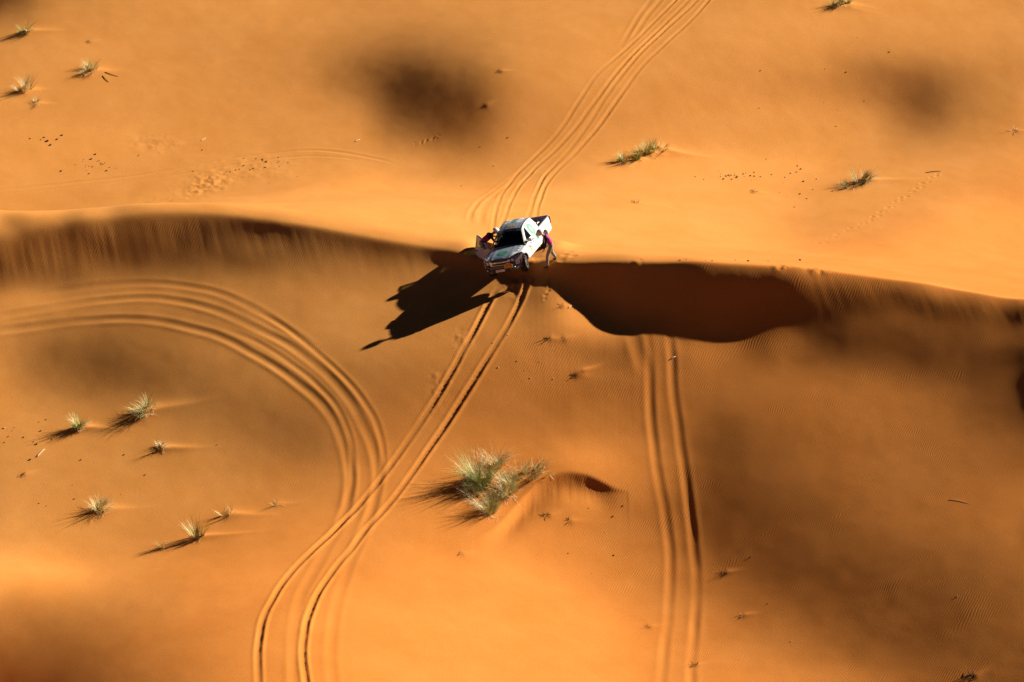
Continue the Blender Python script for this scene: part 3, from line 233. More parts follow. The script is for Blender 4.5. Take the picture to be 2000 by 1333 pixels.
CREST_R = np.array([0.159, 0.158, 0.158, 0.157, 0.157, 0.156, 0.155, 0.154, 0.153, 0.153, 0.152, 0.151, 0.15, 0.149, 0.148, 0.148, 0.147, 0.146, 0.145, 0.144, 0.143, 0.142, 0.141, 0.139, 0.138, 0.136, 0.134, 0.132, 0.13, 0.127, 0.125, 0.122, 0.12, 0.118, 0.115, 0.113, 0.11, 0.108, 0.106, 0.104, 0.102, 0.1, 0.098, 0.097, 0.095, 0.094, 0.093, 0.091, 0.09, 0.089, 0.088, 0.086, 0.085, 0.084, 0.083, 0.081, 0.08, 0.079, 0.077, 0.076, 0.075, 0.074, 0.073, 0.071, 0.07, 0.069, 0.068, 0.066, 0.065, 0.064, 0.063, 0.062, 0.061, 0.06, 0.059, 0.058, 0.058, 0.057, 0.056, 0.056, 0.055, 0.054, 0.054, 0.053, 0.053, 0.052, 0.052, 0.051, 0.051, 0.05, 0.05, 0.05, 0.05, 0.05, 0.05, 0.05, 0.05, 0.05, 0.05, 0.05, 0.05, 0.049, 0.049, 0.049, 0.049, 0.049, 0.049, 0.049, 0.049, 0.049, 0.049, 0.049, 0.049, 0.049, 0.049, 0.049, 0.049, 0.049, 0.049, 0.049, 0.049, 0.049, 0.049, 0.049, 0.049, 0.048, 0.048, 0.048, 0.048, 0.048, 0.048, 0.048, 0.048, 0.048, 0.048, 0.048, 0.048, 0.048, 0.048, 0.048, 0.048, 0.048, 0.048, 0.048, 0.048, 0.048, 0.048, 0.048, 0.048, 0.047, 0.047, 0.047, 0.047, 0.047, 0.047, 0.047, 0.047, 0.047, 0.047, 0.047, 0.047, 0.047, 0.047, 0.047, 0.047, 0.047, 0.047, 0.047, 0.047, 0.047, 0.047, 0.047, 0.046, 0.046, 0.046, 0.046, 0.046, 0.046, 0.046, 0.046, 0.046, 0.046, 0.046, 0.046, 0.046, 0.046, 0.046, 0.046, 0.046, 0.046, 0.046, 0.046, 0.046, 0.046, 0.046, 0.046, 0.045, 0.045, 0.045, 0.045, 0.045, 0.045, 0.045, 0.045, 0.045, 0.045, 0.045, 0.045, 0.045])
FOLD_X = np.array([-30.118, -29.542, -28.966, -28.39, -27.814, -27.239, -26.663, -26.087, -25.511, -24.935, -24.359, -23.783, -23.207, -22.631, -22.056, -21.48, -20.904, -20.328, -19.752, -19.176, -18.6, -18.024, -17.448, -16.872, -16.297, -15.721, -15.145, -14.569, -13.993, -13.417, -12.841, -12.265, -11.689, -11.114, -10.538, -9.962, -9.386, -8.81, -8.234, -7.658, -7.082, -6.506, -5.93, -5.355, -4.779, -4.203, -3.627, -3.051, -2.475])
FOLD_Y = np.array([7.88, 7.901, 7.928, 7.96, 7.996, 8.035, 8.078, 8.126, 8.182, 8.25, 8.335, 8.44, 8.566, 8.718, 8.894, 9.094, 9.317, 9.557, 9.811, 10.073, 10.339, 10.607, 10.876, 11.15, 11.432, 11.726, 12.036, 12.363, 12.709, 13.072, 13.45, 13.841, 14.242, 14.651, 15.062, 15.475, 15.883, 16.285, 16.675, 17.05, 17.403, 17.728, 18.018, 18.268, 18.473, 18.633, 18.749, 18.828, 18.876])
FOLD_T = np.array([0.08, 0.083, 0.087, 0.09, 0.093, 0.097, 0.1, 0.103, 0.107, 0.11, 0.113, 0.117, 0.12, 0.121, 0.121, 0.122, 0.122, 0.123, 0.124, 0.124, 0.125, 0.126, 0.126, 0.127, 0.128, 0.128, 0.129, 0.129, 0.13, 0.126, 0.122, 0.119, 0.115, 0.111, 0.108, 0.104, 0.1, 0.088, 0.077, 0.065, 0.053, 0.042, 0.03, 0.025, 0.02, 0.015, 0.01, 0.005, 0.0])

def smooth(a,b,t):
    t=np.clip((t-a)/(b-a),0,1); return t*t*(3-2*t)
def bspline(grid,x0,y0,step,X,Y):
    ny,nx=grid.shape
    u=np.clip((X-x0)/step,1,nx-2.001); v=np.clip((Y-y0)/step,1,ny-2.001)
    i=u.astype(int); j=v.astype(int); fu=u-i; fv=v-j
    def w(t): return ((1-t)**3/6,(3*t**3-6*t**2+4)/6,(-3*t**3+3*t**2+3*t+1)/6,t**3/6)
    wu=w(fu); wv=w(fv); out=0
    for b in range(4):
        for a in range(4):
            out=out+wu[a]*wv[b]*grid[j+b-1,i+a-1]
    return out
def slip(X,Y,cx,cy,cD,ctan,cR):
    d=np.interp(X,cx,cy)-Y
    D=np.interp(X,cx,cD); t=np.interp(X,cx,ctan)
    # rounded brink: softplus of a few cm
    r=np.interp(X,cx,cR)
    s=np.where(d>20*r,d,r*np.log1p(np.exp(np.clip(d/r,-50,50))))
    return -D*np.tanh(t*s/D)*np.exp(-(np.clip(d,0,40)/9.0)**2)

def fold(X,Y,fx,fy,ft):
    d=np.interp(X,fx,fy)-Y; t=np.interp(X,fx,ft); r=0.10
    s=np.where(d>20*r,d,r*np.log1p(np.exp(np.clip(d/r,-50,50))))
    return t*s*np.exp(-(s/3.5)**2)


RNG = np.random.RandomState(7)
RUTS = [('fresh', 0.115, 0.028, 0.022, [(-0.556, 1.239), (-0.842, 0.701), (-1.213, -0.302), (-1.644, -1.561), (-2.071, -2.65), (-2.388, -3.457), (-3.065, -4.831), (-3.652, -5.887), (-4.194, -6.797), (-4.727, -7.807), (-5.331, -9.056), (-5.846, -10.115), (-6.39, -11.293), (-6.968, -12.42), (-7.496, -13.522), (-7.985, -14.436), (-8.443, -15.401), (-8.829, -16.452), (-9.117, -17.643), (-9.47, -19.789), (-9.579, -21.902), (-9.543, -23.289), (-9.45, -24.375), (-9.204, -27.809)]), ('fresh', 0.115, 0.028, 0.022, [(0.801, 1.658), (0.622, 1.143), (0.331, 0.143), (-0.154, -1.168), (-0.806, -2.658), (-1.516, -4.002), (-2.05, -4.936), (-2.579, -5.875), (-3.061, -6.746), (-3.743, -8.043), (-4.469, -9.67), (-5.255, -11.5), (-5.951, -12.967), (-6.491, -14.411), (-7.017, -15.88), (-7.501, -17.87), (-7.78, -20.005), (-7.891, -21.872), (-7.831, -23.643), (-7.635, -25.459), (-7.364, -27.748)]), ('faint', 0.16, 0.01, 0.0075, [(-6.524, -9.998), (-6.715, -10.999), (-7.128, -13.013), (-7.637, -15.254), (-8.041, -17.167), (-8.201, -18.214), (-8.272, -20.671), (-8.227, -23.088), (-7.938, -27.801)]), ('faint', 0.16, 0.0125, 0.01, [(-5.395, -9.718), (-5.645, -11.078), (-5.961, -12.699), (-6.266, -14.407), (-6.51, -15.875), (-6.75, -18.531), (-6.834, -20.465), (-6.821, -22.749), (-6.643, -25.275), (-6.44, -27.626)]), ('soft', 0.15, 0.016, 0.014, [(-23.585, 0.291), (-22.285, 0.598), (-20.093, 0.971), (-17.856, 1.055), (-15.578, 0.637), (-13.279, -0.314), (-12.241, -0.946), (-11.2, -1.76), (-10.158, -2.725), (-9.12, -3.839), (-8.252, -4.833), (-7.52, -5.905), (-7.098, -6.952), (-6.803, -8.133), (-6.67, -9.483), (-6.775, -11.068), (-7.06, -12.213)]), ('soft', 0.1, 0.008, 0.008, [(-12.854, -0.005), (-11.474, -0.809), (-9.95, -2.083), (-8.698, -3.523), (-7.78, -4.714), (-7.177, -5.852), (-6.751, -7.089), (-6.585, -8.278), (-6.579, -9.653), (-6.775, -11.068)]), ('soft', 0.15, 0.013, 0.012, [(-23.654, 0.936), (-22.361, 1.361), (-20.182, 1.924), (-17.957, 2.204), (-15.688, 2.06), (-13.375, 1.164), (-12.076, 0.394), (-10.827, -0.498), (-9.675, -1.41), (-8.632, -2.557), (-7.639, -3.86), (-6.721, -5.305), (-6.171, -6.47), (-5.754, -7.606), (-5.542, -9.051), (-5.655, -10.78), (-5.963, -12.66)]), ('soft', 0.1, 0.008, 0.008, [(-11.797, 0.976), (-10.649, 0.339), (-9.769, -0.395), (-8.719, -1.607), (-7.509, -3.268), (-6.433, -4.846), (-5.753, -6.052), (-5.42, -7.341), (-5.34, -8.743), (-5.426, -10.066)]), ('soft', 0.14, 0.0081, 0.0069, [(-21.159, 2.725), (-18.486, 3.1), (-15.766, 3.057), (-13.45, 2.282), (-11.815, 1.289), (-9.725, -0.398), (-7.866, -2.524)]), ('soft', 0.15, 0.018, 0.006, [(5.757, -0.86), (5.793, -2.019), (5.832, -3.043), (5.815, -4.544), (5.837, -6.153), (5.907, -7.421), (5.985, -8.386), (6.118, -9.589), (6.272, -10.784), (6.374, -12.163), (6.393, -13.433), (6.343, -14.809), (6.287, -15.746), (6.082, -17.905), (5.867, -20.264), (5.716, -22.03), (5.525, -24.823)]), ('soft', 0.15, 0.022, 0.006, [(6.717, -0.949), (6.733, -2.02), (6.779, -3.388), (6.837, -5.005), (6.946, -6.263), (7.03, -7.545), (7.103, -8.503), (7.199, -9.968), (7.29, -11.515), (7.363, -12.882), (7.377, -14.064), (7.328, -16.137), (7.22, -17.643), (7.108, -18.749), (6.933, -20.738), (6.847, -22.101), (6.678, -24.795)]), ('soft', 0.22, 0.0139, 0.0116, [(5.015, -0.722), (5.168, -1.683), (5.36, -2.781), (5.599, -3.667), (5.756, -4.294)]), ('fresh', 0.085, 0.0219, 0.0146, [(9.425, 34.691), (8.41, 32.515), (7.289, 30.444), (6.462, 28.923), (5.382, 27.106), (4.458, 25.755), (3.801, 24.562), (3.255, 23.484), (2.484, 22.01), (1.723, 20.846), (0.869, 19.571), (0.123, 18.204), (-0.389, 15.697), (-0.687, 11.774), (-0.836, 8.532), (-0.872, 6.63)]), ('fresh', 0.085, 0.0219, 0.0146, [(10.084, 34.625), (9.067, 32.498), (7.802, 30.214), (6.432, 27.907), (5.357, 25.992), (4.616, 24.668), (4.042, 23.653), (3.472, 22.629), (2.653, 21.336), (1.792, 20.07), (0.965, 18.759), (0.342, 16.709), (-0.024, 13.335), (-0.373, 9.108), (-0.505, 6.791)]), ('fresh', 0.085, 0.0219, 0.0146, [(10.48, 34.594), (9.513, 32.491), (8.057, 30.079), (6.743, 27.945), (5.716, 26.059), (4.947, 24.676), (4.449, 23.742), (3.797, 22.442), (3.026, 21.079), (2.16, 19.491), (1.553, 18.123), (1.218, 16.147), (0.93, 12.677), (0.776, 10.443), (0.649, 8.224)]), ('fresh', 0.085, 0.0219, 0.0146, [(11.141, 34.56), (10.117, 32.491), (9.119, 30.605), (7.737, 28.361), (6.467, 26.38), (5.585, 24.725), (5.058, 23.765), (4.457, 22.696), (3.785, 21.6), (2.888, 20.103), (2.126, 18.636), (1.64, 16.927), (1.348, 14.128), (1.131, 10.78), (1.022, 8.398)]), ('faint', 0.1, 0.01, 0.01, [(0.993, 19.502), (0.495, 18.934), (0.0, 18.208), (-0.612, 16.892), (-1.088, 14.853), (-1.502, 12.703), (-1.743, 10.9), (-1.89, 9.364), (-1.959, 7.463)]), ('faint', 0.14, 0.015, 0.0125, [(0.743, 18.896), (0.123, 17.973), (-0.488, 16.276), (-1.052, 13.106), (-1.296, 10.857), (-1.398, 9.106), (-1.427, 7.161)]), ('faint', 0.1, 0.01, 0.0075, [(7.555, 34.314), (7.099, 32.567), (6.384, 30.667), (5.814, 28.859), (5.261, 27.393)]), ('faint', 0.1, 0.01, 0.0075, [(8.214, 34.232), (7.623, 32.544), (6.828, 30.683), (6.205, 28.995), (5.705, 27.678)]), ('faint', 0.1, 0.009, 0.007, [(-25.458, 16.717), (-24.515, 16.983), (-20.947, 17.949), (-18.051, 18.612), (-14.922, 19.767), (-12.484, 20.561), (-10.006, 20.955), (-8.116, 20.647), (-6.214, 19.751), (-5.2, 19.008)]), ('faint', 0.1, 0.009, 0.007, [(-18.483, 17.937), (-14.871, 19.096), (-12.443, 19.922), (-9.977, 20.378), (-8.094, 20.109), (-6.448, 19.308)])]
MOUNDS = [(-24.884, 31.75, 0.12, 0.33, 0.345, 0.93, 0.029), (-21.151, 27.634, 0.12, 0.374, 0.391, 0.875, 0.058), (-21.465, 27.18, 0.038, 0.132, 0.138, 0.325, 0.071), (-24.227, 25.706, 0.09, 0.352, 0.368, 0.71, 0.106), (-23.582, 24.496, 0.075, 0.242, 0.253, 0.6, 0.058), (-15.502, -4.586, 0.15, 0.374, 0.391, 1.37, 0.101), (-18.223, -5.322, 0.135, 0.242, 0.253, 1.04, -0.113), (-14.615, -6.979, 0.12, 0.22, 0.23, 1.04, -0.008), (-16.821, -10.689, 0.12, 0.297, 0.31, 0.93, 0.106), (-12.636, -12.68, 0.135, 0.242, 0.253, 1.26, 0.036), (-13.926, -13.18, 0.022, 0.286, 0.299, 0.38, 0.096), (-11.534, -11.178, 0.098, 0.286, 0.299, 0.985, -0.093), (-9.575, -10.606, 0.038, 0.176, 0.184, 0.545, -0.007), (16.871, 32.883, 0.105, 0.286, 0.299, 0.82, -0.061), (17.443, 33.083, 0.075, 0.22, 0.23, 0.71, 0.011), (17.13, 19.463, 0.165, 0.396, 0.414, 1.37, 0.018), (16.523, 18.797, 0.045, 0.374, 0.391, 0.38, -0.117), (5.626, 19.908, 0.075, 0.33, 0.345, 0.325, -0.068), (6.288, 20.356, 0.105, 0.286, 0.299, 0.325, -0.053), (6.809, 20.955, 0.188, 0.308, 0.322, 0.49, 0.1), (7.324, 21.347, 0.21, 0.33, 0.345, 1.26, 0.064), (1.679, -2.13, 0.035, 0.14, 0.14, 0.4, -0.088), (2.291, -2.109, 0.035, 0.14, 0.14, 0.4, 0.358), (2.754, -3.783, 0.035, 0.14, 0.14, 0.4, -0.103), (2.221, -0.339, 0.035, 0.14, 0.14, 0.4, 0.232), (5.974, 14.601, 0.035, 0.14, 0.14, 0.4, -0.111), (11.81, 18.064, 0.035, 0.14, 0.14, 0.4, -0.199), (-20.227, -8.363, 0.035, 0.14, 0.14, 0.4, 0.41), (-0.485, 25.213, 0.035, 0.14, 0.14, 0.4, -0.053), (8.624, -14.654, 0.035, 0.14, 0.14, 0.4, -0.049), (17.4, -23.917, 0.035, 0.14, 0.14, 0.4, 0.488), (-21.498, 30.566, 0.035, 0.14, 0.14, 0.4, 0.411), (25.228, 24.566, 0.035, 0.14, 0.14, 0.4, 0.003), (1.573, -11.235, 0.035, 0.14, 0.14, 0.4, 0.473), (2.449, -11.457, 0.035, 0.14, 0.14, 0.4, 0.177), (7.181, -20.747, 0.035, 0.14, 0.14, 0.4, 0.274), (9.164, -17.486, 0.035, 0.14, 0.14, 0.4, -0.057), (-1.946, -14.074, 0.035, 0.14, 0.14, 0.4, 0.459), (5.494, -17.698, 0.035, 0.14, 0.14, 0.4, 0.283), (-1.233, 22.847, 0.035, 0.14, 0.14, 0.4, 0.477), (3.04, -3.585, 0.09, 0.35, 0.13, 0.5, 0.35), (7.548, -1.806, 0.14, 2.2, 2.2, 2.2, 0.0)]
DIMPLES = [(20.734, 20.13, 0.072, 0.022, 0.6, 1.6), (20.643, 19.848, 0.095, 0.021, 0.6, 1.6), (20.393, 19.695, 0.089, 0.024, 0.6, 1.6), (20.226, 19.035, 0.07, 0.016, 0.6, 1.6), (19.848, 18.9, 0.091, 0.021, 0.6, 1.6), (19.827, 18.369, 0.086, 0.018, 0.6, 1.6), (19.498, 18.238, 0.081, 0.021, 0.6, 1.6), (19.293, 17.778, 0.1, 0.015, 0.6, 1.6), (19.076, 17.815, 0.078, 0.015, 0.6, 1.6), (18.944, 17.144, 0.093, 0.023, 0.6, 1.6), (18.625, 17.015, 0.085, 0.021, 0.6, 1.6), (18.596, 16.638, 0.078, 0.017, 0.6, 1.6), (18.282, 16.521, 0.07, 0.018, 0.6, 1.6), (18.164, 15.802, 0.07, 0.017, 0.6, 1.6), (17.876, 15.773, 0.101, 0.019, 0.6, 1.6), (17.695, 15.185, 0.071, 0.018, 0.6, 1.6), (17.45, 15.219, 0.094, 0.018, 0.6, 1.6), (17.399, 14.675, 0.084, 0.018, 0.6, 1.6), (17.039, 14.597, 0.075, 0.024, 0.6, 1.6), (16.934, 14.031, 0.071, 0.017, 0.6, 1.6), (16.929, 14.277, 0.075, 0.01, 0.6, 1.6), (16.628, 13.71, 0.073, 0.014, 0.6, 1.6), (16.383, 13.71, 0.079, 0.01, 0.6, 1.6), (16.205, 13.159, 0.072, 0.016, 0.6, 1.6), (15.85, 13.205, 0.071, 0.017, 0.6, 1.6), (15.631, 12.758, 0.064, 0.015, 0.6, 1.6), (15.169, 12.316, 0.09, 0.011, 0.6, 1.6), (15.046, 11.875, 0.074, 0.012, 0.6, 1.6), (14.72, 11.779, 0.065, 0.013, 0.6, 1.6), (14.552, 11.061, 0.087, 0.016, 0.6, 1.6), (14.173, 10.848, 0.085, 0.017, 0.6, 1.6), (13.944, 10.086, 0.067, 0.016, 0.6, 1.6), (-3.572, 21.465, 0.044, 0.018, 0.6, 1.6), (-3.674, 21.305, 0.047, 0.022, 0.6, 1.6), (-3.831, 21.334, 0.059, 0.021, 0.6, 1.6), (-3.93, 21.278, 0.053, 0.018, 0.6, 1.6), (-4.164, 21.266, 0.052, 0.024, 0.6, 1.6), (-4.219, 21.141, 0.045, 0.019, 0.6, 1.6), (-4.415, 21.23, 0.05, 0.021, 0.6, 1.6), (-4.434, 21.085, 0.048, 0.019, 0.6, 1.6), (-4.741, 21.168, 0.041, 0.019, 0.6, 1.6), (-4.739, 20.973, 0.047, 0.014, 0.6, 1.6), (1.631, 1.208, 0.064, 0.035, 0.6, 1.6), (1.617, 0.983, 0.065, 0.035, 0.6, 1.6), (1.654, 0.845, 0.055, 0.023, 0.6, 1.6), (1.574, 0.565, 0.059, 0.032, 0.6, 1.6), (1.444, 0.368, 0.07, 0.025, 0.6, 1.6), (1.42, 0.114, 0.051, 0.026, 0.6, 1.6), (2.296, 2.341, 0.1, 0.028, 0.3, 1.7), (2.158, 1.934, 0.1, 0.028, 0.3, 1.7), (1.889, 1.669, 0.1, 0.028, 0.3, 1.7), (1.445, 1.735, 0.1, 0.028, 0.3, 1.7), (1.291, 1.897, 0.1, 0.028, 0.3, 1.7), (2.503, 2.727, 0.1, 0.028, 0.3, 1.7), (2.673, 2.218, 0.1, 0.028, 0.3, 1.7)]
NOTCH = [([(-1.55, -13.19), (-0.933, -12.616), (-0.52, -12.023), (0.0, -11.142), (0.526, -10.243), (1.055, -9.608), (1.692, -9.219), (2.328, -9.103), (2.961, -9.179), (3.465, -9.364), (3.799, -9.592), (4.132, -9.81), (4.739, -9.976)], [0.0, 0.02, 0.1, 0.28, 0.44, 0.54, 0.58, 0.56, 0.48, 0.32, 0.14, 0.04, 0.0], 0.58, (1.905, -9.006), 0.45)]
PATCH = [(-14.566, 17.693, 0.9, 1.1, 0.045, 0.35), (-15.068, 16.904, 0.7, 0.5, 0.03, 0.3), (-17.308, 21.51, 1.2, 0.8, 0.02, 0.4), (-12.889, 19.13, 2.5, 1.5, 0.012, 0.4), (1.029, 2.728, 0.35, 0.45, 0.16, 0.35), (0.222, 1.144, 0.45, 0.55, 0.07, 0.4), (11.655, 0.308, 0.35, 0.25, 0.05, 0.25), (13.192, 0.22, 0.5, 0.25, 0.06, 0.3), (5.311, 1.181, 0.4, 0.2, 0.03, 0.3), (-3.134, -4.459, 0.35, 0.7, 0.02, 0.25), (-2.188, -1.913, 0.3, 0.6, 0.018, 0.25), (-15.822, 15.726, 1.5, 0.8, 0.015, 0.4)]
PIT = [-0.3037, -0.9528, 0.9528, -0.3037, 0.3593, 3.0776, 2.2115, 0.2677, -0.2269]

def fbm(X, Y, scale, seed, octaves=3):
    """smooth value noise"""
    out = np.zeros_like(X); amp = 1.0; tot = 0
    rs = np.random.RandomState(seed)
    for k in range(octaves):
        t = rs.rand(64, 64)
        u = X / scale + 13.7 * k + 100; v = Y / scale + 5.1 * k + 100
        i = np.floor(u).astype(int); j = np.floor(v).astype(int)
        fu = u - i; fv = v - j
        fu = fu * fu * (3 - 2 * fu); fv = fv * fv * (3 - 2 * fv)
        i0, i1, j0, j1 = i % 64, (i + 1) % 64, j % 64, (j + 1) % 64
        out += amp * ((t[j0, i0] * (1 - fu) + t[j0, i1] * fu) * (1 - fv) + (t[j1, i0] * (1 - fu) + t[j1, i1] * fu) * fv - 0.5)
        tot += amp; amp *= 0.5; scale *= 0.5
    return out / tot

def base_height(X, Y):
    return bspline(G, GX0, GY0, GSTEP, X, Y) + slip(X, Y, CREST_X, CREST_Y, CREST_D, CREST_T, CREST_R) + fold(X, Y, FOLD_X, FOLD_Y, FOLD_T)

def resample(pts, step):
    P = np.array(pts, float)
    # Catmull-Rom through the points, then even spacing
    Q = [P[0]]
    for k in range(len(P) - 1):
        p0, p1, p2, p3 = P[max(k - 1, 0)], P[k], P[k + 1], P[min(k + 2, len(P) - 1)]
        for t in np.linspace(0, 1, 13)[1:]:
            Q.append(0.5 * ((2 * p1) + (-p0 + p2) * t + (2 * p0 - 5 * p1 + 4 * p2 - p3) * t * t + (-p0 + 3 * p1 - 3 * p2 + p3) * t ** 3))
    Q = np.array(Q); s = np.r_[0, np.cumsum(np.hypot(*np.diff(Q, axis=0).T))]
    n = max(2, int(s[-1] / step))
    t = np.linspace(0, s[-1], n)
    return np.stack([np.interp(t, s, Q[:, 0]), np.interp(t, s, Q[:, 1])], 1), t

def detail_height(xs, ys, H):
    """ruts, mounds behind the tufts, footprints ... added on the tensor grid xs * ys"""
    def window(x0, x1, y0, y1):
        i0, i1 = np.searchsorted(xs, [x0, x1]); j0, j1 = np.searchsorted(ys, [y0, y1])
        return slice(j0, j1), slice(i0, i1)
    for (cx, cy, h, sx, sy, tail, ang) in MOUNDS:
        r = 3.2 * max(sx, sy) + tail * 2.2
        wj, wi = window(cx - r, cx + r, cy - r, cy + r)
        if wj.stop <= wj.start or wi.stop <= wi.start: continue
        X, Y = np.meshgrid(xs[wi], ys[wj])
        c, s = math.cos(ang), math.sin(ang)
        a = (X - cx) * c + (Y - cy) * s; b = -(X - cx) * s + (Y - cy) * c
        ra = np.where(a < 0, sx, tail)
        wb = sy * np.where(a > 0, 1 - 0.55 * np.clip(a / (tail * 2.0), 0, 1), 1)
        H[wj, wi] += h * np.exp(-np.abs(a / ra) ** 1.6 - np.abs(b / wb) ** 1.5)
    # low mound that the big bush grows on, with a slumped scarp on its near side
    for (pts, hs, tanf, (mx, my), mh) in NOTCH:
        P = np.array(pts)
        wj, wi = window(P[:, 0].min() - 5, P[:, 0].max() + 6, P[:, 1].min() - 7, P[:, 1].max() + 7)
        X, Y = np.meshgrid(xs[wi], ys[wj])
        mound = mh * np.exp(-((X - mx) / np.where(X > mx, 2.6, 2.2)) ** 2 - ((Y - my) / 2.0) ** 2)
        tx = np.linspace(P[0, 0], P[-1, 0], 160); ker = np.hanning(45); ker /= ker.sum()
        sm = lambda a: np.convolve(np.pad(np.interp(tx, P[:, 0], a), 22, mode='edge'), ker, mode='valid')
        yc = np.interp(X, tx, sm(P[:, 1])); A = np.interp(X, tx, sm(np.array(hs)), left=0, right=0)
        d = yc - Y + .05 * fbm(X, Y, .5, 17, 2); r = .03
        s = np.where(d > .6, d, r * np.logaddexp(0, np.clip(d / r, -50, 50)))
        face = np.exp(-(np.clip(s, 0, 9) / 1.25) ** 6) * smooth(.02, .2, d)
        wig = (.022 * fbm(X * 3.0, Y * .25 + X * .3, .45, 41, 3) + .010 * fbm(X * 7, Y * .4, .5, 43, 2)) * face
        H[wj, wi] += mound - A * np.tanh(tanf * s / np.maximum(A, .02)) * np.exp(-(s / 1.15) ** 2) + wig * smooth(.1, .4, A)
    for q, (kind, w, dep, berm, pts) in enumerate(RUTS):
        P, t = resample(pts, 0.25)
        reach = {'fresh': 3.6, 'faint': 3.2, 'soft': 3.6}[kind] * w
        wob = np.interp(t, np.arange(0, t[-1] + 1.5, 1.1), 0.012 * RNG.randn(len(np.arange(0, t[-1] + 1.5, 1.1))))
        lev = 1 + np.interp(t, np.arange(0, t[-1] + 3, 2.1), 0.28 * RNG.randn(len(np.arange(0, t[-1] + 3, 2.1))))
        lev = np.clip(lev, .45, 1.6) * smooth(0, 2.5 if kind != 'fresh' else .8, t) * smooth(0, 2.0 if kind != 'fresh' else .8, t[-1] - t)
        x0, y0 = P.min(0) - reach; x1, y1 = P.max(0) + reach
        wj, wi = window(x0, x1, y0, y1)
        if wj.stop <= wj.start or wi.stop <= wi.start: continue
        sxs, sys_ = xs[wi], ys[wj]
        D = np.full((len(sys_), len(sxs)), 9.0); S = np.zeros_like(D); Lv = np.zeros_like(D)
        for k in range(len(P) - 1):
            a, b = P[k], P[k + 1]; e = b - a; L2 = e @ e
            if L2 < 1e-9: continue
            lo = np.minimum(a, b) - reach; hi = np.maximum(a, b) + reach
            i0, i1 = np.searchsorted(sxs, [lo[0], hi[0]]); j0, j1 = np.searchsorted(sys_, [lo[1], hi[1]])
            if i1 <= i0 or j1 <= j0: continue
            X, Y = np.meshgrid(sxs[i0:i1], sys_[j0:j1])
            u = np.clip(((X - a[0]) * e[0] + (Y - a[1]) * e[1]) / L2, 0, 1)
            dx = X - a[0] - u * e[0]; dy = Y - a[1] - u * e[1]
            d = np.sqrt(dx * dx + dy * dy); sg = np.sign(dx * -e[1] + dy * e[0])
            cur = D[j0:j1, i0:i1]; better = d < np.abs(cur)
            cur[better] = (d * np.where(sg == 0, 1, sg))[better]
            S[j0:j1, i0:i1][better] = (t[k] + u * (t[k + 1] - t[k]))[better]
        ok = np.abs(D) < reach
        Lv = np.interp(S, t, lev); d = D - np.interp(S, t, wob)
        ad = np.abs(d)
        tread = 0.0
        if kind == 'fresh':
            prof = -dep * np.exp(-(ad / w) ** 4)
            tread = 0.010 * np.sin(S * 2 * math.pi / 0.24 + 4 * d / w) * np.exp(-(ad / (0.8 * w)) ** 6)
            rough = 1 + 0.9 * fbm(S * 3 + 7 * np.sign(d), d * 0 + q, 0.9, 100 + q, 3)
            side = 1 + 0.35 * np.sign(d)
            bm = berm * side * rough * np.exp(-((ad - 1.5 * w) / (0.52 * w)) ** 2)
        else:
            prof = -dep * np.exp(-(ad / w) ** 2.4)
            rough = 1 + 0.5 * fbm(S * 2 + 7 * np.sign(d), d * 0 + q, 1.4, 100 + q, 2)
            bm = berm * rough * np.exp(-((ad - 1.75 * w) / (0.75 * w)) ** 2)
        H[wj, wi] += np.where(ok, (prof + bm + tread) * Lv, 0)
    for (cx, cy, r, dep, ang, asp) in DIMPLES:
        wj, wi = window(cx - 3.5 * r * asp, cx + 3.5 * r * asp, cy - 3.5 * r * asp, cy + 3.5 * r * asp)
        if wj.stop <= wj.start or wi.stop <= wi.start: continue
        X, Y = np.meshgrid(xs[wi], ys[wj]); c, s = math.cos(ang), math.sin(ang)
        a = ((X - cx) * c + (Y - cy) * s) / asp; b = -(X - cx) * s + (Y - cy) * c
        rr = np.sqrt(a * a + b * b) / r
        H[wj, wi] += -dep * np.exp(-rr ** 2.5) + 0.45 * dep * np.exp(-((rr - 1.45) / .4) ** 2)
    for (cx, cy, rx, ry, amp, sc) in PATCH:      # churned, lumpy sand
        wj, wi = window(cx - 2 * rx, cx + 2 * rx, cy - 2 * ry, cy + 2 * ry)
        if wj.stop <= wj.start or wi.stop <= wi.start: continue
        X, Y = np.meshgrid(xs[wi], ys[wj])
        m = np.exp(-((X - cx) / rx) ** 2 - ((Y - cy) / ry) ** 2)
        n = fbm(X, Y, sc, int(abs(cx * 10)) + 3, 3)
        H[wj, wi] += amp * m * np.clip(n * 4, -.6, 1.2)
    # the truck has dug its rear wheels in and pushed the sand level with its tilted floor
    ux, uy, lx, ly, ox, oy, oz, gx, gy = PIT
    wj, wi = window(ox - 6, ox + 6, oy - 6, oy + 6)
    X, Y = np.meshgrid(xs[wi], ys[wj])
    u = (X - ox) * ux + (Y - oy) * uy; v = (X - ox) * lx + (Y - oy) * ly
    zt = oz + gx * (X - ox) + gy * (Y - oy) + .05
    w = np.exp(-np.abs((u + 1.15) / 1.75) ** 4 - np.abs(v / np.where(v < 0, 1.85, 1.45)) ** 4)
    H[wj, wi] = H[wj, wi] * (1 - w) + zt * w
    return H

def axis(lo, hi, step, far):
    core = np.arange(lo, hi + step * .5, step)
    up = []; s = step; v = core[-1]
    while v < far: s *= 1.25; v += s; up.append(v)
    dn = []; s = step; v = core[0]
    while v > -far: s *= 1.25; v -= s; dn.append(v)
    return np.r_[dn[::-1], core, up]

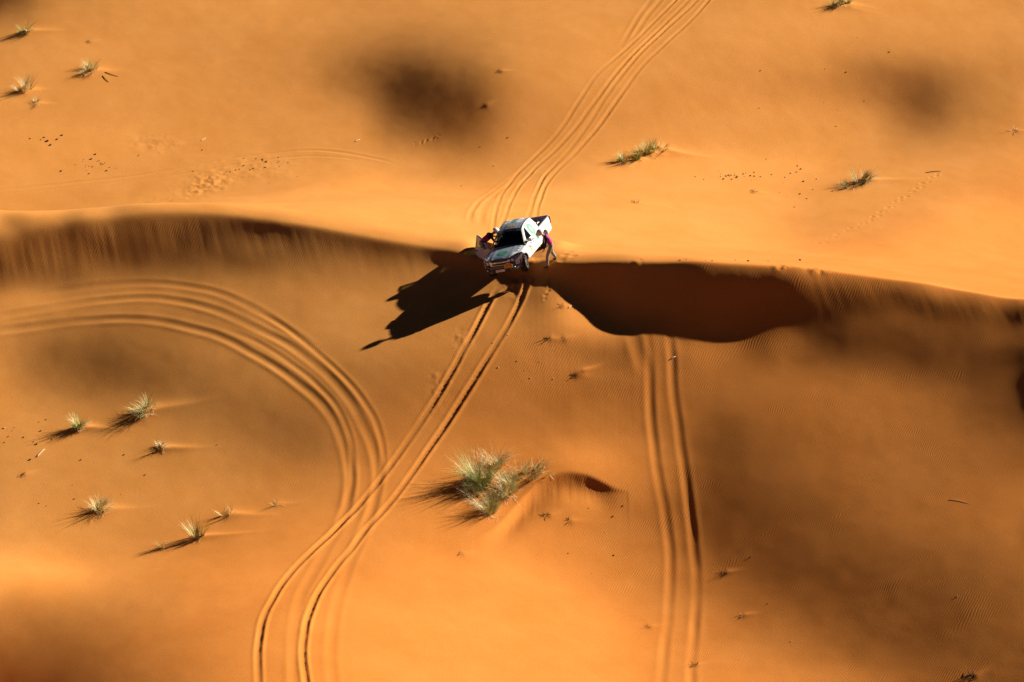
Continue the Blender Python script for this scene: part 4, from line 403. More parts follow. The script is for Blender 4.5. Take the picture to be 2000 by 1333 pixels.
def terrain_grid(xs, ys):
    X, Y = np.meshgrid(xs, ys)
    H = base_height(np.clip(X, GX0 + 2, GX0 + GSTEP * (G.shape[1] - 3)), np.clip(Y, GY0 + 2, GY0 + GSTEP * (G.shape[0] - 3)))
    out = np.maximum(np.maximum(GX0 + 3 - X, X - (GX0 + GSTEP * (G.shape[1] - 4))), np.maximum(GY0 + 3 - Y, Y - (GY0 + GSTEP * (G.shape[0] - 4))))
    f = smooth(0, 25, out)
    H = H * (1 - f) + f * (0.8 * np.sin(X * .11 + 1) * np.cos(Y * .07) - 0.6)
    # the wind leaves nothing quite smooth
    H = H + 0.035 * fbm(X, Y, 3.1, 5, 3) + 0.012 * fbm(X, Y, 0.8, 9, 2)
    # slide streaks down the slip face
    dc = np.interp(X, CREST_X, CREST_Y) - Y
    m = smooth(.1, .5, dc) * (1 - smooth(1.0, 2.3, dc)) * (X > -27) * (X < 27)
    amp = np.interp(X, [-27, -12, -4, 3, 10, 27], [.03, .018, .008, .005, .008, .014])
    H = H + amp * m * (fbm(X * 1.6 + Y * .5, Y * .12, 1.0, 61, 3) + .5 * fbm(X * 4 + Y * 1.2, Y * .2, 1.0, 63, 2))
    return detail_height(xs, ys, H)

STEP_X, STEP_Y = 0.055, 0.075
TXS = axis(-27.5, 27.5, STEP_X, 700.0)
TYS = axis(-29.0, 37.5, STEP_Y, 900.0)
TH = terrain_grid(TXS, TYS)

def ground(x, y):
    """height of the sand at a place"""
    i = min(max(np.searchsorted(TXS, x) - 1, 0), len(TXS) - 2); j = min(max(np.searchsorted(TYS, y) - 1, 0), len(TYS) - 2)
    u = (x - TXS[i]) / (TXS[i + 1] - TXS[i]); v = (y - TYS[j]) / (TYS[j + 1] - TYS[j])
    return float((TH[j, i] * (1 - u) + TH[j, i + 1] * u) * (1 - v) + (TH[j + 1, i] * (1 - u) + TH[j + 1, i + 1] * u) * v)

def ground_normal(x, y, e=0.15):
    return Vector((-(ground(x + e, y) - ground(x - e, y)) / (2 * e), -(ground(x, y + e) - ground(x, y - e)) / (2 * e), 1)).normalized()

def sand_material():
    m, nt, b = nodes_of('sand')
    b.inputs['Roughness'].default_value = 0.95
    b.inputs['Specular IOR Level'].default_value = 0.12
    N = nt.nodes.new; Lk = nt.links.new
    tc = N('ShaderNodeTexCoord')
    n1 = N('ShaderNodeTexNoise'); n1.inputs['Scale'].default_value = 0.35; n1.inputs['Detail'].default_value = 8; n1.inputs['Roughness'].default_value = .62
    Lk(tc.outputs['Object'], n1.inputs['Vector'])
    cr = N('ShaderNodeValToRGB')
    cr.color_ramp.elements[0].position = .3; cr.color_ramp.elements[0].color = (0.58, 0.234, 0.048, 1)
    cr.color_ramp.elements[1].position = .72; cr.color_ramp.elements[1].color = (0.65, 0.28, 0.07, 1)
    Lk(n1.outputs[0], cr.inputs[0])
    # light put into the sand colour: paler sunlit side, redder toward dim near-right flank
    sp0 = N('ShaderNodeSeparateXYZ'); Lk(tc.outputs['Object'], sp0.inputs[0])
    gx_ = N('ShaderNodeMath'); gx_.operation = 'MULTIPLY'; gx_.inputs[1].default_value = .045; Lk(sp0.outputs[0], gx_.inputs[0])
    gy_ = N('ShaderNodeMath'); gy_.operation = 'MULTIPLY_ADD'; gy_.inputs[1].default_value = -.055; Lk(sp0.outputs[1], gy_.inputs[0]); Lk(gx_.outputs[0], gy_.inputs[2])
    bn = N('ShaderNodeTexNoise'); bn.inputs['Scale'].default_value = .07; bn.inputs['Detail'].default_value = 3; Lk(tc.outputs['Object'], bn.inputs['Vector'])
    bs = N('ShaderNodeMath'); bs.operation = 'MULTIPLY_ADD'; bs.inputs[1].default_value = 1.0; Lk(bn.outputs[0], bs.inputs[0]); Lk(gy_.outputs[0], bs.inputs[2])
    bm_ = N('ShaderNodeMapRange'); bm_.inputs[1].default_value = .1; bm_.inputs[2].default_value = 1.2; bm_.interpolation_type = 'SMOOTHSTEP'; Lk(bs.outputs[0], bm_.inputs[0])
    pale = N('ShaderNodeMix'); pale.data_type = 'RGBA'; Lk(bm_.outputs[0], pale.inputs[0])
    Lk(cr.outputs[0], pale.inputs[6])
    shade_tint = N('ShaderNodeMix'); shade_tint.data_type = 'RGBA'; shade_tint.blend_type = 'MULTIPLY'; shade_tint.inputs[0].default_value = 1; shade_tint.inputs[7].default_value = (1.0, .84, .66, 1)
    Lk(cr.outputs[0], shade_tint.inputs[6]); Lk(shade_tint.outputs[2], pale.inputs[7])
    # grain speckle
    n2 = N('ShaderNodeTexNoise'); n2.inputs['Scale'].default_value = 22; n2.inputs['Detail'].default_value = 6; n2.inputs['Roughness'].default_value = .75
    Lk(tc.outputs['Object'], n2.inputs['Vector'])
    mr = N('ShaderNodeMapRange'); mr.inputs[1].default_value = .3; mr.inputs[2].default_value = .7; mr.inputs[3].default_value = .84; mr.inputs[4].default_value = 1.16
    Lk(n2.outputs[0], mr.inputs[0])
    mx = N('ShaderNodeMix'); mx.data_type = 'RGBA'; mx.blend_type = 'MULTIPLY'; mx.inputs[0].default_value = 1
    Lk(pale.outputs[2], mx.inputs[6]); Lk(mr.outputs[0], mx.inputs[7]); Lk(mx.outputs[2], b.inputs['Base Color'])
    # wind ripples: fine relief, crests roughly across the wind
    wp = N('ShaderNodeTexNoise'); wp.inputs['Scale'].default_value = 0.3; wp.inputs['Detail'].default_value = 2
    Lk(tc.outputs['Object'], wp.inputs['Vector'])
    ad = N('ShaderNodeMixRGB'); ad.blend_type = 'ADD'; ad.inputs[0].default_value = 1.0
    sc = N('ShaderNodeVectorMath'); sc.operation = 'SCALE'; sc.inputs[3].default_value = 0.9
    Lk(wp.outputs['Color'], sc.inputs[0])
    av = N('ShaderNodeVectorMath'); av.operation = 'ADD'; Lk(tc.outputs['Object'], av.inputs[0]); Lk(sc.outputs[0], av.inputs[1])
    nt.nodes.remove(ad)
    mp = N('ShaderNodeMapping'); mp.inputs['Rotation'].default_value = (0, 0, R(30)); Lk(av.outputs[0], mp.inputs[0])
    wv = N('ShaderNodeTexWave'); wv.wave_type = 'BANDS'; wv.bands_direction = 'X'; wv.wave_profile = 'SIN'
    wv.inputs['Scale'].default_value = 2 * math.pi / 0.10 / 20.0
    wv.inputs['Distortion'].default_value = 1.8; wv.inputs['Detail'].default_value = 2; wv.inputs['Detail Scale'].default_value = 1.1
    Lk(mp.outputs[0], wv.inputs[0])
    mk = N('ShaderNodeTexNoise'); mk.inputs['Scale'].default_value = 0.3; mk.inputs['Detail'].default_value = 3
    Lk(tc.outputs['Object'], mk.inputs['Vector'])
    mkr = N('ShaderNodeMapRange'); mkr.inputs[1].default_value = .36; mkr.inputs[2].default_value = .60; mkr.inputs[3].default_value = .15; mkr.inputs[4].default_value = 1.0
    Lk(mk.outputs[0], mkr.inputs[0])
    # lee-side flanks in front of the crest ripple more than the windward back
    sp = N('ShaderNodeSeparateXYZ'); Lk(tc.outputs['Object'], sp.inputs[0])
    fr = N('ShaderNodeMapRange'); fr.inputs[1].default_value = 6.0; fr.inputs[2].default_value = 10.0; fr.inputs[3].default_value = 1.0; fr.inputs[4].default_value = .3
    Lk(sp.outputs[1], fr.inputs[0])
    rx = N('ShaderNodeMapRange'); rx.inputs[1].default_value = -4.0; rx.inputs[2].default_value = 9.0; rx.inputs[3].default_value = .5; rx.inputs[4].default_value = 1.0
    Lk(sp.outputs[0], rx.inputs[0])
    m1 = N('ShaderNodeMath'); m1.operation = 'MULTIPLY'; Lk(mkr.outputs[0], m1.inputs[0]); Lk(fr.outputs[0], m1.inputs[1])
    m1b = N('ShaderNodeMath'); m1b.operation = 'MULTIPLY'; Lk(m1.outputs[0], m1b.inputs[0]); Lk(rx.outputs[0], m1b.inputs[1])
    m2 = N('ShaderNodeMath'); m2.operation = 'MULTIPLY'; Lk(m1b.outputs[0], m2.inputs[0]); Lk(wv.outputs[1], m2.inputs[1])
    n3 = N('ShaderNodeTexNoise'); n3.inputs['Scale'].default_value = 9; n3.inputs['Detail'].default_value = 5; n3.inputs['Roughness'].default_value = .7
    Lk(tc.outputs['Object'], n3.inputs['Vector'])
    m3 = N('ShaderNodeMath'); m3.operation = 'MULTIPLY_ADD'; m3.inputs[1].default_value = 0.9; Lk(n3.outputs[0], m3.inputs[0]); Lk(m2.outputs[0], m3.inputs[2])
    bp = N('ShaderNodeBump'); bp.inputs['Strength'].default_value = 1.0; bp.inputs['Distance'].default_value = 0.0046
    Lk(m3.outputs[0], bp.inputs['Height']); Lk(bp.outputs[0], b.inputs['Normal'])
    return m

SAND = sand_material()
def build_sand():
    ny, nx = TH.shape
    X, Y = np.meshgrid(TXS, TYS)
    co = np.stack([X, Y, TH], -1).reshape(-1, 3).astype(np.float32)
    idx = np.arange(nx * ny).reshape(ny, nx)
    q = np.stack([idx[:-1, :-1], idx[:-1, 1:], idx[1:, 1:], idx[1:, :-1]], -1).reshape(-1, 4).astype(np.int32)
    me = bpy.data.meshes.new('desert_sand')
    me.vertices.add(len(co)); me.vertices.foreach_set('co', co.ravel())
    me.loops.add(q.size); me.loops.foreach_set('vertex_index', q.ravel())
    me.polygons.add(len(q)); me.polygons.foreach_set('loop_start', np.arange(0, q.size, 4, dtype=np.int32))
    me.polygons.foreach_set('use_smooth', np.ones(len(q), bool))
    me.update(); me.validate()
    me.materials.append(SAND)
    o = bpy.data.objects.new('desert_sand', me)
    link(o)
    tag(o, 'orange wind-blown sand dunes with tyre tracks and a sharp crest', 'sand', kind='structure')
    return o
build_sand()

# ------------------------------------------------------------------ materials of the truck and people
M = {}
M['white'] = simple('white_paint', (.62, .645, .68), .32, 0, .5, .03, 3, coat=.6)
M['grey'] = simple('slate_blue_wrap', (.27, .32, .41), .42, 0, .5, .05, 3, coat=.25)
M['dark'] = simple('dark_grey_bumper_plastic', (.035, .04, .045), .5, 0, .4, .1, 6)
M['bumper'] = simple('bumper_grey', (.085, .095, .10), .45, 0, .5, .08, 6)
M['black'] = simple('black_plastic', (.012, .012, .013), .55, 0, .4, .1, 6)
M['rubber'] = simple('tyre_rubber', (.022, .021, .020), .85, 0, .3, .2, 12)
M['alloy'] = simple('alloy_metal', (.55, .56, .58), .3, .9, .5, .05, 10)
M['chrome'] = simple('chrome', (.62, .65, .70), .22, .35, .5, .02, 10)
M['green'] = simple('mint_green_sticker', (.03, .30, .17), .4, 0, .5, .04, 6)
M['gold'] = simple('gold_print', (.55, .38, .16), .45, 0, .5, .35, 22)
M['sticker'] = simple('white_sticker', (.82, .83, .84), .4, 0, .5, .03, 6)
M['blue'] = simple('blue_print', (.03, .07, .55), .4, 0, .5, .05, 6)
M['cyan'] = simple('pale_blue_print', (.10, .36, .58), .4, 0, .5, .3, 20)
M['teal'] = simple('teal_stripe', (.06, .30, .27), .4, 0, .5, .1, 12)
M['pale'] = simple('pale_cyan_print', (.50, .74, .74), .4, 0, .5, .08, 9)
M['ochre'] = simple('yellow_print', (.74, .52, .22), .4, 0, .5, .25, 12)
M['rust'] = simple('rally_plate_orange', (.50, .19, .05), .45, 0, .5, .35, 18)
M['red'] = simple('red_lens', (.35, .012, .012), .2, 0, .5, .1, 8)
M['redcloth'] = simple('red_fabric', (.62, .055, .02), .8, 0, .3, .2, 14)
M['lampglass'] = simple('headlamp_lens', (.40, .43, .47), .12, .35, .6, .3, 14)
M['seat'] = simple('dark_seat_fabric', (.02, .021, .024), .9, 0, .2, .2, 14)
M['seatgreen'] = simple('green_seat_cover', (.02, .13, .05), .9, 0, .2, .2, 14)
M['amber'] = simple('amber_lens', (.62, .25, .03), .25, 0, .5, .1, 9)

def glass_mat():
    m, nt, b = nodes_of('tinted_glass')
    b.inputs['Base Color'].default_value = (.012, .016, .018, 1)
    b.inputs['Roughness'].default_value = .04
    tr = nt.nodes.new('ShaderNodeBsdfTransparent'); tr.inputs[0].default_value = (.52, .58, .58, 1)
    mx = nt.nodes.new('ShaderNodeMixShader'); mx.inputs[0].default_value = .26
    n = nt.nodes.new('ShaderNodeTexNoise'); n.inputs['Scale'].default_value = 3.0
    mr = nt.nodes.new('ShaderNodeMapRange'); mr.inputs[3].default_value = .22; mr.inputs[4].default_value = .32
    nt.links.new(n.outputs[0], mr.inputs[0]); nt.links.new(mr.outputs[0], mx.inputs[0])
    nt.links.new(tr.outputs[0], mx.inputs[1]); nt.links.new(b.outputs[0], mx.inputs[2])
    nt.links.new(mx.outputs[0], nt.nodes['Material Output'].inputs[0])
    return m
M['glass'] = glass_mat()

# ------------------------------------------------------------------ shape builders
def sheet(name, fn, nu, nv, mat, parent, thick=.012, smooth=True, us=None, vs_=None):
    """a curved panel: fn(u, v) gives a point, thickness goes against the normal"""
    us = np.linspace(0, 1, nu + 1) if us is None else us
    vs_ = np.linspace(0, 1, nv + 1) if vs_ is None else vs_
    P = np.array([[fn(u, v) for u in us] for v in vs_], float)
    du = np.gradient(P, axis=1); dv = np.gradient(P, axis=0)
    N = np.cross(du, dv); N /= np.maximum(np.linalg.norm(N, axis=2, keepdims=True), 1e-9)
    ny, nx = P.shape[:2]
    Q = P - N * thick
    verts = list(P.reshape(-1, 3)) + list(Q.reshape(-1, 3))
    k = nx * ny; I = lambda j, i: j * nx + i
    f = []
    for j in range(ny - 1):
        for i in range(nx - 1):
            f.append((I(j, i), I(j, i + 1), I(j + 1, i + 1), I(j + 1, i)))
            f.append((k + I(j, i), k + I(j + 1, i), k + I(j + 1, i + 1), k + I(j, i + 1)))
    for i in range(nx - 1):
        f.append((I(0, i), k + I(0, i), k + I(0, i + 1), I(0, i + 1)))
        f.append((I(ny - 1, i), I(ny - 1, i + 1), k + I(ny - 1, i + 1), k + I(ny - 1, i)))
    for j in range(ny - 1):
        f.append((I(j, 0), I(j + 1, 0), k + I(j + 1, 0), k + I(j, 0)))
        f.append((I(j, nx - 1), k + I(j, nx - 1), k + I(j + 1, nx - 1), I(j + 1, nx - 1)))
    o = mesh_obj(name, verts, f, mat, parent)
    if smooth:
        o.data.shade_smooth()
        o.data.set_sharp_from_angle(angle=R(38))
    return o

def box(name, c, s, mat, parent, bevel=.01, rot=None):
    bm = bmesh.new()
    bmesh.ops.create_cube(bm, size=1)
    bmesh.ops.scale(bm, vec=s, verts=bm.verts)
    if bevel:
        bmesh.ops.bevel(bm, geom=list(bm.edges), offset=min(bevel, min(s) * .45), segments=2, affect='EDGES', profile=.6)
    if rot: bmesh.ops.rotate(bm, cent=(0, 0, 0), matrix=Matrix.Rotation(rot[1], 3, rot[0]), verts=bm.verts)
    bmesh.ops.translate(bm, vec=c, verts=bm.verts)
    return bm_obj(name, bm, mat, parent)

def lathe(name, prof, axis, n, mat, parent, center=(0, 0, 0), smooth=True):
    """prof: (radius, along) pairs turned about an axis 'Y'"""
    verts = []; faces = []
    for k in range(n):
        a = 2 * math.pi * k / n
        for r, t in prof:
            verts.append((center[0] + r * math.cos(a), center[1] + t, center[2] + r * math.sin(a)))
    m = len(prof)
    for k in range(n):
        k2 = (k + 1) % n
        for i in range(m - 1):
            faces.append((k * m + i, k * m + i + 1, k2 * m + i + 1, k2 * m + i))
    o = mesh_obj(name, verts, faces, mat, parent)
    if smooth: o.data.shade_smooth(); o.data.set_sharp_from_angle(angle=R(40))
    return o

def tube(name, pts, r, mat, parent, n=8, caps=True):
    pts = [Vector(p) for p in pts]; verts = []; faces = []
    for i, p in enumerate(pts):
        t = (pts[min(i + 1, len(pts) - 1)] - pts[max(i - 1, 0)]).normalized()
        a = t.orthogonal().normalized() if i == 0 else (prev - t * prev.dot(t)).normalized()
        prev = a; b = t.cross(a)
        rr = r[i] if isinstance(r, (list, tuple)) else r
        for k in range(n):
            th = 2 * math.pi * k / n
            verts.append(p + (a * math.cos(th) + b * math.sin(th)) * rr)
    for i in range(len(pts) - 1):
        for k in range(n):
            faces.append((i * n + k, i * n + (k + 1) % n, (i + 1) * n + (k + 1) % n, (i + 1) * n + k))
    if caps:
        faces.append(tuple(range(n))[::-1]); faces.append(tuple((len(pts) - 1) * n + k for k in range(n)))
    return mesh_obj(name, verts, faces, mat, parent, smooth=True)

def decal_poly(name, outline, fn, mat, parent, off=.004, sub=1):
    """flat print laid on a surface: outline in (s, t), fn maps to the surface point"""
    c = np.mean(np.array(outline), axis=0)
    verts = [fn(*c)] + [fn(*p) for p in outline]
    n = len(outline)
    a, b, d = np.array(verts[0]), np.array(verts[1]), np.array(verts[1 + n // 3])
    nor = np.cross(b - a, d - a); nor /= np.linalg.norm(nor)
    V = [tuple(np.array(v)) for v in verts]
    return mesh_obj(name, V, [(0, 1 + i, 1 + (i + 1) % n) for i in range(n)], mat, parent)

def text_mesh(name, body, size, mat, parent, matrix, depth=.001, xs=1.0):
    cu = bpy.data.curves.new(name, 'FONT'); cu.body = body; cu.size = size; cu.align_x = 'CENTER'; cu.align_y = 'CENTER'
    cu.extrude = depth; cu.resolution_u = 2
    tmp = bpy.data.objects.new('tmp', cu); col.objects.link(tmp)
    dg = bpy.context.evaluated_depsgraph_get()
    me = bpy.data.meshes.new_from_object(tmp.evaluated_get(dg))
    bpy.data.objects.remove(tmp); bpy.data.curves.remove(cu)
    me.transform(Matrix.Diagonal((xs, 1, 1, 1))); me.transform(matrix)
    me.materials.clear(); me.materials.append(mat)
    o = bpy.data.objects.new(name, me)
    return link(o, parent)

def frame_mat(origin, ex, ey):
    ex = Vector(ex).normalized(); ey = Vector(ey); ey = (ey - ex * ey.dot(ex)).normalized(); ez = ex.cross(ey)
    m = Matrix.Identity(4)
    for i in range(3):
        m[i][0], m[i][1], m[i][2], m[i][3] = ex[i], ey[i], ez[i], origin[i]
    return m

# ------------------------------------------------------------------ the pickup truck (x forward, y to its left, z up, metres)
truck = empty('pickup_truck')
tag(truck, 'white pickup truck with slate grey bonnet and roof stuck tilted across the dune crest', 'pickup truck')
XW, RW = 1.55, .385            # axle position, wheel radius
def halfw(x):
    return float(np.interp(x, [-2.75, -2.6, -1.2, 0, 1.0, 1.55, 1.95, 2.15, 2.3, 2.42], [.86, .90, .92, .925, .925, .925, .90, .86, .80, .72]))
def side_y(x, z):
    w = halfw(x)
    return w - .05 * max(0, (z - .92) / .25) ** 2 - .055 * max(0, (.70 - z) / .25) ** 2 + .008 * math.exp(-((z - .93) / .03) ** 2)
def hood_z(x, y):
    c = float(np.interp(x, [.80, .95, 1.3, 1.7, 2.05, 2.22, 2.32, 2.38], [1.145, 1.14, 1.125, 1.095, 1.045, 1.00, .955, .91]))
    e = abs(y) / .80
    return c - .035 * e ** 2 - .04 * max(0, (e - .85) / .15) ** 2 + .012 * (1 if False else math.exp(-((e - .55) / .06) ** 2))
def arch(x, xc, r=.475):
    return RW + math.sqrt(max(0, r * r - (x - xc) ** 2)) if abs(x - xc) < r else -1
def z_bot(x):
    b = .47
    if x > 1.0: b = float(np.interp(x, [1.0, 1.08, 2.02, 2.1, 2.4], [.47, .5, .5, .60, .66]))
    return max(b, arch(x, XW), arch(x, -XW))

hood = sheet('hood', lambda u, v: (.93 + 1.42 * v, -.775 + 1.55 * u, hood_z(.93 + 1.42 * v, -.775 + 1.55 * u)), 28, 18, M['grey'], truck, -.02)
box('cowl_panel', (.86, 0, 1.10), (.22, 1.42, .06), M['black'], truck, .015, ('Y', R(8)))
def side_strip(name, s, x0, x1, zt, mat, parent, n=10, nz=8, lip=None, us=None):
    def fn(u, v):
        x = x0 + (x1 - x0) * u
        zb = z_bot(x); z_top = zt(x) if callable(zt) else zt
        if lip is not None and v > .72:
            t = (v - .72) / .28; zl = z_top - .06; ya = side_y(x, zl); ye, ze = lip(x)
            a = t * math.pi / 2
            return (x, s * (ye + (ya - ye) * math.cos(a)), zl + (ze - zl) * math.sin(a))
        vv = v / .72 if lip is not None else v
        zz = zb + ((z_top - (.06 if lip else 0)) - zb) * vv
        return (x, s * side_y(x, zz), zz)
    g = (lambda u, v: fn(1 - u, v)) if s > 0 else fn
    # u runs so that the outside is the front face
    return sheet(name, g, n, nz, mat, parent, -.025)
nf = 40
for s in (1, -1):
    f = side_strip('front_fender', s, 2.36, .99, lambda x: hood_z(x, .79), M['white'], truck, nf, 12, lip=lambda x: (.782, hood_z(x, .782) - .004))
    # arch lip
    pts = []
    def ring(u, v, s=s):
        a = R(2) + R(176) * u; r = .47 + .055 * v
        x = XW + r * math.cos(a); z = RW + r * math.sin(a)
        return (x, s * (side_y(x, z) + .022 - .012 * v), z)
    sheet('wheel_arch', ring if s > 0 else (lambda u, v, r=ring: r(1 - u, v)), 26, 2, M['grey'], truck, .03)
    def ring2(u, v, s=s):
        a = R(3) + R(174) * u; r = .47 + .05 * v
        x = -XW + r * math.cos(a); z = RW + r * math.sin(a)
        return (x, s * (side_y(x, z) + .02 - .012 * v), z)
    sheet('wheel_arch', ring2 if s > 0 else (lambda u, v, r=ring2: r(1 - u, v)), 26, 2, M['white'], truck, .03)
    # side repeater and sticker bars along the rear edge of the bonnet
    box('side_indicator', (1.02, s * (side_y(1.05, .93) + .004), .93), (.09, .02, .03), M['amber'], truck, .006)
    # sill
    box('sill', (0, s * .86, .455), (2.02, .10, .07), M['white'], truck, .02)

# greenhouse: the pillars lean inwards
def gh_y(x, z): return .885 - .52 * (z - 1.115)
def gp(s, x, z, off=0): return (x, s * (gh_y(x, z) + off), z)
ROOF_X = [(.16, 1.625), (0, 1.665), (-.25, 1.70), (-.55, 1.71), (-.85, 1.695), (-1.08, 1.66)]
def roof_edge_z(x): return float(np.interp(-x, [-p[0] for p in ROOF_X], [p[1] for p in ROOF_X]))
def frame_band(name, s, outer, inner, mat, parent, thick=.03, off=0.0):
    n = len(outer); V = []
    for p in outer: V.append(gp(s, p[0], p[1], off))
    for p in inner: V.append(gp(s, p[0], p[1], off + .004))
    for p in outer: V.append(gp(s, p[0], p[1], off - thick))
    for p in inner: V.append(gp(s, p[0], p[1], off - thick))
    F = []
    for i in range(n):
        j = (i + 1) % n
        F += [(i, j, n + j, n + i), (2 * n + i, 3 * n + i, 3 * n + j, 2 * n + j), (i, 2 * n + i, 2 * n + j, j), (n + i, n + j, 3 * n + j, 3 * n + i)]
    o = mesh_obj(name, V, F, mat, parent)
    bm = bmesh.new(); bm.from_mesh(o.data); bmesh.ops.recalc_face_normals(bm, faces=bm.faces); bm.to_mesh(o.data); bm.free()
    return o
def pane(name, s, poly, mat, parent, off=-.012):
    V = [gp(s, *p, off) for p in poly] + [gp(s, *p, off - .005) for p in poly]
    n = len(poly)
    F = [tuple(range(n)) if s < 0 else tuple(range(n))[::-1], tuple(range(n, 2 * n))[::-1] if s < 0 else tuple(range(n, 2 * n))]
    F += [(i, (i + 1) % n, n + (i + 1) % n, n + i) for i in range(n)]
    return mesh_obj(name, V, F, mat, parent)
FW_O = [(.93, 1.115), (.62, 1.33), (.17, 1.625), (.02, 1.655), (-.045, 1.66), (-.045, 1.115)]
FW_I = [(.70, 1.16), (.52, 1.32), (.16, 1.565), (.08, 1.595), (.0, 1.60), (.0, 1.16)]
RW_O = [(-.055, 1.115), (-.055, 1.66), (-.40, 1.70), (-.86, 1.685), (-1.02, 1.45), (-1.10, 1.115)]
RW_I = [(-.115, 1.17), (-.115, 1.60), (-.40, 1.635), (-.78, 1.62), (-.93, 1.42), (-.99, 1.17)]

def front_door(s, parent):
    """built in place, hinge edge at x = .97"""
    panel = side_strip('door_panel', s, .975, -.045, 1.115, M['white'], parent, 12, 10)
    frame_band('window_frame', s, FW_O, FW_I, M['white'], parent)
    pane('window_pane', s, FW_I, M['glass'], parent)
    hd = box('door_handle', (.06, s * (side_y(0, 1.02) + .022), 1.02), (.19, .03, .035), M['black'], parent, .012)
    mb = box('mirror', (.70, s * 1.03, 1.19), (.12, .20, .15), M['alloy' if s > 0 else 'alloy'], parent, .05)
    box('mirror_stem', (.70, s * .92, 1.14), (.07, .12, .05), M['black'], mb, .015)
    box('mirror_glass', (.638, s * 1.03, 1.19), (.006, .165, .115), M['chrome'], mb, .002)
    box('mirror_indicator', (.762, s * 1.06, 1.165), (.01, .10, .03), M['amber'], mb, .004)
    trim = box('door_trim', (.46, s * .835, .84), (.88, .03, .5), M['black'], parent, .012)
    return panel

ld = bpy.data.objects.new('front_door', None); link(ld, truck)
front_door(1, ld)
rd = bpy.data.objects.new('front_door', None); link(rd, truck)
ld['label'] = 'closed white front door with stickers on the sunlit side'
rd['label'] = 'open front door swung out on the shaded side'
front_door(-1, rd)
# swing the passenger side door open about its hinge
hinge = Matrix.Translation((.975, -.90, 0)) @ Matrix.Rotation(R(62), 4, 'Z') @ Matrix.Translation((-.975, .90, 0))
rd.matrix_local = hinge

for s in (1, -1):
    rdoor = bpy.data.objects.new('rear_door', None); link(rdoor, truck)
    side_strip('door_panel', s, -.055, -1.10, 1.115, M['white'], rdoor, 22, 10)
    frame_band('window_frame', s, RW_O, RW_I, M['white'], rdoor)
    pane('window_pane', s, RW_I, M['sticker'] if s > 0 else M['glass'], rdoor, -.004 if s > 0 else -.012)
    box('door_handle', (-.86, s * (side_y(-.86, 1.02) + .022), 1.02), (.19, .03, .035), M['black'], rdoor, .012)
    # cab corner behind the rear door and cant rail above the doors
    V = [gp(s, -1.11, 1.115), gp(s, -1.03, 1.45), gp(s, -.87, 1.685), gp(s, -1.08, 1.665), gp(s, -1.16, 1.45), gp(s, -1.17, 1.115)]
    V2 = [(v[0], v[1] - s * .05, v[2]) for v in V]
    n = 6
    mesh_obj('cab_corner', V + V2, [tuple(range(n)) if s < 0 else tuple(range(n))[::-1], tuple(range(n, 12))[::-1] if s < 0 else tuple(range(n, 12))] + [(i, (i + 1) % n, n + (i + 1) % n, n + i) for i in range(n)], M['white'], truck)
    side_strip('cab_side', s, -1.105, -1.17, 1.115, M['white'], truck, 4, 8)
    def rail(u, v, s=s):
        x = .19 - 1.29 * u
        z0 = roof_edge_z(x) - .012; y0 = gh_y(x, z0)
        return (x, s * (y0 - .045 * v ** 1.5), z0 + .055 * v ** .7)
    sheet('cant_rail', (lambda u, v, r=rail: r(1 - u, v)) if s > 0 else rail, 16, 5, M['white'], truck, -.02)
    # A pillar skin in front of the door frame
    V = []
    for t in np.linspace(0, 1, 6):
        x = .95 + (.20 - .95) * t; z = 1.125 + (1.635 - 1.125) * t
        y = gh_y(x, z)
        V += [(x - .02, s * (y + .002), z), (x + .035, s * (y - .045), z + .012), (x, s * (y - .07), z - .03)]
    F = []
    for k in range(5):
        for a in range(3):
            F.append((k * 3 + a, k * 3 + (a + 1) % 3, k * 3 + 3 + (a + 1) % 3, k * 3 + 3 + a))
    mesh_obj('windscreen_pillar', V, F + [(0, 1, 2), (15, 17, 16)], M['white'], truck)

def roof_fn(u, v):
    x = .175 - 1.265 * v; y = -.565 + 1.13 * u
    e = abs(y) / .565
    return (x, y * (1 + .0 * v), roof_edge_z(x) + .045 + .035 * (1 - e ** 2) - .01 * math.exp(-((e - .6) / .05) ** 2))
roof = sheet('roof', roof_fn, 26, 18, M['grey'], truck, .02)
for s in (1, -1):
    tube('roof_gutter', [(x, s * .575, roof_edge_z(x) + .05) for x in np.linspace(.16, -1.07, 9)], .012, M['black'], roof, 6)
def ws_fn(u, v):
    y0 = -.715 + 1.43 * u; y1 = -.575 + 1.15 * u; e = (2 * u - 1) ** 2
    x = (.915 - .06 * e) + ((.185 - .03 * e) - (.915 - .06 * e)) * v + .02 * math.sin(math.pi * v)
    return (x, y0 + (y1 - y0) * v, 1.13 + (1.665 - .03 * e - 1.13) * v + .012 * math.sin(math.pi * v))
wsh = sheet('windscreen', ws_fn, 14, 8, M['glass'], truck, .006)
def on(fn, off):
    """surface point pushed off along the normal"""
    def g(u, v):
        h = 1e-3
        p = np.array(fn(u, v)); a = np.array(fn(min(u + h, 1), v)) - np.array(fn(max(u - h, 0), v)); b = np.array(fn(u, min(v + h, 1))) - np.array(fn(u, max(v - h, 0)))
        n = np.cross(a, b); n /= np.linalg.norm(n)
        return tuple(p + n * off)
    return g
def patch(name, fn, u0, u1, v0, v1, mat, parent, off=.004, nu=6, nv=3):
    g = on(fn, off)
    return sheet(name, lambda u, v: g(u0 + (u1 - u0) * u, v0 + (v1 - v0) * v), nu, nv, mat, parent, .0015)
patch('sun_strip', ws_fn, .03, .97, .86, .985, M['black'], wsh, .004, 12, 2)
patch('sticker', ws_fn, .03, .20, .84, .98, M['cyan'], wsh, .007, 3, 2)
patch('sticker', ws_fn, .80, .97, .85, .985, M['sticker'], wsh, .007, 3, 2)
patch('sticker', ws_fn, .82, .95, .90, .95, M['cyan'], wsh, .010, 3, 1)
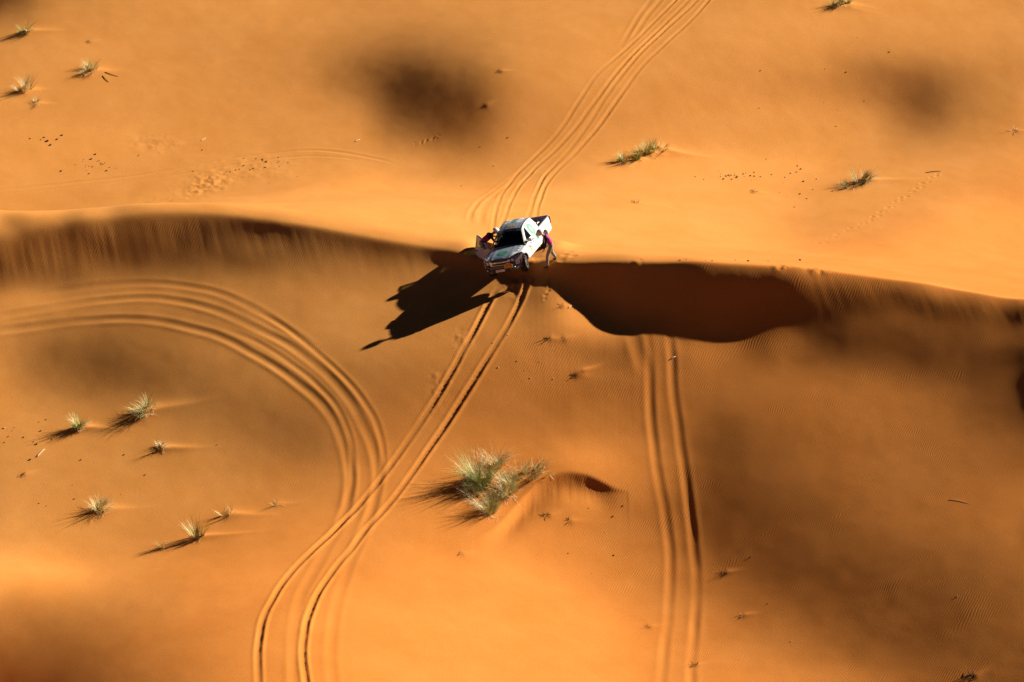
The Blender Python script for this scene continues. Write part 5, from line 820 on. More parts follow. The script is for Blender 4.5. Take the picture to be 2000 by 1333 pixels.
p0 = np.array(on(ws_fn, .008)(.5, .925)); pr = np.array(on(ws_fn, .008)(.6, .925)); pu = np.array(on(ws_fn, .008)(.5, .97))
text_mesh('sun_strip_lettering', 'RALLYE AICHA DES GAZELLES', .062, M['sticker'], wsh, frame_mat(p0, pr - p0, pu - p0), .001, .92)
for s in (-1, 1):
    tube('wiper', [(.93, s * .1 - .25, 1.155), (.80, s * .1 + .12 - .25, 1.232), (.74, s * .1 + .42 - .25, 1.275)], .009, M['black'], wsh, 6)

# rear wall of the cab with its window
box('cab_rear_wall', (-1.155, 0, .86), (.03, 1.74, .62), M['white'], truck, .01)
def rear_fn(u, v):
    y0 = .84 - 1.68 * u; y1 = .575 - 1.15 * u
    return (-1.165 + .10 * v, y0 + (y1 - y0) * v, 1.14 + .54 * v)
sheet('rear_window', rear_fn, 4, 4, M['glass'], truck, .006)

# ---- front end
def bump_fn(u, v, z0=.36, z1=.72, proud=0.0):
    y = -.90 + 1.80 * u; e = abs(y) / .90
    x = 2.46 - .07 * e ** 2 - .36 * max(0, (e - .62) / .38) ** 2.0
    z = z0 + (z1 - z0) * v
    x += -.07 * (1 - v) ** 2 + .03 * math.sin(math.pi * v) + proud
    return (x, y, z + .06 * max(0, (e - .6) / .4) * v + .05 * e ** 2 * (1 - v))
bumper = sheet('front_bumper', bump_fn, 36, 12, M['bumper'], truck, .03)
bp = lambda nm, u0, u1, v0, v1, mat, off=.012: patch(nm, bump_fn, u0, u1, v0, v1, mat, bumper, off, 10, 3)
bp('lower_intake', .26, .74, .12, .62, M['black'])
bp('fog_lamp_recess', .07, .21, .30, .72, M['black'])
bp('fog_lamp_recess', .79, .93, .30, .72, M['black'])
bp('skid_strip', .2, .8, .0, .09, M['dark'], .016)
for u in (.14, .86):
    c = np.array(on(bump_fn, .02)(u, .5))
    lathe('fog_lamp', [(0, 0), (.04, 0), (.045, -.01), (.045, -.03)], 'Y', 14, M['lampglass'], bumper, (0, 0, 0)).matrix_local = frame_mat(c, (0, 0, 1), (1, .0, 0))
pl = box('number_plate', (2.515, -.02, .505), (.012, .52, .11), M['sticker'], truck, .004, ('Y', R(4)))
box('plate_country_band', (2.5235, -.255, .505), (.004, .045, .11), M['blue'], pl, .001, ('Y', R(4)))
box('plate_region_band', (2.5235, .215, .505), (.004, .045, .11), M['blue'], pl, .001, ('Y', R(4)))
text_mesh('plate_lettering', 'ES-947-ZL', .095, M['black'], pl, frame_mat((2.527, -.02, .505), (0, 1, 0), (-.05, 0, 1)), .0008, .82)
# rally plate: a plaque with a rounded top
def plaque(name, mat, k, x):
    pts = [(-.20, -.12), (.20, -.12), (.21, .04), (.15, .075), (.08, .125), (-.08, .125), (-.15, .075), (-.21, .04)]
    V = [(x, .42 + k * a, .70 + k * b) for a, b in pts] + [(x - .012, .42 + k * a, .70 + k * b) for a, b in pts]
    n = len(pts)
    return mesh_obj(name, V, [tuple(range(n)), tuple(range(n, 2 * n))[::-1]] + [(i, n + i, n + (i + 1) % n, (i + 1) % n) for i in range(n)], mat, truck)
rp = plaque('rally_plate', M['gold'], 1.0, 2.522)
V = plaque('rally_plate_print', M['rust'], .86, 2.526); V.parent = rp
text_mesh('rally_plate_lettering', 'GAZELLES', .075, M['gold'], rp, frame_mat((2.529, .42, .745), (0, 1, 0), (0, 0, 1)), .0008, .9)
# grille
def gr_fn(u, v):
    y = (-.52 + 1.04 * u) * (1 - .10 * (1 - v)); e = abs(y) / .52
    return (2.43 + .015 * (1 - v) - .05 * e ** 2, y, .735 + .20 * v)
grille = sheet('grille', gr_fn, 14, 6, M['black'], truck, .03)
patch('grille_bar', gr_fn, .10, .90, .52, .80, M['chrome'], grille, .012, 10, 3)
patch('grille_surround', gr_fn, .0, 1.0, .0, .09, M['chrome'], grille, .016, 12, 2)
patch('grille_surround', gr_fn, .0, .12, .05, .98, M['chrome'], grille, .014, 3, 4)
patch('grille_surround', gr_fn, .88, 1.0, .05, .98, M['chrome'], grille, .014, 3, 4)
for v in (.25, .40):
    patch('grille_slat', gr_fn, .13, .87, v, v + .05, M['dark'], grille, .01, 10, 1)
text_mesh('grille_lettering', 'ISUZU', .07, M['black'], grille, frame_mat((2.448, 0, .867), (0, 1, 0), (-.02, 0, 1)), .002, 1.5)
# headlamps wrap round the corners
for s in (1, -1):
    def hl(u, v, s=s):
        t = u
        y = .50 + .37 * t; x = 2.405 - .05 * t - .30 * max(0, (t - .35) / .65) ** 1.6
        zc = .865 + .075 * t; hgt = .085 + .035 * math.sin(math.pi * min(1, t * .9))
        return (x - .06 * v, s * (y - .02 * v), zc - hgt + 2 * hgt * v)
    f = hl if s > 0 else (lambda u, v, h=hl: h(1 - u, v))
    lamp = sheet('headlight', f, 12, 6, M['lampglass'], truck, .02)
    g = on(f, .006)
    for uc in ((.35, .66) if s > 0 else (.65, .34)):
        c = np.array(g(uc, .5))
        lo = lathe('lamp_bowl', [(0, .004), (.045, .004), (.055, .012), (.058, -.02)], 'Y', 16, M['chrome'], lamp)
        lo.matrix_local = frame_mat(c, (0, 0, 1), (1, .25 * s, 0))
    patch('indicator_lens', f, .80 if s > 0 else .03, .97 if s > 0 else .2, .2, .8, M['amber'], lamp, .004, 3, 3)
    patch('lamp_brow', f, .05, .95, .84, .99, M['black'], lamp, .004, 8, 1)
# stickers on the bonnet
hf = lambda u, v: (.93 + 1.42 * v, -.775 + 1.55 * u, hood_z(.93 + 1.42 * v, -.775 + 1.55 * u))
hg = on(hf, -.005)
def disc(name, cu, cv, ru, rv, fn, mat, parent, r0=0.0, a0=0, a1=360, n=32, sx=0, sy=0):
    V = []; F = []
    for k in range(n + 1):
        a = R(a0 + (a1 - a0) * k / n)
        for r in (r0, 1.0):
            V.append(fn(cu + ru * r * math.cos(a), cv + rv * r * math.sin(a)))
    for k in range(n): F.append((2 * k, 2 * k + 1, 2 * k + 3, 2 * k + 2))
    return mesh_obj(name, V, F, mat, parent)
lg = disc('bonnet_logo', .5, .60, .155, .169, hg, M['green'], hood)
hg2 = on(hf, -.008)
disc('logo_arc', .5, .60, .075, .082, hg2, M['grey'], lg, .62, 20, 290)
decal_poly('logo_arrow', [(.47, .50), (.53, .50), (.5, .455)], hg2, M['grey'], lg)
patch('sticker', hf, .30, .68, .885, .945, M['sticker'], hood, -.005, 8, 2)
patch('sticker', hf, .36, .60, .90, .93, M['cyan'], hood, -.008, 6, 1)
patch('sticker', hf, .70, .82, .885, .945, M['sticker'], hood, -.005, 4, 2)
patch('sticker', hf, .16, .28, .885, .945, M['sticker'], hood, -.005, 4, 2)
patch('sticker', hf, .84, .97, .60, .93, M['sticker'], hood, -.005, 3, 6)
patch('sticker', hf, .03, .12, .72, .93, M['sticker'], hood, -.005, 3, 6)
patch('sticker', hf, .945, .985, .03, .50, M['sticker'], hood, -.006, 2, 6)
for v in (.06, .2, .34):
    patch('sticker_print', hf, .952, .978, v, v + .08, M['black'], hood, -.009, 1, 2)
# stickers on the roof
rf = roof_fn
patch('sticker', rf, .64, .86, .46, .97, M['sticker'], roof, .004, 4, 8)
patch('sticker', rf, .10, .32, .46, .97, M['sticker'], roof, .004, 4, 8)
patch('roof_stripe', rf, .43, .55, .46, .97, M['teal'], roof, .004, 3, 8)
patch('roof_stripe', rf, .44, .50, .88, .95, M['green'], roof, .007, 2, 2)
for v in (.55, .72): patch('sticker_print', rf, .68, .82, v, v + .07, M['cyan'], roof, .007, 3, 1)
for v in (.55, .72): patch('sticker_print', rf, .14, .28, v, v + .07, M['cyan'], roof, .007, 3, 1)
rg = on(rf, .005)
wing = [(.30, .25), (.36, .14), (.44, .17), (.48, .10), (.52, .10), (.56, .17), (.64, .14), (.70, .25), (.60, .27), (.5, .30), (.40, .27)]
emb = decal_poly('winged_emblem', [(a, b) for a, b in wing][::-1], rg, M['gold'], roof)
tube('aerial', [(.13, -.42, 1.70), (.02, -.42, 1.84), (-.2, -.42, 2.02)], [.008, .005, .003], M['black'], roof, 6)
# prints on the driver's side: big round logo over the rear window and door, number, small marks
def lside(x, z, off=.012):
    y = gh_y(x, z) if z > 1.115 else side_y(x, z)
    return (x, y + off, z)
def ring_side(name, cx, cz, r0, r1, mat, parent, a0=0, a1=360, off=.012, n=36):
    V = []; F = []
    for k in range(n + 1):
        a = R(a0 + (a1 - a0) * k / n)
        for r in (r0, (r0 + r1) / 2, r1):
            V.append(lside(cx + r * math.cos(a), cz + r * math.sin(a), off))
    for k in range(n):
        for q in (0, 1): F.append((3 * k + q, 3 * k + q + 1, 3 * k + 4 + q, 3 * k + 3 + q)[::-1])
    return mesh_obj(name, V, F, mat, parent)
ring_side('round_logo', -.44, 1.36, 0, .27, M['green'], truck, off=.014)
star = []
for k in range(8):
    a = R(45 * k + 10); r = .17 if k % 2 == 0 else .07
    star.append((-.44 + r * math.cos(a), 1.36 + r * math.sin(a)))
decal_poly('logo_star', star[::-1], lambda x, z: lside(x, z, .018), M['sticker'], truck)
ring_side('round_logo', -.66, 1.0, .11, .24, M['green'], truck, 140, 380, off=.012)
ring_side('round_logo', -.45, .92, .0, .12, M['pale'], truck, off=.010)
num = mesh_obj('number_panel', [lside(-.12, .60, .010), lside(-.12, .90, .010), lside(-.52, .90, .010), lside(-.52, .60, .010)], [(0, 1, 2, 3)], M['sticker'], truck)
text_mesh('race_number', '17', .27, M['black'], num, frame_mat(lside(-.32, .76, .016), (-1, 0, 0), (0, 0, 1)), .001)
text_mesh('race_number_caption', 'MAROC', .07, M['black'], num, frame_mat(lside(-.32, .62, .016), (-1, 0, 0), (0, 0, 1)), .001)
def mark(cx, cz, w, h, mat, ang=0):
    c, s_ = math.cos(ang), math.sin(ang)
    pts = [(-w, -h), (-w, h), (w, h), (w, -h)]
    return mesh_obj('door_print', [lside(cx + a * c - b * s_, cz + a * s_ + b * c, .011) for a, b in pts], [(0, 1, 2, 3)], mat, ld)
for (cx, cz, w, h, mm, an) in [(.62, .86, .05, .055, 'blue', .2), (.40, .95, .05, .04, 'blue', .5), (.05, .90, .07, .025, 'blue', .2), (.12, .82, .06, .012, 'cyan', .1), (.50, .72, .11, .14, 'ochre', .3), (.80, .95, .05, .012, 'redcloth', .8), (.26, .70, .05, .015, 'cyan', .2), (.80, .88, .05, .012, 'black', .9)]:
    mark(cx, cz, w, h, M[mm], an)
# ---- load bed
bedtop = 1.16
for s in (1, -1):
    side_strip('bed_side', s, -1.185, -2.70, bedtop, M['white'], truck, 44, 10)
    box('bed_rail', (-1.945, s * .865, bedtop + .012), (1.53, .075, .03), M['grey'], truck, .01)
    box('bed_inner_wall', (-1.945, s * .80, .92), (1.50, .02, .47), M['black'], truck, .005)
    box('bed_wheel_box', (-1.55, s * .68, .77), (.82, .22, .22), M['black'], truck, .03)
    def tl(u, v, s=s):
        a = u * math.pi / 2
        return (-2.655 - .07 * math.sin(a), s * (.905 - .075 * (1 - math.cos(a))), .80 + .33 * v)
    t_ = sheet('tail_light', (lambda u, v, h=tl: h(u, v)) if s < 0 else (lambda u, v, h=tl: h(1 - u, v)), 6, 4, M['red'], truck, .03)
    for (x, z, r, mm) in ((-2.05, .98, .06, 'pale'), (-2.25, .86, .05, 'ochre'), (-2.42, 1.0, .05, 'pale'), (-2.15, .78, .05, 'pale')):
        if s > 0: ring_side('bed_print', x, z, r * .4, r, M[mm], truck, 0, 360, .008, 16)
box('bed_floor', (-1.945, 0, .685), (1.52, 1.62, .03), M['black'], truck, .004)
box('bed_front_wall', (-1.195, 0, .92), (.02, 1.6, .48), M['dark'], truck, .005)
tg = box('tailgate', (-2.69, 0, .925), (.06, 1.66, .49), M['white'], truck, .015)
box('tailgate_handle', (-2.725, 0, 1.05), (.02, .2, .07), M['black'], tg, .01)
box('tailgate_cap', (-2.69, 0, bedtop + .022), (.075, 1.7, .025), M['grey'], tg, .008)
box('rear_bumper', (-2.72, 0, .56), (.16, 1.70, .17), M['chrome'], truck, .04)
# ---- below
box('chassis', (-.1, 0, .48), (4.5, 1.0, .16), M['black'], truck, .03)
box('floor_pan', (-.05, 0, .50), (2.3, 1.66, .06), M['black'], truck, .02)
box('engine_block', (1.55, 0, .72), (1.3, 1.0, .42), M['black'], truck, .05)
for x in (XW, -XW): tube('axle', [(x, -.78, RW), (x, .78, RW)], .06, M['black'], truck, 10)
for s in (1, -1):
    for x in (XW, -XW):
        V = []; F = []
        for k in range(13):
            a = math.pi * k / 12
            for y in (.50, .88): V.append((x + .46 * math.cos(a), s * y, RW + .46 * math.sin(a)))
        for k in range(12): F.append((2 * k, 2 * k + 1, 2 * k + 3, 2 * k + 2))
        mesh_obj('wheel_well', V, F, M['black'], truck)
def wheel(x, s, steer):
    w = bpy.data.objects.new('wheel', None); link(w, truck)
    prof = [(.235, -.115), (.25, -.125), (.31, -.132), (.355, -.122), (.378, -.10), (RW, -.07), (RW, -.025), (RW - .012, -.02), (RW - .012, .02), (RW, .025), (RW, .07), (.378, .10), (.355, .122), (.31, .132), (.25, .125), (.235, .115)]
    ty = lathe('tyre', prof, 'Y', 44, M['rubber'], w)
    V = []; F = []
    for k in range(44):                        # tread blocks
        for row, t0 in enumerate((-.098, .05)):
            a0 = 2 * math.pi * (k + .5 * row) / 44; a1 = a0 + 2 * math.pi / 44 * .6
            b = len(V)
            for r in (RW - .012, RW + .010):
                for t in (t0, t0 + .048):
                    for a in (a0, a1): V.append((r * math.cos(a), t, r * math.sin(a)))
            F += [(b + i for i in q) for q in ((4, 5, 7, 6), (0, 1, 5, 4), (2, 6, 7, 3), (0, 4, 6, 2), (1, 3, 7, 5))]
    tag(mesh_obj('tread', V, [tuple(f) for f in F], M['rubber'], ty), kind='stuff')
    rim = lathe('rim', [(.236, -.11), (.236, .112), (.222, .115), (.214, .10), (.212, -.02), (.19, -.05), (0, -.05)], 'Y', 36, M['alloy'], w)
    for k in range(6):
        a = math.pi / 3 * k
        bm = bmesh.new(); bmesh.ops.create_cube(bm, size=1)
        bmesh.ops.scale(bm, vec=(.19, .03, .055), verts=bm.verts)
        for v in bm.verts:
            if v.co.x > 0: v.co.z *= 1.5
        bmesh.ops.translate(bm, vec=(.118, .082, 0), verts=bm.verts)
        bmesh.ops.rotate(bm, cent=(0, 0, 0), matrix=Matrix.Rotation(a, 3, 'Y'), verts=bm.verts)
        bm_obj('spoke', bm, M['alloy'], rim)
    lathe('hub_cap', [(0, .108), (.045, .106), (.06, .09), (.062, .0)], 'Y', 16, M['dark'], rim)
    w.location = (x, s * .80, RW)
    w.rotation_euler = (0, R(17 * (x + s)), (0 if s > 0 else math.pi) + steer)
    return w
for x in (XW, -XW):
    for s in (1, -1): wheel(x, s, R(8) if x > 0 else 0)
# ---- cabin
box('dashboard', (.72, 0, 1.00), (.40, 1.42, .24), M['seat'], truck, .06)
V = []; F = []
n = 28
sw = bpy.data.objects.new('steering_wheel', None)
me = bpy.data.meshes.new('steering_wheel'); bm = bmesh.new()
for k in range(n):
    a = 2 * math.pi * k / n
    for q in range(6):
        b = 2 * math.pi * q / 6
        r = .185 + .014 * math.cos(b)
        bm.verts.new((.014 * math.sin(b), r * math.cos(a), r * math.sin(a)))
bm.verts.ensure_lookup_table()
for k in range(n):
    for q in range(6):
        bm.faces.new([bm.verts[i] for i in (k * 6 + q, k * 6 + (q + 1) % 6, ((k + 1) % n) * 6 + (q + 1) % 6, ((k + 1) % n) * 6 + q)])
swo = bm_obj('steering_wheel', bm, M['black'], truck, True)
swo.location = (.42, .36, 1.06); swo.rotation_euler = (0, R(25), 0)
for y in (.36, -.36):
    seat = bpy.data.objects.new('seat', None); link(seat, truck)
    mt = M['seatgreen'] if y > 0 else M['seat']
    box('cushion', (.05, y, .80), (.52, .50, .16), mt, seat, .06)
    box('backrest', (-.26, y, 1.10), (.15, .48, .58), mt, seat, .06, None)
    box('headrest', (-.31, y, 1.47), (.10, .25, .17), mt, seat, .045)
box('rear_bench', (-.80, 0, .95), (.40, 1.36, .44), M['seat'], truck, .08)

TR = Matrix.Translation((0.3593, 3.0776, 2.2115)) @ (Matrix.Rotation(-1.8793, 4, 'Z') @ Matrix.Rotation(-0.134, 4, 'Y') @ Matrix.Rotation(0.3107, 4, 'X')) @ Matrix.Diagonal((0.9508, 0.9508, 0.9508, 1))
truck.matrix_world = TR
def in_truck(p): return TR @ Vector(p)
# the bundle lying in the load bed
bundle = empty('cargo_bundle', in_truck((-1.95, .36, .70)))
bundle.rotation_euler = TR.to_euler()
bm = bmesh.new(); bmesh.ops.create_uvsphere(bm, u_segments=20, v_segments=12, radius=1)
for v in bm.verts:
    v.co = Vector((v.co.x * .24, v.co.y * .36, max(v.co.z, -.75) * .22 + .17))
    v.co.z += .02 * math.sin(v.co.y * 21) + .012 * math.sin(v.co.x * 33)
bm_obj('bag', bm, M['redcloth'], bundle, True)
for y in (-.18, .02, .2):
    tube('strap', [(.27 * math.cos(a), y + .03 * math.sin(a * 3), .12 + .29 * math.sin(a)) for a in np.linspace(R(-10), R(190), 12)], .028, M['sticker'], bundle, 6)
tag(bundle, 'red bundle with white straps lying in the load bed of the pickup', 'bag')

# ------------------------------------------------------------------ people
M['skin'] = simple('skin', (.42, .22, .14), .6, 0, .4, .05, 9)
M['sleeve'] = simple('black_long_sleeves', (.012, .012, .014), .85, 0, .2, .15, 12)
M['vest'] = simple('magenta_vest', (.62, .02, .22), .75, 0, .3, .12, 10)
M['trousers'] = simple('stone_grey_trousers', (.34, .29, .23), .9, 0, .2, .18, 9)
M['helmet'] = simple('white_helmet_shell', (.80, .80, .80), .3, 0, .5, .03, 5, coat=.5)
M['shoe'] = simple('dark_boot', (.05, .05, .06), .8, 0, .3, .2, 12)
M['visor'] = simple('helmet_visor', (.02, .025, .03), .15, 0, .6, .1, 9)

def skinned(name, joints, chains, mats, parent, pick, sub=2):
    """one continuous surface grown round a skeleton: joints {name: (pos, radius or (rx, ry))}"""
    names = list(joints); idx = {n: i for i, n in enumerate(names)}
    me = bpy.data.meshes.new(name)
    edges = []
    for c in chains:
        for a, b in zip(c[:-1], c[1:]): edges.append((idx[a], idx[b]))
    me.from_pydata([joints[n][0] for n in names], edges, [])
    o = bpy.data.objects.new(name, me); col.objects.link(o)
    o.modifiers.new('skin', 'SKIN').use_smooth_shade = True
    sv = me.skin_vertices[0].data
    roots = {c[0] for c in chains}
    child = {b for c in chains for b in c[1:]}
    for n in names:
        r = joints[n][1]
        sv[idx[n]].radius = r if isinstance(r, tuple) else (r, r)
        sv[idx[n]].use_root = n in roots and n not in child
    m = o.modifiers.new('sub', 'SUBSURF'); m.levels = m.render_levels = sub
    dg = bpy.context.evaluated_depsgraph_get()
    res = bpy.data.meshes.new_from_object(o.evaluated_get(dg))
    bpy.data.objects.remove(o)
    res.name = name
    for mm in mats: res.materials.append(mm)
    # material by nearest bone
    if pick:
        seg = [(Vector(joints[names[a]][0]), Vector(joints[names[b]][0]), pick(names[a], names[b])) for a, b in edges]
        for p in res.polygons:
            best = 1e9; k = 0
            for a, b, q in seg:
                e = b - a; t = max(0, min(1, (p.center - a).dot(e) / max(e.length_squared, 1e-9)))
                d = (p.center - a - e * t).length
                if d < best: best, k = d, q
            p.material_index = k
    res.shade_smooth()
    r = bpy.data.objects.new(name, res)
    return link(r, parent)

def build_person(name, J, face_dir, parent_loc, rotz, label, hand_curl=1.0):
    """J: joint positions in the person's own frame (x right, y forward, z up); built as body, trousers, vest, boots, helmet"""
    root = empty(name, parent_loc); root.rotation_euler = (0, 0, rotz)
    tag(root, label, 'person', 'people in magenta vests')
    V = lambda k: Vector(J[k])
    joints = {'pelvis': (J['pelvis'], (.135, .11)), 'waist': (J['waist'], (.13, .10)), 'chest': (J['chest'], (.155, .115)), 'neckb': (J['neckb'], (.075, .07)), 'neck': (J['neck'], .055),
              'jaw': (V('neck').lerp(V('head'), .45), (.065, .075)), 'head': (J['head'], (.082, .10)), 'crown': (V('head') + (V('head') - V('neck')).normalized() * .08, (.07, .085))}
    chains = [['pelvis', 'waist', 'chest', 'neckb', 'neck', 'jaw', 'head', 'crown']]
    for s in ('l', 'r'):
        joints.update({s + 'sh': (J[s + 'sh'], .068), s + 'el': (J[s + 'el'], .046), s + 'fa': (V(s + 'el').lerp(V(s + 'wr'), .35), .045), s + 'wr': (J[s + 'wr'], .030),
                       s + 'hip': (J[s + 'hip'], .095), s + 'th': (V(s + 'hip').lerp(V(s + 'kn'), .4), .085), s + 'kn': (J[s + 'kn'], .060), s + 'ca': (V(s + 'kn').lerp(V(s + 'an'), .3), .060), s + 'an': (J[s + 'an'], .042)})
        d = (V(s + 'wr') - V(s + 'el')).normalized()
        palm = V(s + 'wr') + d * .055
        joints[s + 'palm'] = (palm, (.034, .022))
        chains.append(['chest', s + 'sh', s + 'el', s + 'fa', s + 'wr', s + 'palm'])
        chains.append(['pelvis', s + 'hip', s + 'th', s + 'kn', s + 'ca', s + 'an'])
        side = d.cross(Vector((1, 0, 0))).normalized()
        bend = side.cross(d).normalized() * (-1 if s == 'r' else 1)
        for q, (off, ln) in enumerate(((-.024, .070), (-.008, .080), (.008, .076), (.024, .060))):
            a = palm + d * .02 + side * off
            b = a + d * ln * .5 + bend * .012; c = b + d * ln * .35 + bend * .025 * hand_curl
            for t, (p, r) in enumerate(((a, .010), (b, .009), (c, .008))): joints['%sf%d%d' % (s, q, t)] = (p, r)
            chains.append(['%sf%d%d' % (s, q, t) for t in range(3)])
        a = palm - d * .025 + side * .026; b = a + d * .03 + side * .022 + bend * .008; c = b + d * .03 + side * .004 + bend * .012
        for t, (p, r) in enumerate(((a, .012), (b, .010), (c, .009))): joints['%st%d' % (s, t)] = (p, r)
        chains.append(['%st%d' % (s, t) for t in range(3)])
    def pick(a, b):
        k = b
        if k in ('jaw', 'head', 'crown', 'neck'): return 0
        if k[1:] == 'palm' or (len(k) >= 3 and (k[1] == 'f' or k[1] == 't') and k[2].isdigit()): return 0
        if k[1:] in ('hip', 'th', 'kn', 'ca', 'an'): return 2
        return 1
    body = skinned('body', joints, chains, [M['skin'], M['sleeve'], M['trousers']], root, pick)
    # trousers: looser than the leg
    tj = {'pelvis': (J['pelvis'], (.155, .13)), 'w': (V('pelvis').lerp(V('waist'), .45), (.15, .125))}; tc = [['w', 'pelvis']]
    for s in ('l', 'r'):
        tj.update({s + 'hip': (J[s + 'hip'], .11), s + 'th': (V(s + 'hip').lerp(V(s + 'kn'), .45), .098), s + 'kn': (J[s + 'kn'], .080), s + 'ca': (V(s + 'kn').lerp(V(s + 'an'), .4), .080), s + 'an': (V(s + 'kn').lerp(V(s + 'an'), .95), .068)})
        tc.append(['pelvis', s + 'hip', s + 'th', s + 'kn', s + 'ca', s + 'an'])
    skinned('trousers', tj, tc, [M['trousers']], root, None)
    up = (V('chest') - V('waist')).normalized()
    vj = {'h': (V('pelvis').lerp(V('waist'), .35), (.165, .135)), 'w': (V('waist'), (.16, .13)), 'c': (V('chest'), (.185, .14)), 'n': (V('neckb') - up * .03, (.13, .10)),
          'ls': (V('lsh').lerp(V('chest'), .25), .088), 'rs': (V('rsh').lerp(V('chest'), .25), .088)}
    skinned('vest', vj, [['h', 'w', 'c', 'n'], ['c', 'ls'], ['c', 'rs']], [M['vest']], root, None)
    hd = V('head'); hu = (V('head') - V('neck')).normalized(); fw = Vector(face_dir).normalized(); fw = (fw - hu * fw.dot(hu)).normalized(); rt = fw.cross(hu)
    def hp(a, b, c): return hd + rt * a + fw * b + hu * c
    # face: nose, eyes, mouth, ears
    nose = mesh_obj('nose', [hp(-.014, .098, .0), hp(.014, .098, .0), hp(0, .128, -.004), hp(0, .098, .045), hp(0, .10, -.012)], [(0, 2, 3), (2, 1, 3), (0, 4, 2), (4, 1, 2)], M['skin'], body)
    for s in (-1, 1):
        bm = bmesh.new(); bmesh.ops.create_uvsphere(bm, u_segments=8, v_segments=6, radius=.013)
        bmesh.ops.translate(bm, vec=hp(s * .032, .088, .03), verts=bm.verts)
        bm_obj('eye', bm, M['visor'], body, True)
    mesh_obj('mouth', [hp(-.024, .099, -.04), hp(.024, .099, -.04), hp(.018, .103, -.05), hp(-.018, .103, -.05)], [(0, 3, 2, 1)], simple('lips', (.33, .10, .08)), body)
    # helmet: open-face shell with a peak
    Vv = []; Ff = []; nu, nv = 24, 10
    for j in range(nv + 1):
        ph = math.pi * .66 * j / nv
        for i in range(nu):
            th = 2 * math.pi * i / nu
            a, b, c = math.sin(ph) * math.sin(th), math.sin(ph) * math.cos(th), math.cos(ph)
            lift = .075 * max(0, b) * (1 if c < .3 else 0)      # face opening
            Vv.append(hp(.132 * a, .158 * b - .012, .142 * c + .035 + lift))
    for j in range(nv):
        for i in range(nu):
            Ff.append((j * nu + i, (j + 1) * nu + i, (j + 1) * nu + (i + 1) % nu, j * nu + (i + 1) % nu))
    hel = mesh_obj('helmet', Vv, Ff, M['helmet'], root, True)
    so = hel.modifiers.new('thick', 'SOLIDIFY'); so.thickness = .018; so.offset = -1
    mesh_obj('peak', [hp(-.095, .10, .085), hp(.095, .10, .085), hp(.075, .195, .075), hp(-.075, .195, .075), hp(-.095, .10, .072), hp(.095, .10, .072), hp(.075, .195, .064), hp(-.075, .195, .064)],
             [(0, 1, 2, 3), (7, 6, 5, 4), (0, 4, 5, 1), (1, 5, 6, 2), (2, 6, 7, 3), (3, 7, 4, 0)], M['visor'], hel)
    for s in ('l', 'r'):
        an = V(s + 'an'); f = Vector(J[s + 'foot']).normalized()
        sj = {'h': (an - f * .04 - Vector((0, 0, .045)), (.042, .040)), 'm': (an + f * .06 - Vector((0, 0, .055)), (.046, .034)), 't': (an + f * .15 - Vector((0, 0, .062)), (.044, .026)), 'a': (an, .05)}
        skinned('boot', sj, [['h', 'm', 't'], ['h', 'a']], [M['shoe']], root, None, 2)
    return root

# standing person: faces the truck (-x in the world), bent forward, looking down at the wheels
p1 = Vector((1.6683, 1.8848, 2.8509))
x_, y_ = p1.x, p1.y
def local_ground(dx, dy, rz, z0):
    c, s = math.cos(rz), math.sin(rz)
    return ground(x_ + dx * c - dy * s, y_ + dx * s + dy * c) - z0
RZ1 = 1.745            # own +y (forward) turned to the truck
z1 = ground(x_, y_)
lf = (-.13, .17); rf_ = (.10, -.26)
la = local_ground(lf[0], lf[1], RZ1, z1) + .085; ra = local_ground(rf_[0], rf_[1], RZ1, z1) + .085
J1 = dict(pelvis=(0, -.02, .90), waist=(0, .07, 1.06), chest=(0, .20, 1.24), neckb=(0, .30, 1.38), neck=(0, .35, 1.42), head=(0, .45, 1.49),
          lsh=(-.18, .22, 1.30), lel=(-.23, .26, 1.03), lwr=(-.22, .33, .80), rsh=(.18, .18, 1.30), rel=(.24, .03, 1.06), rwr=(.25, -.05, .83),
          lhip=(-.10, -.01, .86), lkn=(-.13, .15, .48), lan=(lf[0], lf[1], la), rhip=(.10, -.03, .86), rkn=(.11, -.07, .47), ran=(rf_[0], rf_[1], ra), lfoot=(-.1, 1, 0), rfoot=(.25, 1, 0))
build_person('person', J1, (0, .75, -.75), (x_, y_, z1), RZ1, 'person in white helmet and magenta vest standing bent over beside the sunlit truck flank')
# second person: on the far side, behind the open door, leaning into the cab
p2 = in_truck((0.25, -1.7, 0.0))
x_, y_ = p2.x, p2.y
RZ2 = -1.134
z2 = ground(x_, y_)
la = local_ground(-.12, .0, RZ2, z2) + .085; ra = local_ground(.13, -.10, RZ2, z2) + .085
J2 = dict(pelvis=(0, -.14, .76), waist=(0, .00, .90), chest=(0, .22, 1.02), neckb=(0, .36, 1.09), neck=(0, .41, 1.12), head=(0, .52, 1.18),
          lsh=(-.18, .25, 1.06), lel=(-.24, .42, .86), lwr=(-.16, .62, .84), rsh=(.18, .25, 1.06), rel=(.27, .36, .84), rwr=(.20, .55, .78),
          lhip=(-.10, -.13, .72), lkn=(-.13, .10, .44), lan=(-.12, .0, la), rhip=(.10, -.15, .72), rkn=(.14, .04, .43), ran=(.13, -.10, ra), lfoot=(-.1, 1, 0), rfoot=(.2, 1, 0))
build_person('person', J2, (0, .8, -.6), (x_, y_, z2), RZ2, 'person in white helmet and magenta vest leaning into the cab behind the open door')

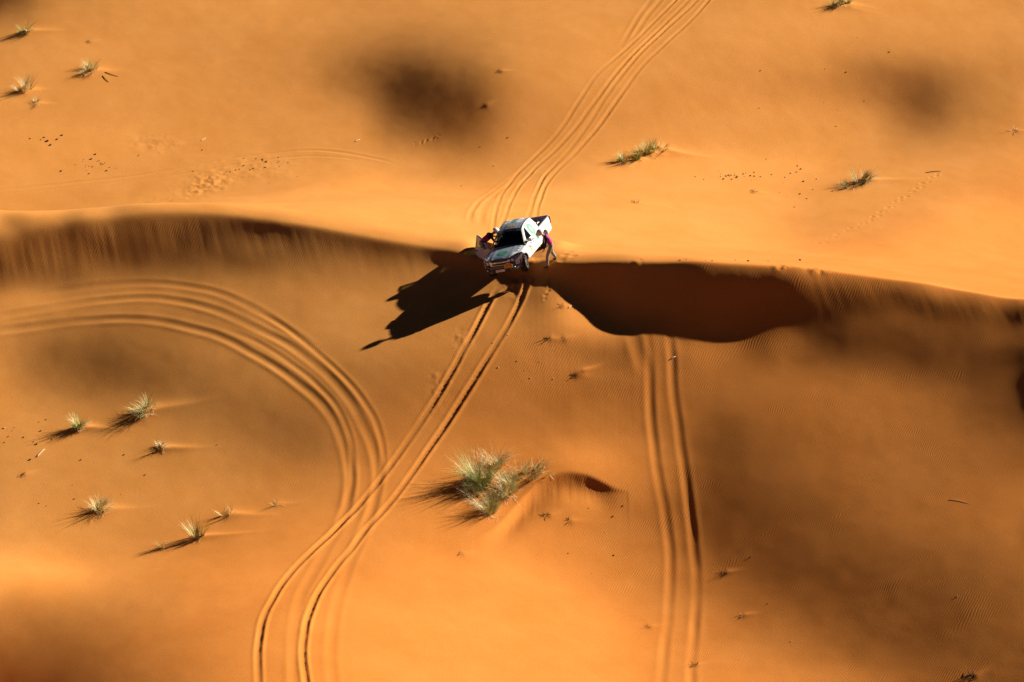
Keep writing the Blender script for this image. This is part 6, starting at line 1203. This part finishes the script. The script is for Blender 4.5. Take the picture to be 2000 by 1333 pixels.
# ------------------------------------------------------------------ grass
M['grass_green'] = simple('green_grass', (.33, .37, .11), .75, 0, .25, .35, 6)
M['grass_dark'] = simple('dark_grass', (.17, .175, .06), .8, 0, .25, .35, 6)
M['grass_dry'] = simple('dry_straw', (.72, .60, .33), .8, 0, .25, .25, 6)
M['grass_pale'] = simple('pale_green_straw', (.56, .53, .22), .8, 0, .25, .25, 6)
M['wood'] = simple('grey_dead_wood', (.10, .065, .04), .9, 0, .2, .3, 16)
M['bleached'] = simple('bleached_stick', (.62, .55, .44), .8, 0, .2, .12, 16)
M['stone'] = [simple('dark_stone', (.045, .035, .03), .8, 0, .3, .3, 20), simple('brown_stone', (.12, .075, .045), .8, 0, .3, .3, 20), simple('pale_stone', (.42, .34, .27), .8, 0, .3, .2, 20)]

def blades(name, n, h, r, lean, mat, parent, rs, ox, oy, oz, curl=1.0, width=.013, up=1.0, spread=1.0, sx=1.0):
    V = []; F = []
    subs = []                      # shoots come in bunches that lean their own way
    for _ in range(max(2, n // 16)):
        a = rs.uniform(0, 2 * math.pi); q = r * math.sqrt(rs.random())
        subs.append((q * math.cos(a) * sx, q * math.sin(a), a + rs.gauss(0, .8), rs.uniform(.55, 1.15), rs.uniform(.4, 1.7)))
    for _ in range(n):
        sx0, sy0, sa, sl, sc_ = rs.choice(subs)
        a = sa + rs.gauss(0, .5)
        bx, by = sx0 + rs.gauss(0, r * .09), sy0 + rs.gauss(0, r * .09)
        q = min(r, math.hypot(bx / sx, by))
        L = h * sl * rs.uniform(.6, 1.3); curl_ = curl * sc_
        oa = a + rs.gauss(0, .35); tilt = (.12 + .55 * (q / max(r, 1e-3)) + abs(rs.gauss(0, .16))) * spread
        dx, dy = math.sin(tilt) * math.cos(oa) + lean * .6, math.sin(tilt) * math.sin(oa)
        dz = math.cos(tilt) * up
        cx, cy = math.cos(oa) * .35 * curl_ + lean * .5, math.sin(oa) * .35 * curl_
        wx, wy = -math.sin(oa), math.cos(oa)
        w0 = width * rs.uniform(.6, 1.25)
        base = Vector((bx, by, ground(ox + bx, oy + by) - oz - .02))
        k0 = len(V)
        p = base.copy(); d = Vector((dx, dy, dz)).normalized()
        for t in range(5):
            w = w0 * (1 - .21 * t)
            V.append(p + Vector((wx, wy, 0)) * w * .5); V.append(p - Vector((wx, wy, 0)) * w * .5)
            p = p + d * (L / 4)
            d = (d + Vector((cx, cy, -.30 * curl_)) * .34 * rs.uniform(.5, 1.5)).normalized()
        for t in range(4):
            F.append((k0 + 2 * t, k0 + 2 * t + 1, k0 + 2 * t + 3, k0 + 2 * t + 2))
    o = mesh_obj(name, V, F, mat, parent)
    tag(o, kind='stuff')
    return o

LOOKS = {'green': (('green_blades', 'grass_green', .65), ('dry_blades', 'grass_dry', .35)), 'mixed': (('green_blades', 'grass_pale', .5), ('dry_blades', 'grass_dry', .5)),
         'dry': (('green_blades', 'grass_pale', .15), ('dry_blades', 'grass_dry', .85)), 'pale': (('green_blades', 'grass_pale', .6), ('dry_blades', 'grass_dry', .4)),
         'dark': (('green_blades', 'grass_dark', .72), ('dry_blades', 'grass_dry', .28))}
def tuft(x, y, h, r, n, look, lean, label, seed, curl=1.0, sx=1.0, name='grass_tuft', width=.013, spread=1.0, group='desert grass tufts'):
    rs = random.Random(seed); z = ground(x, y)
    t = empty(name, (x, y, z)); tag(t, label, 'grass', group)
    for nm, mt, fr in LOOKS[look]:
        blades(nm, max(3, int(n * fr)), h * (1.0 if nm[0] == 'g' else .92), r, lean, M[mt], t, rs, x, y, z, curl, width, 1.0, spread, sx)
    # dead litter lying round the foot
    V = []; F = []
    for _ in range(max(4, n // 14)):
        a = rs.uniform(0, 6.28); q = r * rs.uniform(.5, 1.5); L = rs.uniform(.08, .28) * (.6 + h)
        px, py = q * math.cos(a) * sx, q * math.sin(a); b = rs.uniform(0, 6.28)
        k = len(V)
        for s in (0, .5, 1):
            xx, yy = px + L * s * math.cos(b), py + L * s * math.sin(b)
            zz = ground(x + xx, y + yy) - z + .012 + .02 * s
            V += [(xx - .006 * math.sin(b), yy + .006 * math.cos(b), zz), (xx + .006 * math.sin(b), yy - .006 * math.cos(b), zz)]
        F += [(k, k + 1, k + 3, k + 2), (k + 2, k + 3, k + 5, k + 4)]
    tag(mesh_obj('dead_litter', V, F, M['grass_dry'], t), kind='stuff')
    return t
for i, (x, y, h, r, n, look, lean, label, curl, sx, width, spread) in enumerate([(-24.984, 31.75, 0.62, 0.3, 228, 'green', 0.15, 'green tuft casting a long shadow in the top left corner', 0.8, 1, 0.016, 1), (-21.251, 27.634, 0.66, 0.34, 247, 'mixed', 0.05, 'bushy half-dry tuft below the top left tuft with fallen stems beside it', 0.8, 1, 0.015, 1.1), (-21.565, 27.18, 0.24, 0.12, 57, 'mixed', 0, 'tiny tuft at the foot of the bushy half-dry tuft, upper left', 0.8, 1, 0.012, 1), (-24.327, 25.706, 0.74, 0.32, 218, 'dry', 0.05, 'straw-pale tuft at the left edge, upper part', 0.7, 1, 0.016, 1), (-23.682, 24.496, 0.4, 0.22, 76, 'dry', 0.1, 'small sparse straw tuft just right of the straw-pale one, upper left', 0.8, 1, 0.014, 1.1), (-15.602, -4.586, 0.6, 0.34, 399, 'mixed', 0, 'wide rounded tuft with the longest shadow on the left slope', 1.2, 1.1, 0.015, 1.1), (-18.323, -5.322, 0.58, 0.22, 323, 'green', 0.4, 'dark green tuft bent to one side, left slope', 1.3, 1, 0.016, 0.9), (-14.715, -6.979, 0.42, 0.2, 133, 'dry', 0.35, 'small curled straw tuft below the wide rounded tuft, left slope', 1.6, 1, 0.014, 1), (-16.921, -10.689, 0.66, 0.27, 256, 'mixed', 0.35, 'leaning half-dry tuft alone in the lower left hollow', 1.3, 1, 0.015, 1.1), (-12.736, -12.68, 0.74, 0.22, 199, 'green', -0.12, 'upright fresh green tuft beside a long narrow shadow, lower left', 0.5, 1.2, 0.016, 0.7), (-14.026, -13.18, 0.5, 0.26, 41, 'green', -0.3, 'thin sparse blades left of the upright green tuft', 0.4, 1.3, 0.014, 0.7), (-11.634, -11.178, 0.42, 0.26, 47, 'pale', -0.3, 'low sparse pale tuft right of the upright green tuft', 0.5, 1.3, 0.014, 0.8), (-9.675, -10.606, 0.3, 0.16, 17, 'pale', -0.3, 'few thin pale blades near the curving tracks, lower left', 0.5, 1, 0.012, 0.8), (16.771, 32.883, 0.62, 0.26, 190, 'green', 0.1, 'green tuft with a flat dark shadow at the top edge, right part', 0.9, 1, 0.016, 1), (17.343, 33.083, 0.46, 0.2, 114, 'green', 0.3, 'shorter green tuft touching the one at the top edge, right part', 0.9, 1, 0.015, 1), (17.03, 19.463, 0.78, 0.36, 361, 'dark', 0.35, 'dark bushy tuft at the head of a pale sand tail, right', 1.0, 1, 0.016, 1.1), (16.423, 18.797, 0.5, 0.34, 209, 'dark', 0.2, 'low dark grass spreading left of the dark bushy tuft, right', 1.0, 1.4, 0.015, 1.2), (5.526, 19.908, 0.62, 0.3, 199, 'green', 0.05, 'leftmost clump of the grass row on the ridge right of the upper tracks', 0.7, 1.1, 0.016, 0.8), (6.188, 20.356, 0.62, 0.26, 180, 'green', 0.1, 'second clump of the grass row on the ridge right of the upper tracks', 0.7, 1.1, 0.016, 0.8), (6.709, 20.955, 0.72, 0.28, 218, 'green', 0.15, 'tallest clump of the grass row on the ridge right of the upper tracks', 0.7, 1.1, 0.016, 0.8), (7.224, 21.347, 0.5, 0.3, 142, 'pale', 0.4, 'pale clump at the right end of the grass row on the ridge', 0.8, 1.2, 0.015, 0.9), (-1.371, -9.562, 1.3, 0.46, 620, 'green', -0.05, 'tall pale green clump at the left of the big bush in the foreground', 0.9, 1.0, 0.017, 0.8), (-0.678, -8.865, 1.05, 0.5, 300, 'dry', 0.1, 'straw clump with curling stems at the back of the big foreground bush', 1.6, 1.2, 0.014, 1.0), (0.74, -9.196, 0.7, 0.42, 380, 'pale', 0.5, 'clump combed over to the right along the scarp edge of the big bush', 0.9, 1.7, 0.015, 0.8), (-0.21, -10.09, 0.95, 0.38, 460, 'mixed', 0.1, 'dense clump in the middle of the big foreground bush above the scarp', 1.1, 1.0, 0.016, 0.9), (-0.878, -11.268, 0.9, 0.34, 360, 'mixed', -0.05, 'lowest clump of the big foreground bush, hanging over its dark hollow', 1.1, 1.0, 0.016, 0.9), (-1.575, -10.317, 0.62, 0.28, 190, 'mixed', -0.2, 'fringe clump at the outer left side of the big foreground bush', 1.1, 1.0, 0.015, 1.0)]):
    tuft(x, y, h, r, n, look, lean, label, 300 + i, curl, sx, width=width, spread=spread)

# ------------------------------------------------------------------ dead stubs, twigs and sticks
def stub(x, y, size, n, label, seed, mat='wood'):
    rs = random.Random(seed); z = ground(x, y)
    t = empty('dead_shrub', (x, y, z)); tag(t, label, 'dead shrub', 'withered shrubs')
    for k in range(n):
        a = rs.uniform(0, 6.28); q = size * rs.uniform(0, .5)
        p0 = Vector((q * math.cos(a), q * math.sin(a), 0)); p0.z = ground(x + p0.x, y + p0.y) - z - .02
        L = size * rs.uniform(.5, 1.1); b = a + rs.gauss(0, .8); el = rs.uniform(.1, .9)
        d = Vector((math.cos(b) * math.cos(el), math.sin(b) * math.cos(el), math.sin(el)))
        pts = [p0, p0 + d * L * .5 + Vector((0, 0, .02)), p0 + d * L + Vector((rs.gauss(0, .03), rs.gauss(0, .03), rs.gauss(0, .03)))]
        tube('twig', pts, [.011, .008, .004], M[mat], t, 5)
    return t
for i, (x, y, size, n, label, mat) in enumerate([(1.529, -2.13, 0.174, 7, 'dark withered stub left of a small twin stub below the crest', 'wood'), (2.141, -2.109, 0.116, 4, 'smaller twin stub right of the dark withered stub below the crest', 'wood'), (2.604, -3.783, 0.151, 5, 'withered stub at the end of a thin sand ridge in the middle', 'wood'), (2.071, -0.339, 0.197, 6, 'withered stub just outside the big shadow right of the truck', 'wood'), (5.824, 14.601, 0.244, 8, 'dark twiggy stub on the lit slope right of the truck', 'wood'), (11.66, 18.064, 0.29, 9, 'dark twigs half buried beside pale stones, right slope', 'wood'), (-20.377, -8.363, 0.197, 5, 'low stub with a small mound at the left edge', 'wood'), (-0.635, 25.213, 0.151, 5, 'small dark stub left of the upper tracks', 'wood'), (8.474, -14.654, 0.209, 9, 'curled ring of dark twigs right of the straight foreground tracks', 'wood'), (17.25, -23.917, 0.319, 14, 'dark withered shrub at the bottom right corner', 'wood'), (-21.648, 30.566, 0.139, 5, 'small dark stub near the top left tufts', 'wood'), (25.078, 24.566, 0.319, 7, 'pale forked dead shrub at the right edge', 'bleached'), (1.423, -11.235, 0.244, 7, 'bent twigs at the foot of the sand scarp beside the big bush', 'wood'), (2.299, -11.457, 0.197, 6, 'scattered twigs right of the bent ones below the sand scarp', 'wood'), (7.031, -20.747, 0.209, 8, 'crumbled twigs at the edge of the straight tracks near the bottom', 'wood'), (9.014, -17.486, 0.139, 5, 'tiny pale-tipped stub between the straight tracks and the dark flank', 'bleached'), (-2.096, -14.074, 0.116, 4, 'tiny stub below the big foreground bush', 'wood'), (5.344, -17.698, 0.139, 4, 'low stub left of the straight tracks near the bottom', 'wood'), (-1.383, 22.847, 0.058, 3, 'small stub inside the dark hollow at the top', 'wood')]):
    stub(x, y, size, n, label, 900 + i, mat)
def stick(x0, y0, x1, y1, r, label, mat, bend=.0):
    pts = []
    for s in np.linspace(0, 1, 6):
        x = x0 + (x1 - x0) * s; y = y0 + (y1 - y0) * s + bend * math.sin(s * math.pi)
        pts.append((x, y, ground(x, y) + r * .6 + .015 * math.sin(s * 3.1)))
    c = Vector(pts[0])
    o = tube('stick', [Vector(p) - c for p in pts], [r, r, r * .95, r * .9, r * .8, r * .5], M[mat], None, 6)
    o.location = c
    return tag(o, label, 'stick', 'sticks lying on the sand')
for a in [(-19.866, -7.213, -19.602, -6.691, 0.02, 'pale straight stick lying on the left slope', 'bleached', 0), (17.444, -13.385, 18.214, -13.902, 0.007, 'thin curved twig on the rippled flank at the right', 'bleached', 0.12), (20.203, 20.327, 20.964, 20.437, 0.018, 'dark stick across the line of footprints at the right', 'wood', 0.05), (-20.493, 27.518, -19.795, 27.209, 0.014, 'fallen stem pointing away from the bushy tuft, upper left', 'wood', 0), (-20.593, 27.22, -20.232, 26.661, 0.014, 'second fallen stem below the bushy tuft, upper left', 'wood', 0), (-15.26, 21.939, -15.056, 22.235, 0.014, 'short pale stick in the upper left valley', 'bleached', 0), (-7.684, 21.754, -7.465, 21.942, 0.022, 'short bright stick right of the faint old tracks', 'bleached', 0), (2.423, -0.405, 2.58, -0.19, 0.016, 'tiny bright stick at the edge of the big shadow', 'bleached', 0), (6.742, -3.157, 6.941, -3.056, 0.03, 'small bright chip beside the straight tracks', 'bleached', 0)]:
    stick(*a)

# ------------------------------------------------------------------ stones
stone_meshes = []
for k in range(6):
    rs = random.Random(50 + k); bm = bmesh.new(); bmesh.ops.create_icosphere(bm, subdivisions=1, radius=1)
    for v in bm.verts: v.co = Vector((v.co.x * rs.uniform(.8, 1.2), v.co.y * rs.uniform(.7, 1.0), v.co.z * rs.uniform(.5, .8)))
    me = bpy.data.meshes.new('pebble'); bm.to_mesh(me); bm.free()
    me.materials.append(M['stone'][0 if k < 3 else (1 if k < 5 else 2)])
    stone_meshes.append(me)
rs = random.Random(77)
for (label, group, pts) in [('dark pebble in the tight cluster on the upper left valley floor', 'pebbles of the left cluster', [(-19.96, 19.678, 0.031, 0), (-19.926, 19.587, 0.03, 0), (-20.84, 19.763, 0.019, 1), (-20.063, 19.896, 0.029, 2), (-20.498, 19.365, 0.027, 0), (-19.848, 19.587, 0.033, 2), (-20.577, 18.983, 0.017, 0), (-20.45, 19.996, 0.059, 0), (-20.291, 20.422, 0.058, 1), (-21.169, 19.423, 0.026, 2), (-19.615, 19.009, 0.051, 1), (-19.166, 19.247, 0.02, 1), (-20.653, 19.432, 0.022, 1), (-19.761, 19.715, 0.029, 1), (-20.434, 18.69, 0.043, 1), (-19.969, 19.455, 0.018, 2), (-19.504, 19.332, 0.03, 1), (-20.664, 19.274, 0.019, 0), (-20.14, 19.809, 0.025, 0), (-20.817, 19.935, 0.021, 2), (-20.328, 19.316, 0.034, 0), (-21.792, 18.828, 0.054, 2)]), ('dark pebble in the cluster beside the faint old tracks', 'pebbles beside the old tracks', [(-11.38, 19.708, 0.026, 2), (-12.231, 19.204, 0.02, 3), (-11.876, 20.01, 0.021, 3), (-11.919, 19.762, 0.033, 2), (-11.272, 19.275, 0.027, 0), (-12.117, 19.956, 0.041, 2), (-11.936, 19.844, 0.053, 2), (-11.683, 19.667, 0.021, 0), (-12.982, 19.512, 0.026, 2), (-13.024, 19.456, 0.039, 2), (-12.515, 19.142, 0.043, 3), (-12.659, 18.998, 0.048, 3), (-10.874, 19.686, 0.034, 1), (-11.949, 19.224, 0.048, 2), (-12.452, 20.174, 0.042, 1), (-13.05, 20.221, 0.034, 3)]), ('dark pebble in the long cluster on the lit slope at the right', 'pebbles of the right cluster', [(10.677, 19.429, 0.051, 2), (10.949, 19.931, 0.021, 2), (10.681, 19.921, 0.046, 1), (10.845, 19.898, 0.034, 1), (11.655, 19.492, 0.02, 1), (10.132, 19.6, 0.032, 2), (10.285, 19.402, 0.039, 1), (10.861, 20.115, 0.029, 2), (11.836, 20.543, 0.043, 2), (11.808, 20.163, 0.027, 2), (10.392, 19.787, 0.039, 2), (11.284, 20.225, 0.049, 2), (10.589, 19.731, 0.03, 2), (12.689, 20.488, 0.04, 2), (11.426, 20.37, 0.03, 2), (10.135, 19.804, 0.021, 2), (9.298, 19.055, 0.035, 2), (11.625, 20.085, 0.056, 1), (10.553, 19.885, 0.057, 2), (10.97, 19.809, 0.055, 2), (10.423, 19.708, 0.034, 0), (10.094, 20.244, 0.025, 0), (11.256, 20.47, 0.016, 2), (10.985, 19.532, 0.017, 2), (10.921, 19.683, 0.057, 2), (8.881, 19.243, 0.036, 0), (11.321, 19.943, 0.026, 2), (10.169, 19.959, 0.017, 2), (10.241, 19.291, 0.039, 0), (11.827, 20.078, 0.043, 0)]), ('small stone scattered at the left edge by the bent green tuft', 'stones at the left edge', [(-19.89, -5.184, 0.016, 5), (-21.503, -5.029, 0.054, 5), (-19.786, -4.499, 0.033, 2), (-19.913, -5.336, 0.045, 3), (-20.068, -4.648, 0.031, 3), (-21.082, -5.001, 0.027, 2), (-21.363, -6.082, 0.034, 3), (-21.252, -5.665, 0.036, 0), (-19.975, -6.311, 0.048, 0), (-20.591, -5.769, 0.043, 0), (-19.367, -6.032, 0.017, 0), (-20.123, -7.383, 0.054, 2), (-19.366, -5.99, 0.032, 2), (-21.138, -5.25, 0.021, 2), (-20.136, -6.129, 0.029, 0), (-20.507, -7.236, 0.019, 5)]), ('small dark stone in the row below the straw tufts at the left edge', 'stones below the straw tufts', [(-22.261, 21.492, 0.057, 1), (-22.905, 21.591, 0.051, 2), (-22.709, 21.295, 0.077, 0), (-23.567, 21.418, 0.047, 2), (-23.041, 21.37, 0.032, 0), (-22.529, 20.97, 0.063, 0), (-22.059, 21.873, 0.058, 1)]), ('small stone scattered round the half-buried twigs on the right slope', 'stones on the right slope', [(14.171, 17.407, 0.044, 0), (13.362, 20.294, 0.054, 5), (13.492, 16.237, 0.036, 3), (14.586, 18.678, 0.039, 5), (14.206, 19.813, 0.059, 1), (13.674, 20.843, 0.057, 5), (13.954, 21.008, 0.043, 3), (14.197, 21.388, 0.058, 3), (14.054, 21.718, 0.047, 3), (12.53, 22.109, 0.034, 3), (12.118, 20.091, 0.04, 1), (13.18, 19.57, 0.018, 1), (13.902, 18.077, 0.058, 3), (14.894, 20.155, 0.056, 5), (12.927, 18.196, 0.024, 1), (15.514, 18.36, 0.054, 5)]), ('small stone on the upper left valley floor near the churned sand', 'stones near the churned sand', [(-12.962, 18.19, 0.02, 0), (-14.027, 21.279, 0.013, 0), (-15.533, 17.24, 0.021, 0), (-15.137, 21.118, 0.026, 0), (-11.646, 17.352, 0.02, 3), (-12.393, 6.087, 0.013, 3), (-12.485, 18.942, 0.014, 1), (-11.373, 20.279, 0.033, 0), (-15.417, 18.988, 0.035, 3), (-17.13, 18.78, 0.017, 0), (-11.328, 19.842, 0.025, 1), (-13.195, 19.123, 0.036, 1), (-13.617, 18.831, 0.038, 3), (-18.202, 20.453, 0.034, 0), (-12.132, 20.107, 0.042, 0), (-15.165, 21.019, 0.027, 0), (-10.318, 17.997, 0.025, 3), (-13.366, 19.023, 0.043, 0), (-14.953, 21.073, 0.017, 0), (-12.386, 18.434, 0.015, 3), (-12.741, 19.205, 0.014, 3), (-13.785, 18.904, 0.028, 1)]), ('small stone in the hollow round the leaning half-dry tuft', 'stones in the lower left hollow', [(-19.113, -10.414, 0.025, 1), (-17.671, -6.904, 0.019, 5), (-12.332, -6.854, 0.026, 1), (-17.112, -9.936, 0.033, 5), (-17.164, -10.039, 0.013, 1), (-17.994, -7.49, 0.04, 1), (-17.07, -10.797, 0.018, 1), (-16.205, -7.222, 0.037, 0), (-18.02, -9.961, 0.033, 0), (-15.227, -8.503, 0.033, 0), (-19.444, -10.255, 0.03, 0), (-17.404, -7.695, 0.018, 5), (-18.187, -9.096, 0.019, 1), (-16.927, -11.192, 0.019, 0), (-19.37, -8.972, 0.012, 0), (-16.128, -9.675, 0.021, 3)]), ('bright little stone below the truck, right of the tracks', 'stones below the truck', [(1.728, -2.424, 0.017, 5), (1.178, -3.21, 0.021, 5), (-0.185, -1.926, 0.032, 5), (0.766, -3.949, 0.029, 5), (-0.583, -3.564, 0.034, 5), (0.514, -3.629, 0.017, 3), (0.225, -3.231, 0.033, 5), (-0.822, -2.335, 0.028, 5), (1.753, -3.941, 0.03, 5)]), ('small stone on the wide slope at the upper right', 'stones on the upper right slope', [(17.782, 27.119, 0.029, 3), (15.824, 28.38, 0.026, 0), (16.23, 25.31, 0.029, 3), (17.623, 30.674, 0.023, 0), (19.209, 29.818, 0.041, 0), (13.879, 27.505, 0.016, 0), (15.67, 26.596, 0.017, 0), (16.921, 28.414, 0.041, 3), (12.348, 25.433, 0.028, 0), (18.053, 28.762, 0.012, 5), (12.5, 27.502, 0.037, 0), (16.361, 26.344, 0.021, 3)]), ('small stone near the bottom right edge of the flank', 'stones on the right flank', [(10.085, -17.034, 0.028, 3), (17.165, -19.402, 0.035, 5), (12.25, -17.627, 0.014, 3), (10.822, -19.726, 0.028, 5), (13.367, -20.051, 0.011, 3), (9.588, -14.072, 0.035, 3)]), ('small stone on the sand between the big bush and the straight tracks', 'stones by the big bush', [(3.213, -14.153, 0.018, 3), (3.774, -11.848, 0.013, 3), (4.548, -10.558, 0.035, 3), (3.141, -10.72, 0.024, 0), (4.141, -11.053, 0.04, 3), (2.277, -13.082, 0.03, 3), (4.129, -13.032, 0.037, 3)]), ('small dark stone perched along the dune crest', 'stones along the crest', [(8.349, 0.923, 0.023, 3), (12.764, 4.545, 0.067, 0), (11.178, 2.493, 0.032, 1), (10.214, 1.315, 0.065, 0), (7.518, 1.158, 0.028, 0), (7.25, 1.067, 0.048, 3), (9.671, 1.478, 0.038, 3), (8.626, 0.885, 0.037, 0), (5.597, 1.438, 0.026, 0)]), ('small stone left of the upper tracks near the dark hollow', 'stones left of the upper tracks', [(-0.897, 19.151, 0.029, 0), (-2.458, 19.592, 0.015, 3), (-1.551, 20.414, 0.026, 0), (-2.429, 17.227, 0.032, 0), (-0.199, 20.978, 0.037, 0), (0.291, 20.068, 0.015, 3)])]:
    for (x, y, r, k) in pts:
        o = bpy.data.objects.new('pebble', stone_meshes[k]); link(o)
        o.location = (x, y, ground(x, y) + r * .25); o.scale = (r, r, r); o.rotation_euler = (rs.uniform(-.3, .3), rs.uniform(-.3, .3), rs.uniform(0, 6.28))
        tag(o, label, 'pebble', group)
